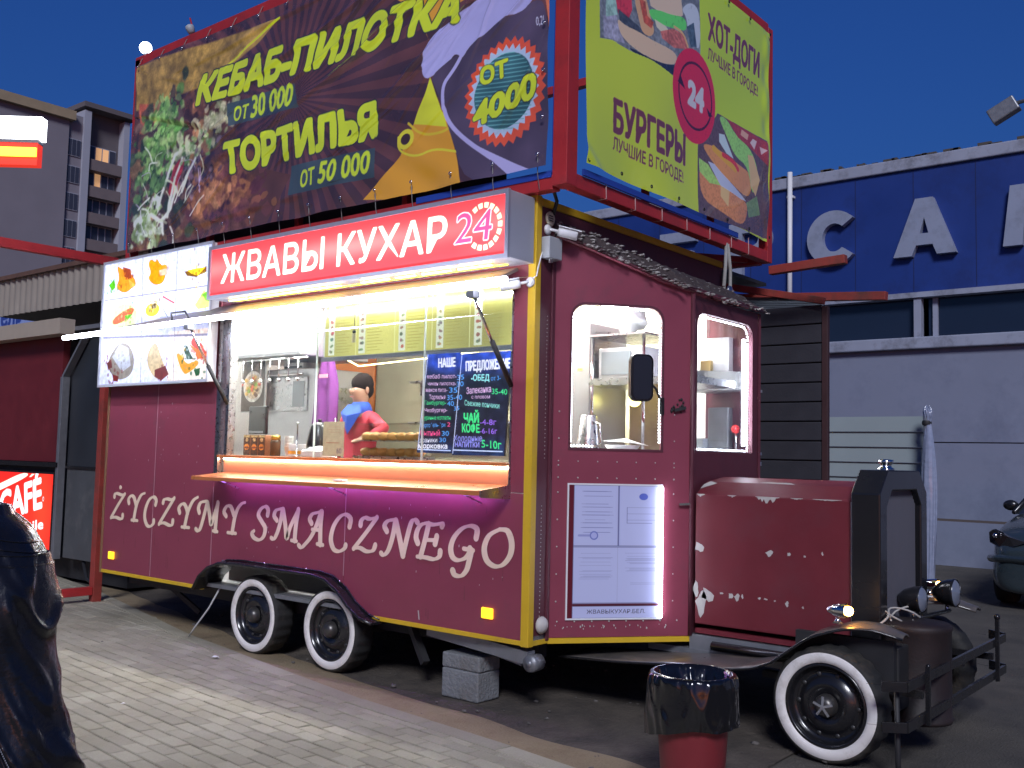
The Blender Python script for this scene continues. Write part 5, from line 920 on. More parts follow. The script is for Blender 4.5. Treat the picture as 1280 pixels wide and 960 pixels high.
for x in np.linspace(-4.65, .1, 14): MB().tube([(x, -.13, 3.465), (x-.03, -.09, 3.36), (x-.02, -.08, 3.26)], .003, 5).build('lashing_cord', cordm, FB); MB().tube([(x, -.13, 5.145), (x-.02, -.08, 5.24), (x-.02, -.04, 5.29)], .003, 5).build('lashing_cord', cordm, FB)
# side banner
SB = thing('side_banner', 'yellow food banner reading БУРГЕРЫ and ХОТ-ДОГИ facing the supermarket side', 'banner', (.3, 1.4, 3.4))
C = Canvas(.075, 3.43, 2.74, 5.2, 640, 430, (190, 210, 55))
C.art([it for it in ART['side'] if it[0] != 'T'][:-4]); C.grain(5, .16); C.grain(14, .10)
A_, B_ = np.meshgrid(C.A, C.B)
C.art([it for it in ART['side'] if it[0] != 'T'][-4:]) if False else None
# flat yellow fields stay clean of mottling
for it in ART['side']:
    if it[0] == 'P' and it[2] in ((192, 222, 56), (196, 216, 60)): C.poly(it[1], it[2])
past = False
for it in ART['side']:
    if it[0] == 'P' and it[2] == (196, 216, 60): past = True; continue
    if past: C.art([it])
def crease2(A, B): return .012*np.sin(A*6+np.sin(B*2)*2)*np.exp(-((B-3.5)/.5)**2)+.008*np.sin(B*4-A*3)+.02*np.exp(-((A-2.68)/.06)**2)*np.sin(B*14)*.5+.012*np.exp(-(((A-.1)*.7+(B-3.5))/.05)**2)
fr1 = ((A_ < 1.45) & (B_ > 4.3)).astype(float); fr2 = ((A_ > 1.44) & (B_ < 4.25)).astype(float)
C.grain(3, .12, np.maximum(fr1, fr2)*(C.img[..., 1] < .80)); C.blur(np.maximum(fr1, fr2)*.0+.0, 1)
C.sheet('banner_sheet', lambda a, b: (.305+crease2(a, b), a, b), pm_sheet, SB, gain=2.2)
ey = MB()
for y in np.linspace(.1, 2.7, 8):
    for z in (3.455, 5.175): ey.lathe([(.006, 0), (.013, 0), (.013, .004), (.006, .004)], (.325, y, z), (1, 0, 0), 10)
tag(ey.build('eyelet', blackmatt, SB), kind='stuff')
for y in (.35, .7, 1.05, 1.4, 1.75, 2.1, 2.4): MB().tube([(.2845, y, 3.40), (.2845, y+.01, 3.27), (.24, y, 3.266), (.19, y, 3.28)], .004, 5).build('lashing_cord', mat('pink_cord', (.5, .3, .3), .7), SB)
# things fixed on the corner
def cctv(loc, aim, lb):
    t = thing('security_camera', lb, 'camera', loc, 'security cameras by the corner post'); L = Vector(loc); d = Vector(aim).normalized()
    MB().lathe([(0, 0), (.032, 0), (.034, .01), (.02, .022), (0, .024)], L, (0, -1, 0) if loc[1] < .02 else (1, 0, 0), 20).build('mount', whiteplastic, t)
    o = L+(Vector((0, -.024, 0)) if loc[1] < .02 else Vector((.024, 0, 0))); j = o+d*.06
    MB().tube([o, j], .01, 8).build('arm', whiteplastic, t)
    MB().lathe([(0, 0), (.028, .005), (.03, .02), (.03, .13), (.026, .132), (.026, .126), (0, .126)], j-d*.01, d, 20).build('housing', whiteplastic, t)
    MB().lathe([(0, .1262), (.024, .1262), (.012, .131), (0, .131)], j-d*.01, d, 16).build('lens', black, t)
    MB().bar(j+Vector((0, 0, .033)), j+d*.15+Vector((0, 0, .033)), .06, .006).build('sun_visor', whiteplastic, t)
cctv((.004, .105, 3.055), (.8, .55, -.25), 'white security camera pointing right, above the grey junction box')
cctv((-.025, -.012, 2.70), (-.75, -.55, -.2), 'white security camera pointing left over the serving window, beside the yellow post')
JB = thing('junction_box', 'grey plastic junction box under the upper security camera', 'junction box', (.03, .12, 2.88))
MB().box(.003, .05, 2.86, .07, .185, 3.0).build('box_body', greyplastic, JB, bevel=.006); MB().lathe([(0, 0), (.015, 0), (.015, -.02), (0, -.02)], (.035, .11, 2.86), (0, 0, 1), 10).build('cable_gland', greyplastic, JB)
VN = thing('round_vent', 'small round cream vent on the wall under the billboard beam', 'vent', (.005, .13, 3.14))
MB().lathe([(0, 0), (.045, 0), (.048, .01), (.03, .018), (.028, .01), (0, .012)], (.003, .13, 3.13), (1, 0, 0), 20).build('vent_ring', mat('cream_plastic', (.55, .5, .38), .5), VN)
for k in range(3): MB().box(.012, .105, 3.115+.015*k, .017, .155, 3.12+.015*k).build('vent_slat', blackmatt, VN)
tag(MB().tube([(.01, .16, 3.16), (.03, .17, 3.25), (.03, .14, 3.3)], .012, 6).tube([(.012, .17, 3.13), (.02, .18, 3.02), (.02, .15, 3.0)], .005, 6).build('cable', blackmatt, None), 'black cable dropping from the billboard beam past the round vent', 'cable')
tag(MB().tube([(.014, .05, 2.9), (.016, .03, 2.86), (.014, .012, 2.8), (.014, -.004, 2.74), (-.02, -.02, 2.715)], .005, 6).build('cable', whiteplastic, None), 'thin white cable from the junction box to the lower camera', 'cable')
SK = thing('rope_shackle', 'grey rope loop with a steel shackle hanging at the far end of the banner beam', 'rope', (.27, 2.1, 3.0))
MB().tube([(.27, 2.05, 3.29), (.3, 1.98, 3.1), (.3, 1.95, 2.9), (.28, 2.0, 2.8), (.28, 2.1, 2.9), (.27, 2.12, 3.1), (.27, 2.07, 3.29)], .014, 8).build('rope', mat('rope', (.3, .3, .28), .9, var=.3, scale=60), SK)
MB().ball((.3, 2.05, 2.9), .05, 10, 8, (.5, 1, 1.2)).build('shackle', steel, SK)
for (p, d, lb) in (((-3.93, -.03, 5.27), (-.3, -.3, 1), 'small floodlight on a wire above the upper left of the front banner'), ((-1.75, -.03, 5.27), (0, -.3, 1), 'small floodlight above the middle of the front banner'), ((.24, 2.2, 5.29), (.2, 0, 1), 'small clear lamp above the top edge of the side banner')):
    t = thing('spot_lamp', lb, 'lamp', p, 'small lamps on the billboard frame'); P = Vector(p)
    MB().tube([P, P+Vector((0, 0, .1)), P+Vector((-.05, 0, .2))], .008, 6).build('stem', redsteel, t); MB().lathe([(0, 0), (.03, .01), (.04, .06), (.035, .08), (0, .08)], P+Vector((0, 0, .04)), d, 14).build('lamp_head', greyplastic, t)

# ------------------------------------------------------------------ inside the serving window
def blob0(C, c, r, col):
    for _ in range(3): C.ell((c[0]+random.gauss(0, r*.35), c[1]+random.gauss(0, r*.2)), r*random.uniform(.4, .9), r*random.uniform(.35, .7), tuple(min(255, q*random.uniform(.8, 1.2)) for q in col), al=.8)
MBD = thing('menu_board', 'long yellow lit menu board hanging inside the serving window', 'menu board', (-1.2, .12, 2.3))
C = Canvas(-2.10, 2.33, -.22, 2.72, 560, 150, (208, 204, 112))
A_, B_ = np.meshgrid(C.A, C.B); C.img = C.img*(.86+.12*np.sin(A_*3.3)[..., None])
k = 0
for x in (-2.06, -1.72, -1.30, -.93, -.58):
    C.poly([(x, 2.34), (x+.07, 2.34), (x+.07, 2.715), (x, 2.715)], (205, 210, 190))
    for z in np.arange(2.37, 2.7, .045): blob0(C, (x+.035, z), .02, random.choice([(150, 110, 90), (120, 115, 95), (140, 125, 105), (105, 118, 90), (165, 90, 75)]))
    for z in np.arange(2.36, 2.71, .022): C.line([(x+.09, z), (x+.09+random.uniform(.08, .18), z)], .004, (150, 140, 60), .8)
for x in (-1.75, -1.34, -.97, -.62): C.line([(x, 2.33), (x, 2.72)], .005, (225, 230, 170))
C.sheet('board_face', lambda a, b: (a, a*0+.088, b), print_mat('backlit_board', .4, es=.46), MBD)
bx('board_case', whiteplastic, MBD, -2.12, .092, 2.32, -.20, .13, 2.73); bx('board_rail', steelplain, MBD, -2.12, .07, 2.295, -.2, .092, 2.325)
for ext, xs_, lb in (('boardL_ext', (-1.06, -.67), 'narrow chalkboard headed НАШЕ leaning inside the window, left of the wider one'), ('boardR_ext', (-.73, -.23), 'wide chalkboard headed ПРЕДЛОЖЕНИЕ at the right end of the window')):
    q = ART[ext]; t = thing('chalkboard', lb, 'chalkboard', (sum(p[0] for p in q)/4, .07, 1.6), 'handwritten neon chalkboards in the window')
    C = Canvas(min(p[0] for p in q), min(p[1] for p in q), max(p[0] for p in q), max(p[1] for p in q), 230 if ext[5] == 'L' else 290, 420, (34, 36, 56))
    A_, B_ = np.meshgrid(C.A, C.B); hd = np.clip((B_-2.12)/.1, 0, 1)[..., None]; C.img = C.img*(1-hd)+np.array([.20, .30, .72])*hd; C.img = C.img+np.array([.02, .08, .16])*np.clip((1.75-B_)/.15, 0, 1)[..., None]
    C.grain(20, .3); C.art(ART['boards'])
    C.line([(q[3][0]+.012, 1.64), (q[2][0]-.015, 1.635)], .008, (200, 215, 255)); C.line([(q[3][0]+.008, q[3][1]), (q[0][0]+.008, q[0][1])], .006, (210, 220, 255))
    tl, tr, br, bl = [np.array(p) for p in q]
    e = C.e
    def plc(a, b, tl=tl, tr=tr, br=br, bl=bl, e=e, C=C):
        v = (b-e[1])/(e[3]-e[1]); xl = bl[0]+(tl[0]-bl[0])*v; xr = br[0]+(tr[0]-br[0])*v
        return np.clip(a, np.minimum(xl, xr), np.maximum(xl, xr)), a*0+.062, b
    C.sheet('board_face', plc, print_mat('neon_chalk', .3, es=.42), t)
    MB().plate([[tuple(bl), tuple(br), tuple(tr), tuple(tl)]], (0, .066, 0), (1, 0, 0), (0, 0, 1), (0, 1, 0), .012).build('board_back', blackmatt, t)
OP = bx('orange_panel', mat('orange_laminate', (.62, .19, .04), .35, var=.1), None, -4.95, 2.38, 1.4, -4.0, 2.4, 3.0); tag(OP, 'orange laminate door panel on the back wall behind the apron', 'panel')
BP = bx('wall_panel', mat('olive_laminate', (.46, .43, .30), .4, var=.25, scale=3), None, -3.98, 2.39, 1.3, -.4, 2.41, 3.1); tag(BP, 'olive beige laminate panel along the back wall behind the seller', 'panel')
OV = thing('steel_oven', 'tall steel oven with a small glass door behind the counter on the left', 'oven', (-3.7, 1.3, .5))
bx('oven_body', steelplain, OV, -4.05, 1.02, .5, -3.32, 1.6, 2.38, bevel=.01); bx('oven_door', steel, OV, -3.98, 1.005, 1.98, -3.42, 1.02, 2.30, bevel=.008); bx('oven_glass', mat('oven_glass', (.25, .28, .3), .15), OV, -3.62, .998, 2.02, -3.46, 1.005, 2.26)
MB().tube([(-3.95, .97, 2.32), (-3.45, .97, 2.32)], .012, 8).build('oven_handle', chrome, OV)
PP = thing('plate_poster', 'small dark poster of a round food plate on the left inner wall', 'poster', (-4.1, .95, 2.0))
C = Canvas(0, 0, .36, .52, 90, 130, (60, 52, 48)); C.ell((.18, .24), .15, .15, (205, 200, 195)); C.ell((.18, .24), .12, .12, (190, 170, 150))
for k in range(30): C.ell((.18+random.gauss(0, .045), .25+random.gauss(0, .045)), .025, .02, random.choice([(120, 150, 70), (190, 90, 70), (200, 160, 90), (110, 80, 60)]))
C.grain(4, .25); C.sheet('poster_sheet', lambda a, b: (a-4.33, a*0+.94, b+1.98), print_mat('poster_paper', .5), PP)
bx('poster_back', whiteplastic, PP, -4.34, .943, 1.97, -3.96, .95, 2.51)
AP = thing('apron', 'purple apron with a pink badge hanging beside the oven', 'apron', (-3.1, .95, 1.7))
C_ = MB(); vs = []; nx_, nz_ = 16, 24
for j in range(nz_):
    t = j/(nz_-1); z = 1.66+.9*t; hw = .16 if t < .62 else .16-(t-.62)/.38*.11
    for i in range(nx_): s_ = i/(nx_-1)*2-1; vs.append((-3.12+s_*hw+.05*t, .95+.025*math.sin(s_*7+t*3)*(1.2-t), z))
C_.add(vs, [(j*nx_+i, j*nx_+i+1, (j+1)*nx_+i+1, (j+1)*nx_+i) for j in range(nz_-1) for i in range(nx_-1)], True)
o = C_.build('apron_cloth', mat('purple_cloth', (.14, .03, .17), .85, var=.15, scale=10), AP); sm_ = o.modifiers.new('s', 'SOLIDIFY'); sm_.thickness = .004
bx('badge', mat('pink_badge', (.7, .25, .3), .5), AP, -3.14, .905, 2.27, -3.03, .915, 2.30); MB().tube([(-3.12, .95, 2.56), (-3.1, .97, 2.7), (-3.0, .95, 2.56)], .007, 6).build('neck_strap', mat('purple_cloth', (.14, .03, .17)), AP)
# things standing on the counter
ZC = 1.566
cupm = mat('brown_card', (.28, .12, .06), .6, var=.3, scale=40)
for i, x in enumerate((-3.2, -3.1, -3.0)):
    t = thing('snack_box', ('left', 'middle', 'right')[i]+'most of the three brown boxes printed with a burger on the counter', 'box', (x, .25, ZC), 'burger boxes on the counter')
    C = Canvas(0, 0, .09, .17, 30, 56, (70, 42, 30)); C.ell((.045, .07), .032, .026, (225, 140, 50)); C.ell((.045, .065), .03, .01, (120, 60, 40)); C.ell((.045, .13), .02, .016, (200, 170, 120)); C.poly([(0, .15), (.09, .15), (.09, .17), (0, .17)], (190, 170, 120)); C.grain(4, .3)
    C.sheet('box_print', lambda a, b, x=x: (a+x-.045, a*0+.2085, b+ZC), print_mat('poster_paper', .5), t); bx('box_body', cupm, t, x-.045, .21, ZC, x+.045, .30, ZC+.17, bevel=.002)
t = thing('coffee_jar', 'dark glass coffee jar with a gold lid on the counter', 'jar', (-2.88, .26, ZC))
MB().lathe([(0, 0), (.04, 0), (.042, .01), (.042, .12), (.034, .135), (0, .135)], (-2.88, .26, ZC), n=20).build('jar_glass', mat('dark_jar', (.08, .04, .02), .1), t); MB().lathe([(0, .135), (.038, .135), (.038, .17), (0, .17)], (-2.88, .26, ZC), n=20).build('lid', mat('gold_lid', (.6, .42, .1), .3, metal=.8), t)
t = thing('cup_stack', 'stack of white paper cups beside the coffee jar', 'cups', (-2.72, .27, ZC))
for k in range(8): MB().lathe([(.026, 0), (.036, .075), (.038, .075), (.038, .08), (.034, .08), (.025, .004), (0, .004)], (-2.72, .27, ZC+.012*k), n=18).build('cup', mat('paper_cup', (.75, .74, .7), .6), t)
t = thing('napkin_pack', 'white and yellow napkin pack on the counter', 'napkins', (-2.6, .28, ZC)); bx('pack', whiteplastic, t, -2.66, .22, ZC, -2.56, .32, ZC+.1, bevel=.004); bx('pack_band', mat('orange_band', (.8, .4, .05), .5), t, -2.662, .218, ZC+.02, -2.558, .322, ZC+.045)
t = tag(MB().lathe([(0, 0), (.03, 0), (.03, .006), (.006, .012), (.006, .26), (.012, .27), (0, .275)], (-2.53, .2, ZC), n=12).build('steel_stand', chrome, None), 'thin upright steel rod on a round foot by the kettle', 'stand')
t = thing('kettle', 'black electric kettle on the counter in front of the apron', 'kettle', (-2.38, .3, ZC))
MB().lathe([(0, 0), (.10, 0), (.105, .02), (.1, .12), (.075, .24), (.06, .265), (.02, .28), (0, .28)], (-2.38, .3, ZC), n=28).build('kettle_body', black, t); MB().tube([(-2.30, .3, ZC+.22), (-2.22, .3, ZC+.2), (-2.21, .3, ZC+.1), (-2.28, .3, ZC+.05)], .013, 8).build('handle', black, t); MB().lathe([(0, .28), (.015, .28), (.018, .3), (0, .305)], (-2.38, .3, ZC), n=12).build('knob', black, t)
t = thing('counter_scale', 'white counter scale with a sloped keypad right of the kettle', 'scale', (-2.22, .18, ZC)); MB().add([(-2.36, .1, ZC), (-2.12, .1, ZC), (-2.12, .24, ZC), (-2.36, .24, ZC), (-2.36, .1, ZC+.05), (-2.12, .1, ZC+.05), (-2.12, .24, ZC+.09), (-2.36, .24, ZC+.09)], [(0, 3, 2, 1), (4, 5, 6, 7), (0, 1, 5, 4), (1, 2, 6, 5), (2, 3, 7, 6), (3, 0, 4, 7)]).build('scale_body', whiteplastic, t, bevel=.008); bx('foot', blackmatt, t, -2.34, .12, ZC-.001, -2.14, .22, ZC+.008)
for k in range(8): bx('key', greyplastic, t, -2.34+.025*k, .12, ZC+.056, -2.325+.025*k, .14, ZC+.066)
t = thing('price_note', 'beige price note on a clip stand reading 60 in front of the seller', 'sign', (-2.0, .12, ZC))
C = Canvas(0, 0, .24, .26, 110, 120, (215, 200, 165))
for z in (.22, .2, .18): C.line([(.06, z), (.2, z)], .003, (200, 150, 120), .6)
C.line([(.04, .1), (.18, .1)], .005, (190, 110, 80)); C.text('60', (.16, .02), (.215, .02), (.16, .06), (110, 90, 130), .02); C.grain(12, .06)
C.sheet('note_sheet', lambda a, b: (a-2.12, .12-.0*a, b+ZC+.012), print_mat('poster_paper', .5), t); MB().tube([(-2.0, .13, ZC+.01), (-2.0, .13, ZC+.3)], .005, 6).build('clip_rod', chrome, t); MB().lathe([(0, 0), (.03, 0), (.03, .006), (0, .01)], (-2.0, .13, ZC), n=12).build('foot', chrome, t)
t = thing('food_case', 'low glass display case with buns and pastries right of the seller', 'display case', (-1.5, .3, ZC))
bx('case_base', steel, t, -1.82, .16, ZC, -1.14, .336, ZC+.02); bx('case_front', clearglass, t, -1.82, .158, ZC+.02, -1.14, .162, ZC+.26); bx('case_top', clearglass, t, -1.82, .162, ZC+.256, -1.14, .338, ZC+.26); bx('case_shelf', steel, t, -1.81, .17, ZC+.13, -1.15, .33, ZC+.135)
bunm = mat('baked_bun', (.55, .26, .07), .5, var=.35, scale=14, bump=.2)
for k in range(7):
    for z in (.02, .136): MB().ball((-1.77+.092*k, .25, ZC+z+.03), .04, 12, 8, (1.05, 1.2, .8), .25).build('bun', bunm, t)
SHF = thing('back_shelf', 'steel wall shelf with yellow boxes behind the seller', 'shelf', (-2.2, 2.2, 2.1))
for z in (1.9, 2.3): bx('shelf_board', steel, SHF, -3.1, 2.0, z, -.9, 2.38, z+.02)
for x in (-3.0, -2.0, -1.0): bx('bracket', steel, SHF, x, 2.05, z-.12, x+.02, 2.38, z)
for i, (x, z, w, h, m_, lb) in enumerate(((-2.95, 2.32, .2, .22, yellow, 'yellow carton on the upper back shelf, left end'), (-2.6, 2.32, .25, .14, whiteplastic, 'flat white tub on the upper back shelf'), (-2.2, 2.32, .18, .25, yellow, 'yellow carton in the middle of the upper back shelf'), (-2.8, 1.92, .3, .2, cupm, 'brown carton on the lower back shelf'), (-1.9, 1.92, .22, .18, mat('olive_tin', (.3, .3, .08), .4), 'olive tin on the lower back shelf'), (-1.4, 2.32, .3, .16, galv, 'grey metal tray on the right of the upper back shelf'))):
    tag(MB().box(x, 2.1, z, x+w, 2.3, z+h).build('carton', m_, None, bevel=.006), lb, 'carton')
# kitchen behind the cab windows
t = thing('louvred_fridge', 'tall grey cabinet with louvred side seen through the door window', 'fridge', (-.5, 1.35, .5)); bx('cabinet', steelplain, t, -.62, 1.2, .5, -.40, 1.7, 2.62, bevel=.01)
for k in range(14): MB().bar((-.395, 1.25, 2.2+.027*k), (-.395, 1.45, 2.215+.027*k), .01, .006).build('louvre', steel, t)
for k in range(2): bx('reflection_spot', ledwarm if False else emis('orange_spot', (1, .35, .06), 2), t, -.60+.09*k, 1.19, 2.26, -.565+.09*k, 1.2, 2.275)  # small glowing plates stand in for orange light reflected on the cabinet
t = thing('hot_shelf', 'steel shelf unit across the cab with pans under it', 'shelf unit', (-.05, 1.4, 1.6))
bx('shelf_board', steel, t, -.38, 1.15, 2.14, .5, 1.75, 2.19); bx('shelf_board', steel, t, -.38, 1.15, 2.5, .1, 1.75, 2.515); bx('back_board', mat('stained_board', (.36, .28, .22), .5, var=.4, scale=5, dirt=(.4, .36, .26)), t, -.38, 1.72, 1.6, .12, 1.75, 2.14); bx('worktop', steel, t, -.9, .9, 1.58, .5, 2.2, 1.61)
for x, y in ((-.36, 1.17), (.08, 1.17)): MB().tube([(x, y, 1.61), (x, y, 2.5)], .012, 8).build('leg', chrome, t)
tag(MB().ball((-.2, 1.5, 2.05), .05, 12, 8).build('yellow_lamp', emis('yellow_lamp', (1, .85, .2), 4), None), 'small round yellow heat lamp under the steel shelf', 'lamp')
t = thing('microwave', 'grey microwave on the upper shelf of the cab kitchen', 'microwave', (-.1, 1.4, 2.2)); bx('mw_body', steelplain, t, -.34, 1.22, 2.192, .06, 1.6, 2.42, bevel=.008); bx('door', mat('oven_glass', (.25, .28, .3), .15), t, -.31, 1.212, 2.22, -.06, 1.22, 2.39); bx('panel', whiteplastic, t, -.04, 1.213, 2.21, .05, 1.22, 2.40)
tag(MB().ball((-.14, 1.35, 2.64), .12, 14, 10, (1, .8, .9), .7).build('plastic_bag', mat('cloudy_bag', (.7, .72, .72), .5, var=.2, scale=20), None), 'crumpled pale plastic bag on the top shelf behind the door window', 'bag')
t = thing('steel_jug', 'tapered steel jug low in the left of the door window', 'jug', (-.26, 1.0, 1.61)); MB().lathe([(0, 0), (.1, 0), (.1, .01), (.06, .3), (.055, .31), (.05, .3), (.09, .02), (0, .02)], (-.30, 1.05, 1.61), n=24).build('jug_body', steel, t); MB().tube([(-.25, 1.02, 1.88), (-.17, 1.0, 1.85), (-.16, 1.0, 1.72), (-.21, 1.02, 1.68)], .008, 6).build('handle', chrome, t)
t = thing('serving_bowl', 'white bowl with folded paper behind the door window', 'bowl', (0, 1.0, 1.61)); MB().lathe([(0, 0), (.05, 0), (.12, .09), (.125, .09), (.055, -.0), (0, -.0)], (.02, 1.0, 1.612), n=24).build('bowl', whiteplastic, t)
MB().add([(-.15, .98, 1.73), (.13, .95, 1.72), (.2, 1.06, 1.7), (-.1, 1.12, 1.73), (.05, 1.0, 1.75)], [(0, 1, 4), (1, 2, 4), (2, 3, 4), (3, 0, 4)]).build('folded_paper', mat('paper_scrap', (.8, .8, .8), .6), t)
t = thing('squeeze_bottle', 'tall yellow bottle at the left of the front cab window', 'bottle', (.02, 2.0, 2.2)); MB().lathe([(0, 0), (.045, 0), (.045, .3), (.03, .34), (.01, .36), (.008, .42), (0, .42)], (.02, 1.95, 2.15), n=18).build('bottle_body', mat('mustard', (.85, .5, .02), .3), t); MB().lathe([(.046, .08), (.046, .2)], (.02, 1.95, 2.15), n=18).build('bottle_label', whiteplastic, t)
tag(bx('white_carton', whiteplastic, None, .1, 2.05, 2.26, .3, 2.2, 2.56, bevel=.004), 'white carton standing on the shelf in the front cab window', 'carton'); tag(bx('card_box', mat('kraft_card', (.5, .36, .14), .7), None, .08, 2.0, 2.26, .17, 2.04, 2.38, bevel=.003), 'small tan card box in front of the white carton', 'box')
t = thing('steel_rack', 'steel rack with a sloped tray across the front cab window', 'rack', (.2, 2.1, 1.6)); bx('tray', steelplain, t, .0, 1.9, 2.14, .48, 2.25, 2.16); MB().plate([[(0, 0), (.46, 0), (.46, .12), (0, .15)]], (.02, 1.95, 2.16), (1, 0, 0), (0, .3, 1), (0, 1, 0), .01).build('tray_front', galv, t); bx('lower_shelf', steel, t, .0, 1.9, 1.66, .48, 2.25, 1.68)
tag(bx('grey_appliance', galv, None, .12, 2.05, 1.68, .3, 2.2, 2.02, bevel=.01), 'dark grey appliance on the lower rack shelf', 'appliance'); tag(bx('clear_tub', greyplastic, None, .0, 1.98, 1.68, .12, 2.08, 1.78, bevel=.004), 'pale tub at the lower left of the front cab window', 'tub'); tag(MB().ball((.38, 2.0, 1.85), .035, 10, 8).build('red_knob', mat('red_knob', (.6, .03, .03), .4), None), 'small red ball on the right of the lower rack shelf', 'ball')
MB().tube([(.38, 2.02, 1.68), (.38, 2.01, 1.83)], .01, 6).build('rod', chrome, t)

for (nm, lb, ct, c_, m_) in (('extractor_hood', 'bright steel extractor hood at the upper left inside the window', 'extractor hood', (-4.3, .7, 2.46, -3.15, 1.5, 2.9), steelplain), ('dark_monitor', 'dark monitor standing at the left behind the counter boxes', 'monitor', (-3.62, .52, 1.75, -3.38, .56, 2.0), black), ('steel_boiler', 'tall brushed steel boiler right of the oven', 'boiler', (-3.3, 1.1, 1.5, -3.12, 1.4, 2.2), steel), ('white_tub', 'white plastic tub on the oven top', 'tub', (-3.9, 1.1, 2.385, -3.6, 1.3, 2.45), whiteplastic)):
    t_ = thing(nm, lb, ct, ((c_[0]+c_[3])/2, (c_[1]+c_[4])/2, c_[2])); bx('casing', m_, t_, *c_, bevel=.01); bx('rim', galv, t_, c_[0]+.02, c_[1]-.006, c_[2]+.01, c_[3]-.02, c_[1]-.001, c_[2]+.03)
t_ = thing('led_reflection_wire', 'thin glowing wire added as the reflected light line under the yellow menu board', 'light wire', (-1.6, .4, 2.2))
MB().tube([(-2.35, .42, 2.40), (-2.08, .42, 2.29), (-1.3, .42, 2.32), (-.55, .42, 2.36)], .005, 6).build('wire', emis('reflection_glow', (1, .85, .4), 5), t_)  # glowing wire added in place of a yellow LED line reflected there
t_ = thing('hanging_utensils', 'row of ladles hanging from a rail at the upper left of the window', 'ladles', (-3.2, .8, 2.3)); MB().tube([(-3.9, .62, 2.42), (-2.95, .62, 2.42)], .008, 6).build('rail', chrome, t_)
for k in range(7): x = -3.85+.13*k; MB().tube([(x, .61, 2.42), (x+.01, .60, 2.25)], .005, 6).ball((x+.01, .60, 2.23), .026, 10, 6, (1, .6, .7)).build('ladle', chrome, t_)
t_ = thing('key_tag', 'small yellow tag hanging on a string in front of the menu board', 'tag', (-1.73, .05, 2.4)); MB().tube([(-1.73, .05, 2.66), (-1.73, .05, 2.50)], .003, 5).build('string', blackmatt, t_); bx('tag_plate', mat('tag_yellow', (.8, .75, .4), .5), t_, -1.75, .045, 2.42, -1.71, .052, 2.49); MB().ball((-1.73, .05, 2.5), .014, 8, 6).build('knot', blackmatt, t_)
tag(MB().box(-1.62, -.2, 1.405, -1.52, -.15, 1.418).build('napkin', mat('paper_scrap', (.8, .8, .8), .6), None), 'folded white napkin lying on the outside shelf', 'napkin')
# ------------------------------------------------------------------ people
def skin_mesh(name, nodes, edges, m, parent=None, sub=2, disp=None):
    me = bpy.data.meshes.new(name); me.from_pydata([nd[0] for nd in nodes], edges, []); o = bpy.data.objects.new(name, me); link(o, parent)
    md = o.modifiers.new('skin', 'SKIN'); md.use_smooth_shade = True; ss = o.modifiers.new('sub', 'SUBSURF'); ss.levels = sub; ss.render_levels = sub
    for i, nd in enumerate(nodes):
        r = nd[1]; r = r if isinstance(r, tuple) else (r, r); me.skin_vertices[0].data[i].radius = r
    me.skin_vertices[0].data[0].use_root = True; me.materials.append(m)
    bpy.context.view_layer.update(); dg = bpy.context.evaluated_depsgraph_get(); ev = bpy.data.meshes.new_from_object(o.evaluated_get(dg)); o.modifiers.clear(); o.data = ev; ev.name = name
    ev.polygons.foreach_set('use_smooth', [True]*len(ev.polygons)); ev.materials.clear(); ev.materials.append(m); return o
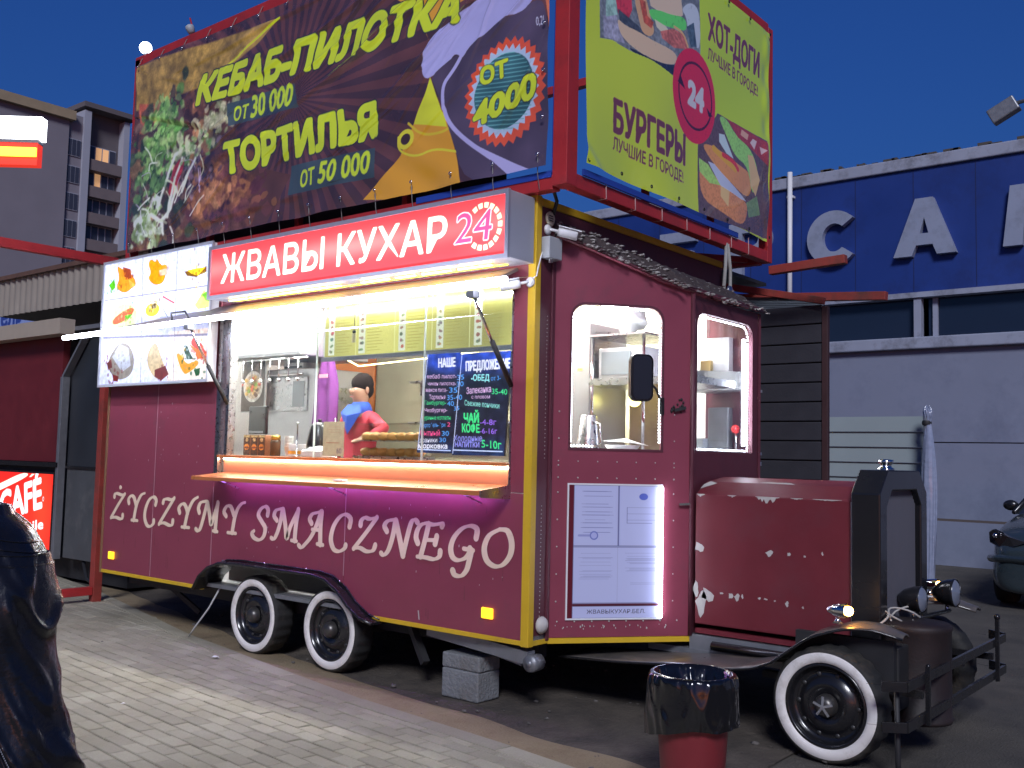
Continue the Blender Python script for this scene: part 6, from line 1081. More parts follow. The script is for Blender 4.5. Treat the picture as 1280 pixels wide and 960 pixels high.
def make_person(loc, rz, label, h, cloth, trous, hairc, pose, skinm, extra=None):
    """local frame: facing -y, x to the person's left"""
    t = thing('person', label, 'person', loc); s_ = h/1.75
    N = []; E_ = []
    def nd(p, r, par=None): N.append((tuple(c*s_ for c in p), (r*s_ if not isinstance(r, tuple) else tuple(q*s_ for q in r)))); 
    def chain(start, items):
        p = start
        for q, r in items: nd(q, r); E_.append((p, len(N)-1)); p = len(N)-1
        return p
    nd((0, 0, .93), (.15, .10)); ch_ = chain(0, [((0, 0, 1.08), (.13, .09)), ((0, 0, 1.25), (.15, .10)), ((0, .01, 1.38), (.13, .08)), ((0, .01, 1.46), .062), ((0, -.005, 1.50), .058)])
    chain(ch_, [((0, -.012, 1.575), (.076, .088)), ((0, -.01, 1.665), (.08, .098))])
    hands = []
    for sd in (-1, 1):
        sh_, el, wr, hd = pose[sd]; w = chain(3, [((sd*.17, .0, 1.37), .055), (sh_, .05), (el, .038), (wr, .026), (hd, (.035, .016))])
        d = (Vector(hd)-Vector(wr)).normalized(); sdv = Vector((1, 0, 0)) if abs(d.x) < .8 else Vector((0, 1, 0))
        for f_ in range(5):
            off = sdv*((f_-1.5)*.018) if f_ < 4 else sdv*(-.045); L_ = (.065, .075, .07, .055, .04)[f_]; q = Vector(hd)+d*(.02 if f_ < 4 else -.03)+off
            chain(w, [(tuple(q), .009), (tuple(q+d*L_*.6), .008), (tuple(q+d*L_+Vector((0, -.01, -.008))), .007)])
        chain(0, [((sd*.09, 0, .86), .085), ((sd*.10, -.01, .5), .055), ((sd*.10, .02, .12), .04), ((sd*.10, .01, .05), .04), ((sd*.11, -.13, .03), (.04, .025))])
    b = skin_mesh('body', N, E_, skinm, t, 2)
    # clothes: torso with sleeves, trousers
    N2 = []; E2 = []
    N, E_ = N2, E2
    def nd(p, r, par=None): N2.append((tuple(c*s_ for c in p), (r*s_ if not isinstance(r, tuple) else tuple(q*s_ for q in r))))
    def chain(start, items):
        p = start
        for q, r in items: nd(q, r); E2.append((p, len(N2)-1)); p = len(N2)-1
        return p
    nd((0, 0, .88), (.175, .125)); c3 = chain(0, [((0, 0, 1.08), (.16, .115)), ((0, 0, 1.25), (.18, .125)), ((0, .01, 1.38), (.16, .10)), ((0, .01, 1.46), (.075, .075))])
    for sd in (-1, 1):
        sh_, el, wr, hd = pose[sd]; chain(3, [((sd*.16, .0, 1.37), .066), (sh_, .054), (el, .046), (tuple(Vector(el).lerp(Vector(wr), .9)), .038)])
    so_ = skin_mesh('shirt', N2, E2, cloth, t, 3); cv = np.empty(len(so_.data.vertices)*3); so_.data.vertices.foreach_get('co', cv); cv = cv.reshape(-1, 3)
    for i_ in range(len(cv)): q_ = Vector(cv[i_]); d_ = noise.noise(q_*7)*.012+(1-abs(noise.noise(Vector((q_.x*9, q_.y*9, q_.z*14))))*2)*.005; cv[i_, 1] += d_; cv[i_, 0] += d_*.5*(1 if q_.x > 0 else -1)
    so_.data.vertices.foreach_set('co', cv.ravel()); so_.data.update()
    N3 = []; E3 = []; N2, E2 = N3, E3
    N3.append(((0, 0, .93*s_), (.165*s_, .115*s_)))
    for sd in (-1, 1):
        p = 0
        for q, r in (((sd*.09, 0, .84), .10), ((sd*.10, -.01, .5), .075), ((sd*.10, .02, .1), .065)): N3.append((tuple(c*s_ for c in q), (r*s_, r*s_))); E3.append((p, len(N3)-1)); p = len(N3)-1
    skin_mesh('trousers', N3, E3, trous, t, 2)
    H = Vector((0, -.01, 1.632))*s_; L0 = Vector(loc)
    hm = MB(); vs = []
    for j in range(13):
        ph = math.pi*.62*j/12
        for k in range(24):
            th = 2*math.pi*k/24; d = Vector((math.sin(ph)*math.cos(th), math.sin(ph)*math.sin(th), math.cos(ph))); front = max(0, -d.y)
            rr = (.105-.010*front*(1 if d.z < .55 else 0)+.004*noise.noise(d*9)); p = H+Vector((d.x*.86, d.y*1.08+.008, d.z*1.15))*rr*s_
            if d.y < -.55 and d.z < .5: p = H+Vector((d.x*.7, d.y*.8, .5))*rr*s_
            vs.append(L0+p)
    hm.ball(L0+H+Vector((0, .022, .042))*s_, .104*s_, 24, 16, (.84, .98, .92), .10).ball(L0+H+Vector((0, .045, -.01))*s_, .09*s_, 20, 12, (.9, .8, .9), .10); hm.build('hair', hairc, t)
    for sx_ in (-1, 1):
        MB().ball(L0+H+Vector((sx_*.032, -.092, -.01))*s_, .010*s_, 10, 8, (1.2, .6, .7)).build('eye', mat('eye_white', (.35, .33, .32), .3), t); MB().ball(L0+H+Vector((sx_*.032, -.0985, -.01))*s_, .0045*s_, 8, 6).build('pupil', black, t)
        MB().ball(L0+H+Vector((sx_*.082, .0, -.015))*s_, .026*s_, 10, 8, (.35, .7, 1.2)).build('ear', skinm, t)
    MB().ball(L0+H+Vector((0, -.106, -.035))*s_, .017*s_, 10, 8, (.8, 1.1, 1.5)).build('nose', skinm, t); MB().ball(L0+H+Vector((0, -.098, -.072))*s_, .02*s_, 12, 6, (1.2, .4, .3)).build('mouth', mat('lips', (.4, .14, .12), .5), t)
    if rz: t.rotation_euler.z = rz
    return t, s_
skinm = mat('skin', (.30, .165, .11), .5, var=.06, scale=20)
pose = {-1: ((-.2, -.02, 1.24), (-.23, -.08, 1.02), (-.12, -.32, .98), (-.08, -.40, .98)), 1: ((.24, -.02, 1.32), (.38, -.08, 1.30), (.42, -.28, 1.22), (.42, -.36, 1.20))}
t, s_ = make_person((-2.62, .95, .5), 0, 'seller in a red shirt and blue neckerchief standing behind the counter', 1.78, mat('red_shirt', (.33, .02, .04), .85, var=.15, scale=20), mat('dark_trousers', (.03, .03, .04), .8), mat('dark_hair', (.012, .008, .007), .9, var=.4, scale=60, spec=.1, bump=.5, bscale=90), pose, skinm)
sc_ = MB(); L0 = Vector((-2.62, .95, .5))
sc_.lathe([(.068, 1.545), (.085, 1.52), (.10, 1.47), (.085, 1.43)], L0, n=20); sc_.add([L0+Vector(p) for p in ((-.13, -.115, 1.45), (.13, -.115, 1.45), (0, -.15, 1.26), (0, -.165, 1.42), (-.08, -.08, 1.52), (.08, -.08, 1.52))], [(0, 2, 3), (3, 2, 1), (0, 3, 4), (3, 1, 5), (4, 3, 5)])
o = sc_.build('neckerchief', mat('blue_cloth', (.015, .06, .36), .8), t)

# passer-by in a leather jacket, close to the lens on the left, seen from behind
leather = mat('black_leather', (.008, .008, .011), .25, var=.4, scale=30, bump=.10, bscale=120, coat=.15, spec=.55)
Rr, Ff = Vector((.775, .632, 0)), Vector((-.632, .775, 0)); A0 = Vector((2.262, -4.165, 0))
def loc3(a, b, z): return A0+Rr*a+Ff*b+Vector((0, 0, z))
JP = thing('person', 'passer-by in a creased black leather jacket at the left edge, back to the viewer', 'person', tuple(loc3(-.22, 0, 0)))
def interp(K_, t):
    acc = np.zeros(len(K_[0][1])); ts = [k[0] for k in K_]; A = np.array([k[1] for k in K_])
    for o, w in ((-.06, .1), (-.04, .15), (-.02, .16), (0, .18), (.02, .16), (.04, .15), (.06, .1)):
        u = min(1, max(0, t+o*min(1, t/.08))); acc += w*np.array([np.interp(u, ts, A[:, c]) for c in range(A.shape[1])])
    return tuple(acc)
def interp_old(K_, t):
    for (t0, v0), (t1, v1) in zip(K_[:-1], K_[1:]):
        if t <= t1: f = (t-t0)/(t1-t0); f = f*f*(3-2*f); return tuple(x+(y-x)*f for x, y in zip(v0, v1))
    return K_[-1][1]
# sleeve: centre a, b, z, radius a, radius b
SLV = [(0, (-.045, -.02, 1.517, .02, .02)), (.03, (-.035, -.02, 1.508, .05, .05)), (.09, (-.016, -.02, 1.475, .068, .074)), (.2, (.004, -.03, 1.39, .070, .082)), (.36, (.018, -.04, 1.28, .067, .076)), (.48, (.040, -.05, 1.20, .068, .072)), (.58, (.066, -.05, 1.14, .070, .070)), (.72, (.070, .0, 1.04, .062, .062)), (.9, (.02, .10, .90, .05, .048)), (1, (.0, .16, .84, .043, .043))]
def sleeve(mir=False, nl=220, nr=96):
    vs = []
    for i in range(nl+1):
        t = i/nl; a, b_, z, ra, rb = interp(SLV, t)
        for k in range(nr):
            th = 2*math.pi*k/nr; ca_, sa_ = math.cos(th), math.sin(th)
            f1 = noise.noise(Vector((ca_*1.1, sa_*1.1+t*2.5, t*6.5+ca_*2.2)))            # broad slanting folds
            f2 = 1-abs(noise.noise(Vector((ca_*1.6+3, sa_*1.6, t*10-ca_*3.2))))*2       # sharp ridges
            elb = math.exp(-((t-.56)/.15)**2); amp = .0022+.0045*elb+.004*math.exp(-((t-.24)/.06)**2)
            r_ = 1+(amp*f1*1.0+amp*1.3*max(0, f2-.45)**1.3*2*(1 if t < .62 else max(0, 1-(t-.62)/.08)))/.06
            p = (a+ra*r_*ca_, b_+rb*r_*sa_, z)
            # ring plane tilts with the slope of the arm
            p = (p[0], p[1], z+(.3 if t < .12 else .12)*ra*(-ca_)*(.0 if t < .02 else 1)*(.9 if t < .15 else .25))
            if mir: p = (-.44-p[0], p[1], p[2])
            vs.append(loc3(*p))
    fs = [(i*nr+k, i*nr+(k+1) % nr, (i+1)*nr+(k+1) % nr, (i+1)*nr+k) for i in range(nl) for k in range(nr)]+[tuple(range(nr))]
    return vs, fs
jk = MB(); v_, f_ = sleeve(); jk.add(v_, f_, True); v_, f_ = sleeve(True, 90, 48); jk.add(v_, f_, True)
TR = [(0, (-.23, .03, .80, .165, .115)), (.25, (-.23, .03, 1.0, .15, .11)), (.6, (-.23, .02, 1.25, .165, .115)), (.85, (-.22, .01, 1.43, .17, .10)), (.93, (-.22, .0, 1.49, .155, .08)), (1, (-.22, .0, 1.545, .08, .07))]
vs = []
for i in range(121):
    t = i/120; a, b_, z, ra, rb = interp(TR, t)
    for k in range(72):
        th = 2*math.pi*k/72; q = 1+.03*noise.noise(Vector((math.cos(th)*1.5, math.sin(th)*1.5, t*7)))*2; vs.append(loc3(a+ra*q*math.cos(th), b_+rb*q*math.sin(th), z))
jk.add(vs, [(i*72+k, i*72+(k+1) % 72, (i+1)*72+(k+1) % 72, (i+1)*72+k) for i in range(120) for k in range(72)], True)
for sd in (-1, 1): jk.ball(loc3(-.22+sd*.155, .0, 1.425), .088, 28, 18, (1.0, 1.0, .95), .05)
jk.ball(loc3(-.22, .005, 1.47), .10, 28, 18, (1.5, .9, .75), .05); jk.lathe([(.062, 1.50), (.072, 1.53), (.070, 1.575), (.060, 1.58)], loc3(-.22, .0, 0), n=32)
jack = jk.build('jacket', leather, JP)
def on_sleeve(t, th, lift=.0015):
    a, b_, z, ra, rb = interp(SLV, t); f1 = noise.noise(Vector((math.cos(th)*1.1, math.sin(th)*1.1+t*2.5, t*6.5+math.cos(th)*2.2))); f2 = 1-abs(noise.noise(Vector((math.cos(th)*1.6+3, math.sin(th)*1.6, t*10-math.cos(th)*3.2))))*2
    elb = math.exp(-((t-.56)/.15)**2); amp = .0022+.0045*elb+.004*math.exp(-((t-.24)/.06)**2); r_ = 1+(amp*f1*1.0+amp*1.3*max(0, f2-.45)**1.3*2*(1 if t < .62 else max(0, 1-(t-.62)/.08)))/.06+lift/.06
    return loc3(a+ra*r_*math.cos(th), b_+rb*r_*math.sin(th), z+(.3 if t < .12 else .12)*ra*(-math.cos(th))*(.9 if t < .15 else .25))
MB().tube([on_sleeve(t, math.radians(-108+62*(t-.1)), .0006) for t in np.linspace(.1, .95, 120)], .0022, 6).build('sleeve_seam', leather, jack)
stt = MB()
for k, t in enumerate(np.linspace(.1, .8, 150)): stt.bar(on_sleeve(t, math.radians(-104+62*(t-.1)), .001), on_sleeve(t+.0028, math.radians(-104+62*(t-.1)), .001), .0012, .0012)
tag(stt.build('stitch', mat('thread', (.25, .27, .33), .6), jack), kind='stuff')
for tt in (.085, .105, .125, .145): MB().tube([on_sleeve(tt, th, .0004) for th in np.linspace(-2.8, .2, 50)], .0013, 6).build('shoulder_seam', leather, jack)
N = []; E_ = []
def nq(p, r): N.append((p, r)); return len(N)-1
r0 = nq((0, 0, .92), (.14, .1)); a1 = nq((0, 0, 1.2), (.13, .09)); a2 = nq((0, 0, 1.42), (.1, .07)); a3 = nq((0, 0, 1.53), (.06, .06)); a4 = nq((0, 0, 1.60), (.06, .065)); a5 = nq((0, 0, 1.70), (.075, .09)); a6 = nq((0, 0, 1.77), (.065, .08)); E_ += [(r0, a1), (a1, a2), (a2, a3), (a3, a4), (a4, a5), (a5, a6)]
for sd in (-1, 1):
    p = a2
    for q, r in (((sd*.17, -.01, 1.41), .035), ((sd*.25, -.05, 1.2), .035), ((sd*.27, -.04, 1.12), .035), ((sd*.22, .15, .86), .028), ((sd*.21, .20, .80), (.038, .018))):
        q = Rr*q[0]+Ff*q[1]+Vector((0, 0, q[2])); w = nq(tuple(q), r if isinstance(r, tuple) else (r, r)); E_.append((p, w)); p = w
    hp_ = Vector(N[p][0])
    for f_ in range(5):
        o_ = Rr*((f_-1.5)*.018 if f_ < 4 else -sd*.045); w1 = nq(tuple(hp_+o_+Ff*.01+Vector((0, 0, -.04 if f_ < 4 else -.01))), (.009, .009)); w2 = nq(tuple(hp_+o_+Ff*.02+Vector((0, 0, -.09 if f_ < 4 else -.05))), (.008, .008)); E_ += [(p, w1), (w1, w2)]
    p = r0
    for q, r in (((sd*.09, 0, .85), .08), ((sd*.1, 0, .5), .055), ((sd*.1, 0, .1), .04), ((sd*.1, .12, .04), .035)):
        q = Rr*q[0]+Ff*q[1]+Vector((0, 0, q[2])); w = nq(tuple(q), (r, r)); E_.append((p, w)); p = w
skin_mesh('body', N, E_, skinm, JP, 2)
N3 = [((0, 0, .9), (.16, .12))]; E3 = []
for sd in (-1, 1):
    p = 0
    for q, r in (((sd*.09, 0, .82), .1), ((sd*.1, 0, .5), .075), ((sd*.1, .01, .08), .07)): q = Rr*q[0]+Ff*q[1]+Vector((0, 0, q[2])); N3.append((tuple(q), (r, r))); E3.append((p, len(N3)-1)); p = len(N3)-1
skin_mesh('trousers', N3, E3, mat('dark_jeans', (.02, .025, .045), .85), JP, 2)
hb_ = MB().ball(loc3(-.22, -.012, 1.74), .105, 24, 14, (.88, 1, 1.05), .08).build('hair', mat('dark_hair', (.012, .008, .007), .9, var=.4, scale=60, spec=.1, bump=.5, bscale=90), JP)
for sd in (-1, 1): MB().ball(loc3(-.22+sd*.088, .0, 1.69), .027, 10, 8, (.5, .6, 1.2)).build('ear', skinm, JP)
# ------------------------------------------------------------------ bin, block
BN = thing('trash_bin', 'dark red trash bin lined with a shiny black bag in front of the door', 'trash bin', (1.50, -.66, 0))
bc = (1.50, -.66, 0)
MB().lathe([(0, .0), (.132, 0), (.137, .01), (.176, .575), (.178, .59), (.170, .59), (.124, .02), (0, .02)], bc, n=40).build('bucket', mat('red_plastic', (.20, .022, .03), .45, var=.15, scale=6, bump=.05, dirt=(.1, .03, .03)), BN)
vs = []; nr = 160
PR0 = [(.06, .18), (.105, .27), (.128, .42), (.140, .54), (.166, .605), (.180, .625), (.196, .618), (.205, .575), (.207, .50), (.208, .44), (.204, .385)]
PR = []
for (r0, z0), (r1, z1) in zip(PR0[:-1], PR0[1:]): PR += [(r0, z0), (r0+(r1-r0)/3, z0+(z1-z0)/3), (r0+(r1-r0)*2/3, z0+(z1-z0)*2/3)]
PR.append(PR0[-1])
for j, (r, z) in enumerate(PR):
    f = j/(len(PR)-1)
    for k in range(nr):
        th = 2*math.pi*k/nr; ct, st_ = math.cos(th), math.sin(th)
        lean = z*9+th*2.2          # slanting pleats
        n1 = noise.noise(Vector((ct*2.2+math.sin(lean)*.5, st_*2.2, z*3+2))); n2 = 1-2*abs(noise.noise(Vector((ct*3.4+z*4, st_*3.4-z*3, z*5))))
        a_ = .35 if 12 <= j <= 18 else 1; out_ = max(0, f-.5)*2
        rq = r+a_*(.009*n1+.010*max(0, n2-.55)*2)+.012*out_*max(0, math.cos(th-3.9))
        dz = .004*n1+out_**3*(.055*max(0, math.cos(th-3.7))**2+.02*noise.noise(Vector((ct*1.5, st_*1.5, 7)))-.012)
        vs.append((bc[0]+rq*ct, bc[1]+rq*st_, z-dz))
bg = MB().add(vs, [(j*nr+k, j*nr+(k+1) % nr, (j+1)*nr+(k+1) % nr, (j+1)*nr+k) for j in range(len(PR)-1) for k in range(nr)]+[tuple(range(nr))], True).build('bin_bag', mat('black_film', (.006, .006, .008), .14, bump=.12, bscale=30, coat=.5), BN)
ss = bg.modifiers.new('s', 'SUBSURF'); ss.levels = 1; ss.render_levels = 1
CB = thing('concrete_block', 'grey concrete block on the ground under the trailer edge', 'concrete block', (-.63, .16, 0))
cm = mat('concrete', (.19, .20, .21), .9, var=.25, scale=12, bump=.6, bscale=50, dirt=(.14, .13, .12))
o = MB().box(-.78, .08, .012, -.46, .30, .20).build('block', cm, CB, bevel=.01); o = MB().box(-.785, .085, .203, -.455, .295, .30).build('block', cm, CB, bevel=.01)

# ------------------------------------------------------------------ red steel frame left of the trailer
RF = thing('steel_gantry', 'tall rusty red steel support frame standing at the left end of the trailer', 'gantry', (-6.0, .46, 0))
beam((-6.0, .46, 0.01), (-6.0, .46, 3.5), .09, .09, m=redsteel2, name='post', par=RF); beam((-6.0, .50, 3.55), (-6.0, -3.0, 3.55), .085, .09, m=redsteel, name='beam', par=RF); beam((-6.0, .41, .14), (-6.0, -2.6, .14), .08, .08, m=redsteel, name='foot_beam', par=RF)
# ------------------------------------------------------------------ neighbouring kiosk with the café sign
KS = thing('coffee_kiosk', 'dark red kiosk with a grey edge post left of the trailer', 'kiosk', (-9.5, 1.8, 0))
kred = mat('kiosk_red', (.14, .015, .02), .5, var=.2, scale=4)
bx('kiosk_body', blackmatt, KS, -12.5, .92, .3, -7.75, 3.0, 2.86); bx('red_panel', kred, KS, -12.5, .84, 1.42, -7.72, .92, 2.95); bx('ledge', black, KS, -12.5, .78, 1.36, -7.62, .92, 1.415); bx('lower_panel', blackmatt, KS, -12.5, .87, .32, -7.7, .92, 1.355)
MB().bar((-7.64, .84, .3), (-7.64, .84, 2.42), .09, .06).build('edge_post', galv, KS, bevel=.004); MB().bar((-7.64, .84, 2.42), (-7.22, .84, 2.86), .08, .03).build('edge_post', galv, KS)
dglass = mat('dark_panel', (.03, .035, .042), .35, var=.3, scale=2)
MB().plate([[(-7.6, 1.38), (-6.3, 1.38), (-6.3, 2.86), (-7.2, 2.86), (-7.6, 2.42)]], (0, .9, 0), (1, 0, 0), (0, 0, 1), (0, 1, 0), .03).build('side_glass', dglass, KS); bx('side_panel', mat('grey_panel', (.07, .075, .08), .5, var=.3, scale=5, dirt=(.12, .12, .12)), KS, -7.59, .9, .32, -6.3, .93, 1.35); bx('side_rail', black, KS, -7.6, .88, 1.351, -6.3, .93, 1.379)
bx('roof_band', mat('beige_band', (.40, .34, .27), .6, var=.1), KS, -13, .62, 2.90, -7.4, .80, 3.08); bx('kiosk_roof', galv, KS, -12.6, .8, 2.952, -6.3, 3.1, 3.0)
bx('kiosk_base', blackmatt, KS, -12.4, 1.1, .05, -6.5, 2.9, .3); MB().tube([(-7.2, .95, .3), (-7.0, .9, .12), (-6.6, .8, .1), (-6.4, .7, .02)], .02, 6).build('supply_cable', blackmatt, KS)
CS = thing('cafe_sign', 'glowing red CAFÉ mobile sign on the kiosk front', 'sign', (-8.9, .8, .38))
C = Canvas(-10.6, .39, -7.72, 1.275, 620, 200, (225, 34, 30)); A_, B_ = np.meshgrid(C.A, C.B); C.img = C.img+(np.exp(-((A_+7.95)/.25)**2)*.08+np.exp(-((B_-.85)/.35)**2)*.06)[..., None]*np.array([1, .9, .3])
C.art(ART['cafe']); C.ell((-7.93, .98), .02, .028, (240, 240, 240)); C.ell((-7.93, .98), .012, .018, (225, 40, 35))
C.sheet('sign_face', lambda a, b: (a, a*0+.80, b), print_mat('backlit_cafe', .4, es=.45), CS); bx('sign_case', black, CS, -10.65, .803, .36, -7.69, .868, 1.30)
# canopy and things behind the kiosk
CP = thing('corrugated_canopy', 'brown edged corrugated canopy behind the kiosk', 'canopy', (-11, 2.5, 0))
cf = mat('canopy_sheet', (.34, .30, .25), .6, metal=.2, var=.15, scale=3)
vs = []; nx_ = 240
for i in range(nx_+1):
    x = -15+ (8.0)*i/nx_; z_ = .018*math.sin(i*1.25)
    for y, dz in ((1.5, 0), (1.5, -.52)): vs.append((x, y+z_, 3.98+dz))
MB().add(vs, [(i*2, i*2+2, i*2+3, i*2+1) for i in range(nx_)], True).build('fascia', cf, CP)
bx('fascia_trim', mat('brown_trim2', (.13, .07, .05), .7, var=.3), CP, -15, 1.44, 3.97, -7.0, 1.56, 4.03); vs = []
for i in range(nx_+1):
    x = -15+8.0*i/nx_
    for y in (1.52, 5.5): vs.append((x, y, 3.955+.012*math.sin(i*1.25)))
MB().add(vs, [(i*2, i*2+1, i*2+3, i*2+2) for i in range(nx_)], True).build('roof_sheet', cf, CP)
for x in (-14.5, -10.6, -7.2): bx('post', galv, CP, x, 5.3, 0, x+.08, 5.38, 3.94)
bx('back_wall', mat('back_wall', (.10, .11, .14), .7, var=.2), CP, -15, 5.4, 0, -7.1, 5.5, 3.93)
LS = thing('letter_sign', 'pale lightbox with blue letters ель behind the kiosk roof', 'sign', (-15.2, 4, 3.7))
C = Canvas(0, 0, 1.9, .62, 190, 62, (120, 135, 185)); C.text('ель', (.35, .16), (1.25, .16), (.35, .62), (40, 60, 130), .04); C.sheet('sign_face', lambda a, b: (a-16.98, a*0+3.95, b+3.80), print_mat('dim_backlit', .5, es=.10), LS); bx('sign_case', whiteplastic, LS, -17.0, 3.96, 3.78, -15.06, 4.1, 4.44)
bx('sign_block', mat('pale_block', (.3, .33, .42), .6), LS, -15.0, 3.9, 3.78, -14.35, 4.1, 4.4); MB().tube([(-15.6, 4.03, 0), (-15.6, 4.03, 3.8)], .06, 8).build('sign_post', galv, LS)
# ------------------------------------------------------------------ far left: pylon sign, street lamp, apartment block
PY = thing('pylon_sign', 'bright white sign with a red and yellow stripe at the upper left', 'sign', (-24, 4, 0))
pc = Vector((-20.86, 6.60, 0)); pd = Vector((-.90, -.76, 0)).normalized()
def pbox(s0, s1, z0, z1, y0, y1, m, nm): a = pc+pd*s0; nn = Vector((-pd.y, pd.x, 0)); return MB().plate([[(s0, z0), (s1, z0), (s1, z1), (s0, z1)]], pc+nn*y0, pd, (0, 0, 1), nn, y1-y0).build(nm, m, PY)
pbox(0, 4, 9.22, 9.78, 0, .3, emis('white_sign', (.9, .95, 1), 3.2), 'white_box'); pbox(.05, 4, 9.1, 9.2, .05, .3, galv, 'sign_case'); pbox(.06, 4, 8.55, 9.12, .04, .3, emis('red_sign', (.8, .04, .02), .45), 'red_box'); pbox(.08, 4, 8.76, 8.98, .302, .36, emis('yellow_sign', (1, .45, .03), 2.4), 'yellow_stripe')
q = pc+pd*2; MB().tube([(q.x, q.y, 0), (q.x, q.y, 8.5)], .15, 12).build('pylon_post', galv, PY)
SL = thing('street_lamp', 'distant street lamp glowing white above the banner corner', 'street lamp', (-32.5, 15.76, 0))
MB().tube([(-32.5, 15.8, 0), (-32.5, 15.8, 17.3), (-32.45, 15.75, 17.6)], .1, 8).build('lamp_post', galv, SL); MB().ball((-32.49, 15.76, 17.71), .24, 16, 12).build('lamp_globe', emis('street_white', (.85, .92, 1), 8), SL)
AB = thing('apartment_building', 'grey brick apartment block with balconies beyond the canopy', 'building', (-97, 38, 0))
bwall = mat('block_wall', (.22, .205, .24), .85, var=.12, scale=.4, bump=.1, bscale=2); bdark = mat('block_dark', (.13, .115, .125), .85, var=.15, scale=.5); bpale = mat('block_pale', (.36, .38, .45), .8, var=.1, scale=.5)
bx('wall', bwall, AB, -104, 18, 0, -90, 40.9, 33.4); bx('wall', bwall, AB, -104, 40.9, 0, -90.3, 42.4, 34.2); bx('roof_band', mat('block_eave', (.33, .26, .17), .8, var=.2, scale=1), AB, -104.5, 17.6, 33.4, -89.5, 41.3, 34.3)
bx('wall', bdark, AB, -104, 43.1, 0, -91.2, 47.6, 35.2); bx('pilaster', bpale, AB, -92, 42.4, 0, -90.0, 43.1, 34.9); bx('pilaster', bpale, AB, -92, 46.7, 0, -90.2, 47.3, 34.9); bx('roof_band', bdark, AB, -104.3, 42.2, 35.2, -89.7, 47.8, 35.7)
wlit = emis('lit_window', (1, .55, .25), .16); wdk = mat('night_glass', (.05, .055, .08), .15, var=.3, scale=.6); wfr = mat('window_white', (.36, .38, .45), .6)
z = 30.9; r_ = 0
while z > 1:
    w = bx('window', wfr, AB, -90.32, 40.95, z-.85, -90.2, 42.25, z+.85)
    for y0, y1 in ((41.0, 41.32), (41.38, 41.78), (41.84, 42.2)): bx('pane', wdk, w, -90.2, y0, z-.78, -90.17, y1, z+.78)
    w = bx('window', wfr, AB, -91.25, 43.5, z-.6, -91.1, 46.4, z+.95)
    for i, y0 in enumerate(np.linspace(43.55, 45.75, 4)): bx('pane', wlit if (r_, i) in ((0, 1), (1, 1), (0, 2)) else wdk, w, -91.1, y0, z-.5, -91.07, y0+.6, z+.85)
    bx('balcony', mat('balcony_panel', (.17, .14, .145), .8, var=.2, scale=1), AB, -91.3, 43.12, z-1.75, -90.25, 46.65, z-.65)
    z -= 2.68; r_ += 1
# ------------------------------------------------------------------ supermarket
SM = thing('supermarket', 'supermarket with a dark blue fascia and pale wall behind the parking', 'building', (-2, 14, 0))
YS = 12.4
smw = mat('market_wall', (.20, .225, .31), .8, var=.14, scale=.8, bump=.15, bscale=6, dirt=(.12, .14, .21), dscale=.9, dlo=.5, dhi=.85); jt = MB()
for x in np.arange(-23.5, 20, 1.0): jt.box(x-.006, YS-.004, 4.57, x+.006, YS+.01, 6.67)
tag(jt.build('fascia_joint', mat('joint_blue', (.005, .015, .09), .6), SM), kind='stuff')
blue = mat('blue_fascia', (.008, .036, .21), .5, var=.25, scale=.9, bump=.08, dirt=(.006, .02, .12), dscale=.6); pale = mat('market_trim', (.30, .33, .42), .6, var=.15, scale=2, dirt=(.16, .17, .21), dscale=3)
for x0, x1 in ((-24, -14.02), (-14, -6.02), (-6, 1.98), (2, 9.98), (10, 20)):
    bx('wall_panel', smw, SM, x0, YS, 2.02, x1, YS+.3, 3.58); bx('wall_panel', smw, SM, x0, YS, .76, x1, YS+.3, 2.0); bx('plinth', smw, SM, x0, YS-.02, 0, x1, YS+.3, .72)
bx('wall_core', mat('joint_dark', (.06, .055, .06), .9), SM, -24, YS+.03, 0, 20, 20, 3.57); bx('plinth_line', mat('joint_brown', (.10, .08, .075), .9), SM, -24, YS-.01, .72, 20, YS+.1, .76)
bx('sill', pale, SM, -24, YS-.12, 3.58, 20, YS+.2, 3.78, bevel=.02)
for x in (-23.9, -16, -12.5, -9, -5.2, -1.52, 2.3, 6, 9.8, 13.6): 
    w = bx('window_pane', wdk if False else mat('market_glass', (.015, .025, .05), .12, var=.3, scale=.5), SM, x, YS+.14, 3.78, x+3.9, YS+.2, 4.46) if x > -20 else None
for x in (-12.6, -9, -5.3, -1.5, 2.25, 6, 9.75): bx('mullion', pale, SM, x, YS-.02, 3.79, x+.12, YS+.13, 4.45); bx('mullion', pale, SM, x+.28, YS+.08, 3.79, x+.36, YS+.135, 4.45)
bx('window_head', pale, SM, -24, YS-.06, 4.46, 20, YS+.25, 4.55)
bx('fascia', blue, SM, -24, YS, 4.56, 20, YS+.4, 6.68); bx('parapet', pale, SM, -24, YS-.06, 6.69, 20, YS+.45, 6.90, bevel=.02); bx('hall', mat('joint_dark', (.06, .055, .06), .9), SM, -24, YS+.42, 3.6, 20, 26, 6.6)
tmk = MB()
for k in range(60): x = random.uniform(-6, 2); tmk.box(x, YS-.05, 6.9, x+random.uniform(.03, .25), YS+.2, 6.9+random.uniform(.01, .05))
tag(tmk.build('roof_debris', mat('moss_dark', (.08, .07, .06), .9), SM), kind='stuff')
letm = mat('letter_white', (.27, .31, .42), .5, var=.12, scale=2, dirt=(.2, .23, .3))
def arc(cx, cz, rx, rz, a0, a1, n=18): return [(cx+rx*math.cos(math.radians(a0+(a1-a0)*i/n)), cz+rz*math.sin(math.radians(a0+(a1-a0)*i/n))) for i in range(n+1)]
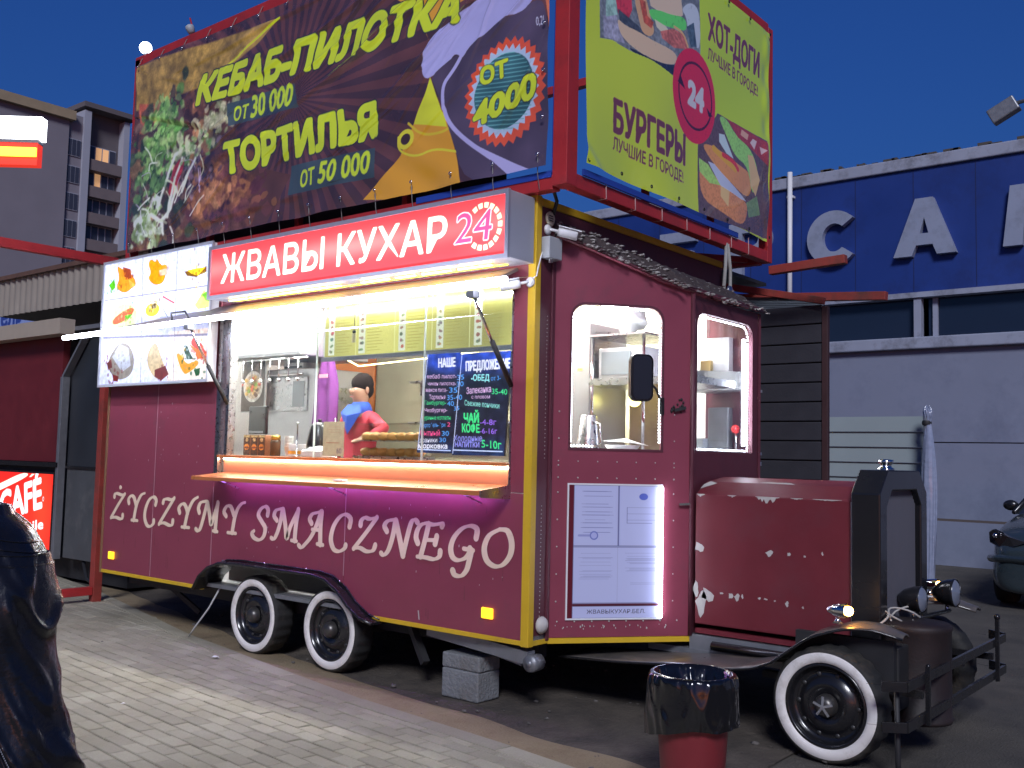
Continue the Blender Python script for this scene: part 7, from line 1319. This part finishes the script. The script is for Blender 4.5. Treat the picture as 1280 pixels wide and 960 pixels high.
GLY = {'У': [[(0, 1), (.3, 1), (.52, .6), (.72, 1), (1, 1), (.55, .1), (.4, 0), (.1, 0), (.1, .2), (.33, .24), (.38, .36)]],
 'Н': [[(0, 0), (.3, 0), (.3, .4), (.7, .4), (.7, 0), (1, 0), (1, 1), (.7, 1), (.7, .62), (.3, .62), (.3, 1), (0, 1)]],
 'И': [[(0, 0), (.28, 0), (.72, .6), (.72, 0), (1, 0), (1, 1), (.72, 1), (.28, .4), (.28, 1), (0, 1)]],
 'В': [[(0, 0)]+arc(.62, .29, .38, .29, -90, 55)+arc(.58, .76, .34, .24, -40, 90)+[(0, 1)], [(.3, .2), (.3, .42), (.58, .42), (.68, .31), (.58, .2)], [(.3, .6), (.3, .8), (.55, .8), (.63, .7), (.55, .6)]],
 'Е': [[(0, 0), (1, 0), (1, .21), (.34, .21), (.34, .4), (.9, .4), (.9, .6), (.34, .6), (.34, .79), (1, .79), (1, 1), (0, 1)]],
 'Р': [[(0, 0), (.32, 0), (.32, .34)]+arc(.6, .67, .4, .33, -90, 90)+[(0, 1)], [(.32, .54), (.32, .8)]+arc(.56, .67, .15, .13, 90, -90, 8)],
 'С': [arc(.56, .5, .56, .5, 42, 318, 30)+arc(.58, .5, .25, .26, 312, 48, 22)],
 'А': [[(0, 0), (.3, 0), (.37, .18), (.63, .18), (.7, 0), (1, 0), (.64, 1), (.36, 1)], [(.43, .38), (.5, .66), (.57, .38)]],
 'М': [[(0, 0), (.25, 0), (.29, .6), (.44, 0), (.56, 0), (.71, .6), (.75, 0), (1, 0), (.9, 1), (.62, 1), (.5, .5), (.38, 1), (.1, 1)]]}
for ch_, xc, w_ in (('У', -12.35, .95), ('Н', -10.75, .95), ('И', -9.15, .95), ('В', -7.55, .9), ('Е', -6.02, .8), ('Р', -4.47, .85), ('С', -2.91, .86), ('А', -1.29, 1.02), ('М', .50, 1.14)):
    MB().plate([[(a*w_, b_*.98) for a, b_ in L] for L in GLY[ch_]], (xc-w_/2, YS-.13, 5.16), (1, 0, 0), (0, 0, 1), (0, 1, 0), .128).build('letter', letm, SM)
DP = thing('drainpipe', 'white vertical pipe crossing the blue fascia left of the letter С', 'pipe', (-3.68, 12.3, 3.8)); MB().tube([(-3.68, 12.3, 6.98), (-3.68, 12.3, 3.82)], .045, 10).build('pipe', whiteplastic, DP)
for z in (4.0, 5.2, 6.5): bx('pipe_clip', whiteplastic, DP, -3.74, 12.3, z, -3.62, 12.42, z+.04)
FLT = thing('floodlight', 'small grey floodlight on an arm above the supermarket roof at the right edge', 'floodlight', (.6, 12.5, 6.9)); MB().tube([(.75, 12.5, 6.9), (.75, 12.5, 7.62), (.1, 12.5, 7.55)], .035, 8).build('arm', galv, FLT); MB().bar((-.28, 12.5, 7.36), (.12, 12.5, 7.56), .2, .26).build('lamp_head', galv, FLT, bevel=.02)
# ------------------------------------------------------------------ dark slatted pavilion behind the cab, with roof
PV = thing('slatted_pavilion', 'dark slatted pavilion with ribbed roof edge behind the cab', 'pavilion', (-.8, 4.6, 0))
slm = mat('dark_slat', (.035, .035, .045), .6, var=.4, scale=4, bump=.1)
for k in range(17):
    z = .15+.165*k; MB().box(-3.5, 3.2, z, .57, 3.225, z+.155).build('slat', slm, PV, bevel=.006)
bx('back_board', blackmatt, PV, -3.5, 3.23, .1, .56, 3.25, 2.94); beam((.60, 3.21, .0), (.60, 3.21, 2.93), .05, m=mat('dark_post', (.05, .02, .022), .6, var=.3), name='post', par=PV)
for k in range(14): MB().bar((-2.6+.22*k, 2.75, 3.28-.0*k), (-2.6+.22*k, 5.6, 3.14), .02, .05).build('roof_rib', galv, PV) if False else None
for k in range(6): y = 3.24+.13*k; MB().bar((-2.2, y, 3.22), (.54-.34*(y-3.2), y, 3.0), .05, .03).build('roof_rib', mat('roof_rib', (.16, .18, .21), .5, metal=.5, var=.2), PV)
bx('roof_sheet', blackmatt, PV, -3.5, 3.0, 3.30, -.3, 4.0, 3.33); beam((-.6, 3.18, 3.24), (.60, 3.18, 2.97), .06, m=redsteel2, name='beam', par=PV)
beam((-.6, 3.95, 3.2), (.86, 3.95, 3.1), .075, m=redsteel2, name='beam', par=PV)
# grey horizontal siding fence and wrapped pole
FN = thing('siding_fence', 'pale grey horizontal siding fence between the pavilion and the wrapped pole', 'fence', (-1.5, 8.3, 0)); sdm = mat('siding', (.26, .31, .32), .55, var=.08, scale=2)
for k in range(11):
    z = .05+.2*k; MB().add([(-4, 8.30, z), (-.13, 8.30, z), (-.13, 8.33, z+.197), (-4, 8.33, z+.197), (-4, 8.36, z), (-.13, 8.36, z), (-.13, 8.36, z+.197), (-4, 8.36, z+.197)], [(0, 1, 2, 3), (0, 4, 5, 1), (3, 2, 6, 7), (1, 5, 6, 2), (0, 3, 7, 4), (4, 7, 6, 5)]).build('siding_board', sdm, FN)
bx('fence_post', galv, FN, -.13, 8.3, 0, -.06, 8.38, 2.28)
WP = thing('wrapped_pole', 'furled parasol wrapped in clear plastic film standing by the fence', 'parasol', (-.02, 8.05, 0))
vs = []; nr = 40; K_ = [(0, .10), (.05, .09), (.3, .085), (.8, .11), (1.4, .115), (1.9, .085), (2.15, .04), (2.22, .05), (2.3, .085), (2.36, .02)]
for z, r in K_:
    for k in range(nr): th = 2*math.pi*k/nr; q = r*.85*(1+.38*noise.noise(Vector((math.cos(th)*4, math.sin(th)*4, z*1.2)))); vs.append((-.02+q*math.cos(th)+.02*math.sin(z), 8.05+q*math.sin(th), z+(.05*noise.noise(Vector((th*3, z, 1))) if z > 2.2 else 0)))
o = MB().add(vs, [(j*nr+k, j*nr+(k+1) % nr, (j+1)*nr+(k+1) % nr, (j+1)*nr+k) for j in range(len(K_)-1) for k in range(nr)], True).build('plastic_wrap', mat('film_wrap', (.26, .30, .42), .22, var=.25, scale=12, bump=.5, bscale=16, coat=.5), WP)
ss = o.modifiers.new('s', 'SUBSURF'); ss.levels = 1; ss.render_levels = 2
MB().lathe([(0, 0), (.22, 0), (.2, .05), (.04, .08), (.04, 2.3), (0, 2.32)], (-.02, 8.05, 0), n=20).build('pole', galv, WP); MB().lathe([(.05, 2.12), (.06, 2.15), (.05, 2.18)], (-.02, 8.05, 0), n=20).build('tie', blackmatt, WP)

# ------------------------------------------------------------------ parked car, nose towards the camera, mostly beyond the right edge
CR = thing('parked_car', 'teal grey parked car with a dark headlight at the right edge', 'car', (1.62, 9.7, 0))
paint = mat('car_paint', (.055, .08, .095), .28, metal=.5, var=.05, coat=.8); cxc = 1.62
SEC = [(7.50, .60, .22, .60), (7.55, .72, .18, .74), (7.7, .82, .16, .86), (8.0, .87, .16, .95), (8.6, .88, .16, 1.04), (8.9, .88, .16, 1.08), (9.4, .88, .16, 1.09), (10.6, .88, .16, 1.10), (11.2, .87, .18, 1.10), (11.6, .82, .22, 1.02), (11.72, .7, .3, .8)]
vs = []
for y, hw, z0, z1 in SEC:
    ring = [(-.5, z0), (-.9, z0+.02), (-1.0, z0+.12), (-1.02, z0+.28), (-.985, (z0+z1)/2+.06), (-.985, z1-.14), (-.93, z1-.04), (-.8, z1), (-.4, z1+.03), (0, z1+.04)]; ring = ring+[(-a, b) for a, b in reversed(ring[:-1])]
    vs += [(cxc+a*hw, y, b) for a, b in ring]
nr = 19
body = MB().add(vs, [(i*nr+k, i*nr+(k+1) % nr, (i+1)*nr+(k+1) % nr, (i+1)*nr+k) for i in range(len(SEC)-1) for k in range(nr)]+[tuple(range(nr)), tuple((len(SEC)-1)*nr+k for k in range(nr))], True).build('body', paint, CR)
b = body.modifiers.new('s', 'SUBSURF'); b.levels = 1; b.render_levels = 2
CAB = [(8.75, .80, 1.06), (9.55, .66, 1.42), (10.1, .64, 1.48), (10.8, .63, 1.46), (11.45, .74, 1.08)]
vs = []
for y, hw, z in CAB: vs += [(cxc-hw, y, z-.02), (cxc-hw*.5, y, z), (cxc+hw*.5, y, z), (cxc+hw, y, z-.02)]
rfm = MB().add(vs[4:16], [(i*4+k, i*4+k+1, (i+1)*4+k+1, (i+1)*4+k) for i in range(2) for k in range(3)]).build('roof', paint, CR); so = rfm.modifiers.new('s', 'SOLIDIFY'); so.thickness = .03
cgl = mat('car_glass', (.02, .025, .03), .08, coat=.5)
MB().add(vs[0:8], [(k, k+1, 5+k, 4+k) for k in range(3)]).build('windscreen', cgl, CR); MB().add(vs[12:20], [(k, k+1, 5+k, 4+k) for k in range(3)]).build('rear_window', cgl, CR)
for sx_ in (-1, 1):
    MB().add([(cxc+sx_*.82, 8.85, 1.07), (cxc+sx_*.665, 9.55, 1.40), (cxc+sx_*.645, 10.8, 1.44), (cxc+sx_*.80, 11.4, 1.09)], [(0, 1, 2, 3)]).build('side_window', cgl, CR)
    MB().tube([(cxc+sx_*.81, 8.75, 1.06), (cxc+sx_*.665, 9.56, 1.42), (cxc+sx_*.645, 10.8, 1.46), (cxc+sx_*.77, 11.45, 1.08)], .028, 8).build('pillar', black, CR)
    mi = MB().ball((cxc+sx_*.90, 9.0, 1.14), .085, 12, 8, (1.1, .6, .8)).build('wing_mirror', black, CR)
    hl = MB(); P_ = [(.40, .74), (.60, .79), (.80, .86), (.86, .82), (.85, .70), (.72, .66), (.55, .68)]
    vs2 = []
    for a, z in P_: y = 7.56+.0*a+max(0, a-.5)**2*1.6; vs2.append((cxc+sx_*a, y-.03, z+.04))
    vs2 += [(x, y+.12, z) for x, y, z in vs2]; n7 = len(P_); hl.add(vs2, [tuple(range(n7)), tuple(n7+k for k in range(n7))[::-1]]+[(k, (k+1) % n7, (k+1) % n7+n7, k+n7) for k in range(n7)]); ho_ = hl.build('headlight', mat('headlight_dark', (.02, .02, .025), .08, coat=1), CR, bevel=.01)
    MB().ball((cxc+sx_*.76, 7.62, .83), .03, 10, 8).build('reflector', chrome, ho_)
    for wy in (8.3, 10.95):
        wt = MB().lathe([(.18, 0), (.3, .0), (.32, .04), (.32, .17), (.3, .2), (.18, .2)], (cxc+sx_*.88, wy, .32), (-sx_, 0, 0), 28).build('wheel', rubber, CR); MB().lathe([(.2, .01), (.18, .03), (.06, .02), (0, .01)], (cxc+sx_*.88, wy, .32), (-sx_, 0, 0), 20).build('rim', galv, wt)
MB().tube([(cxc-.84, 7.74, .56), (cxc-.72, 7.55, .58), (cxc, 7.46, .58), (cxc+.72, 7.55, .58), (cxc+.84, 7.74, .56)], .045, 8).build('bumper_moulding', paint, CR)
bx('grille', black, CR, cxc-.35, 7.475, .66, cxc+.35, 7.51, .76, bevel=.01); bx('number_plate', whiteplastic, CR, cxc-.25, 7.40, .46, cxc+.25, 7.42, .56)
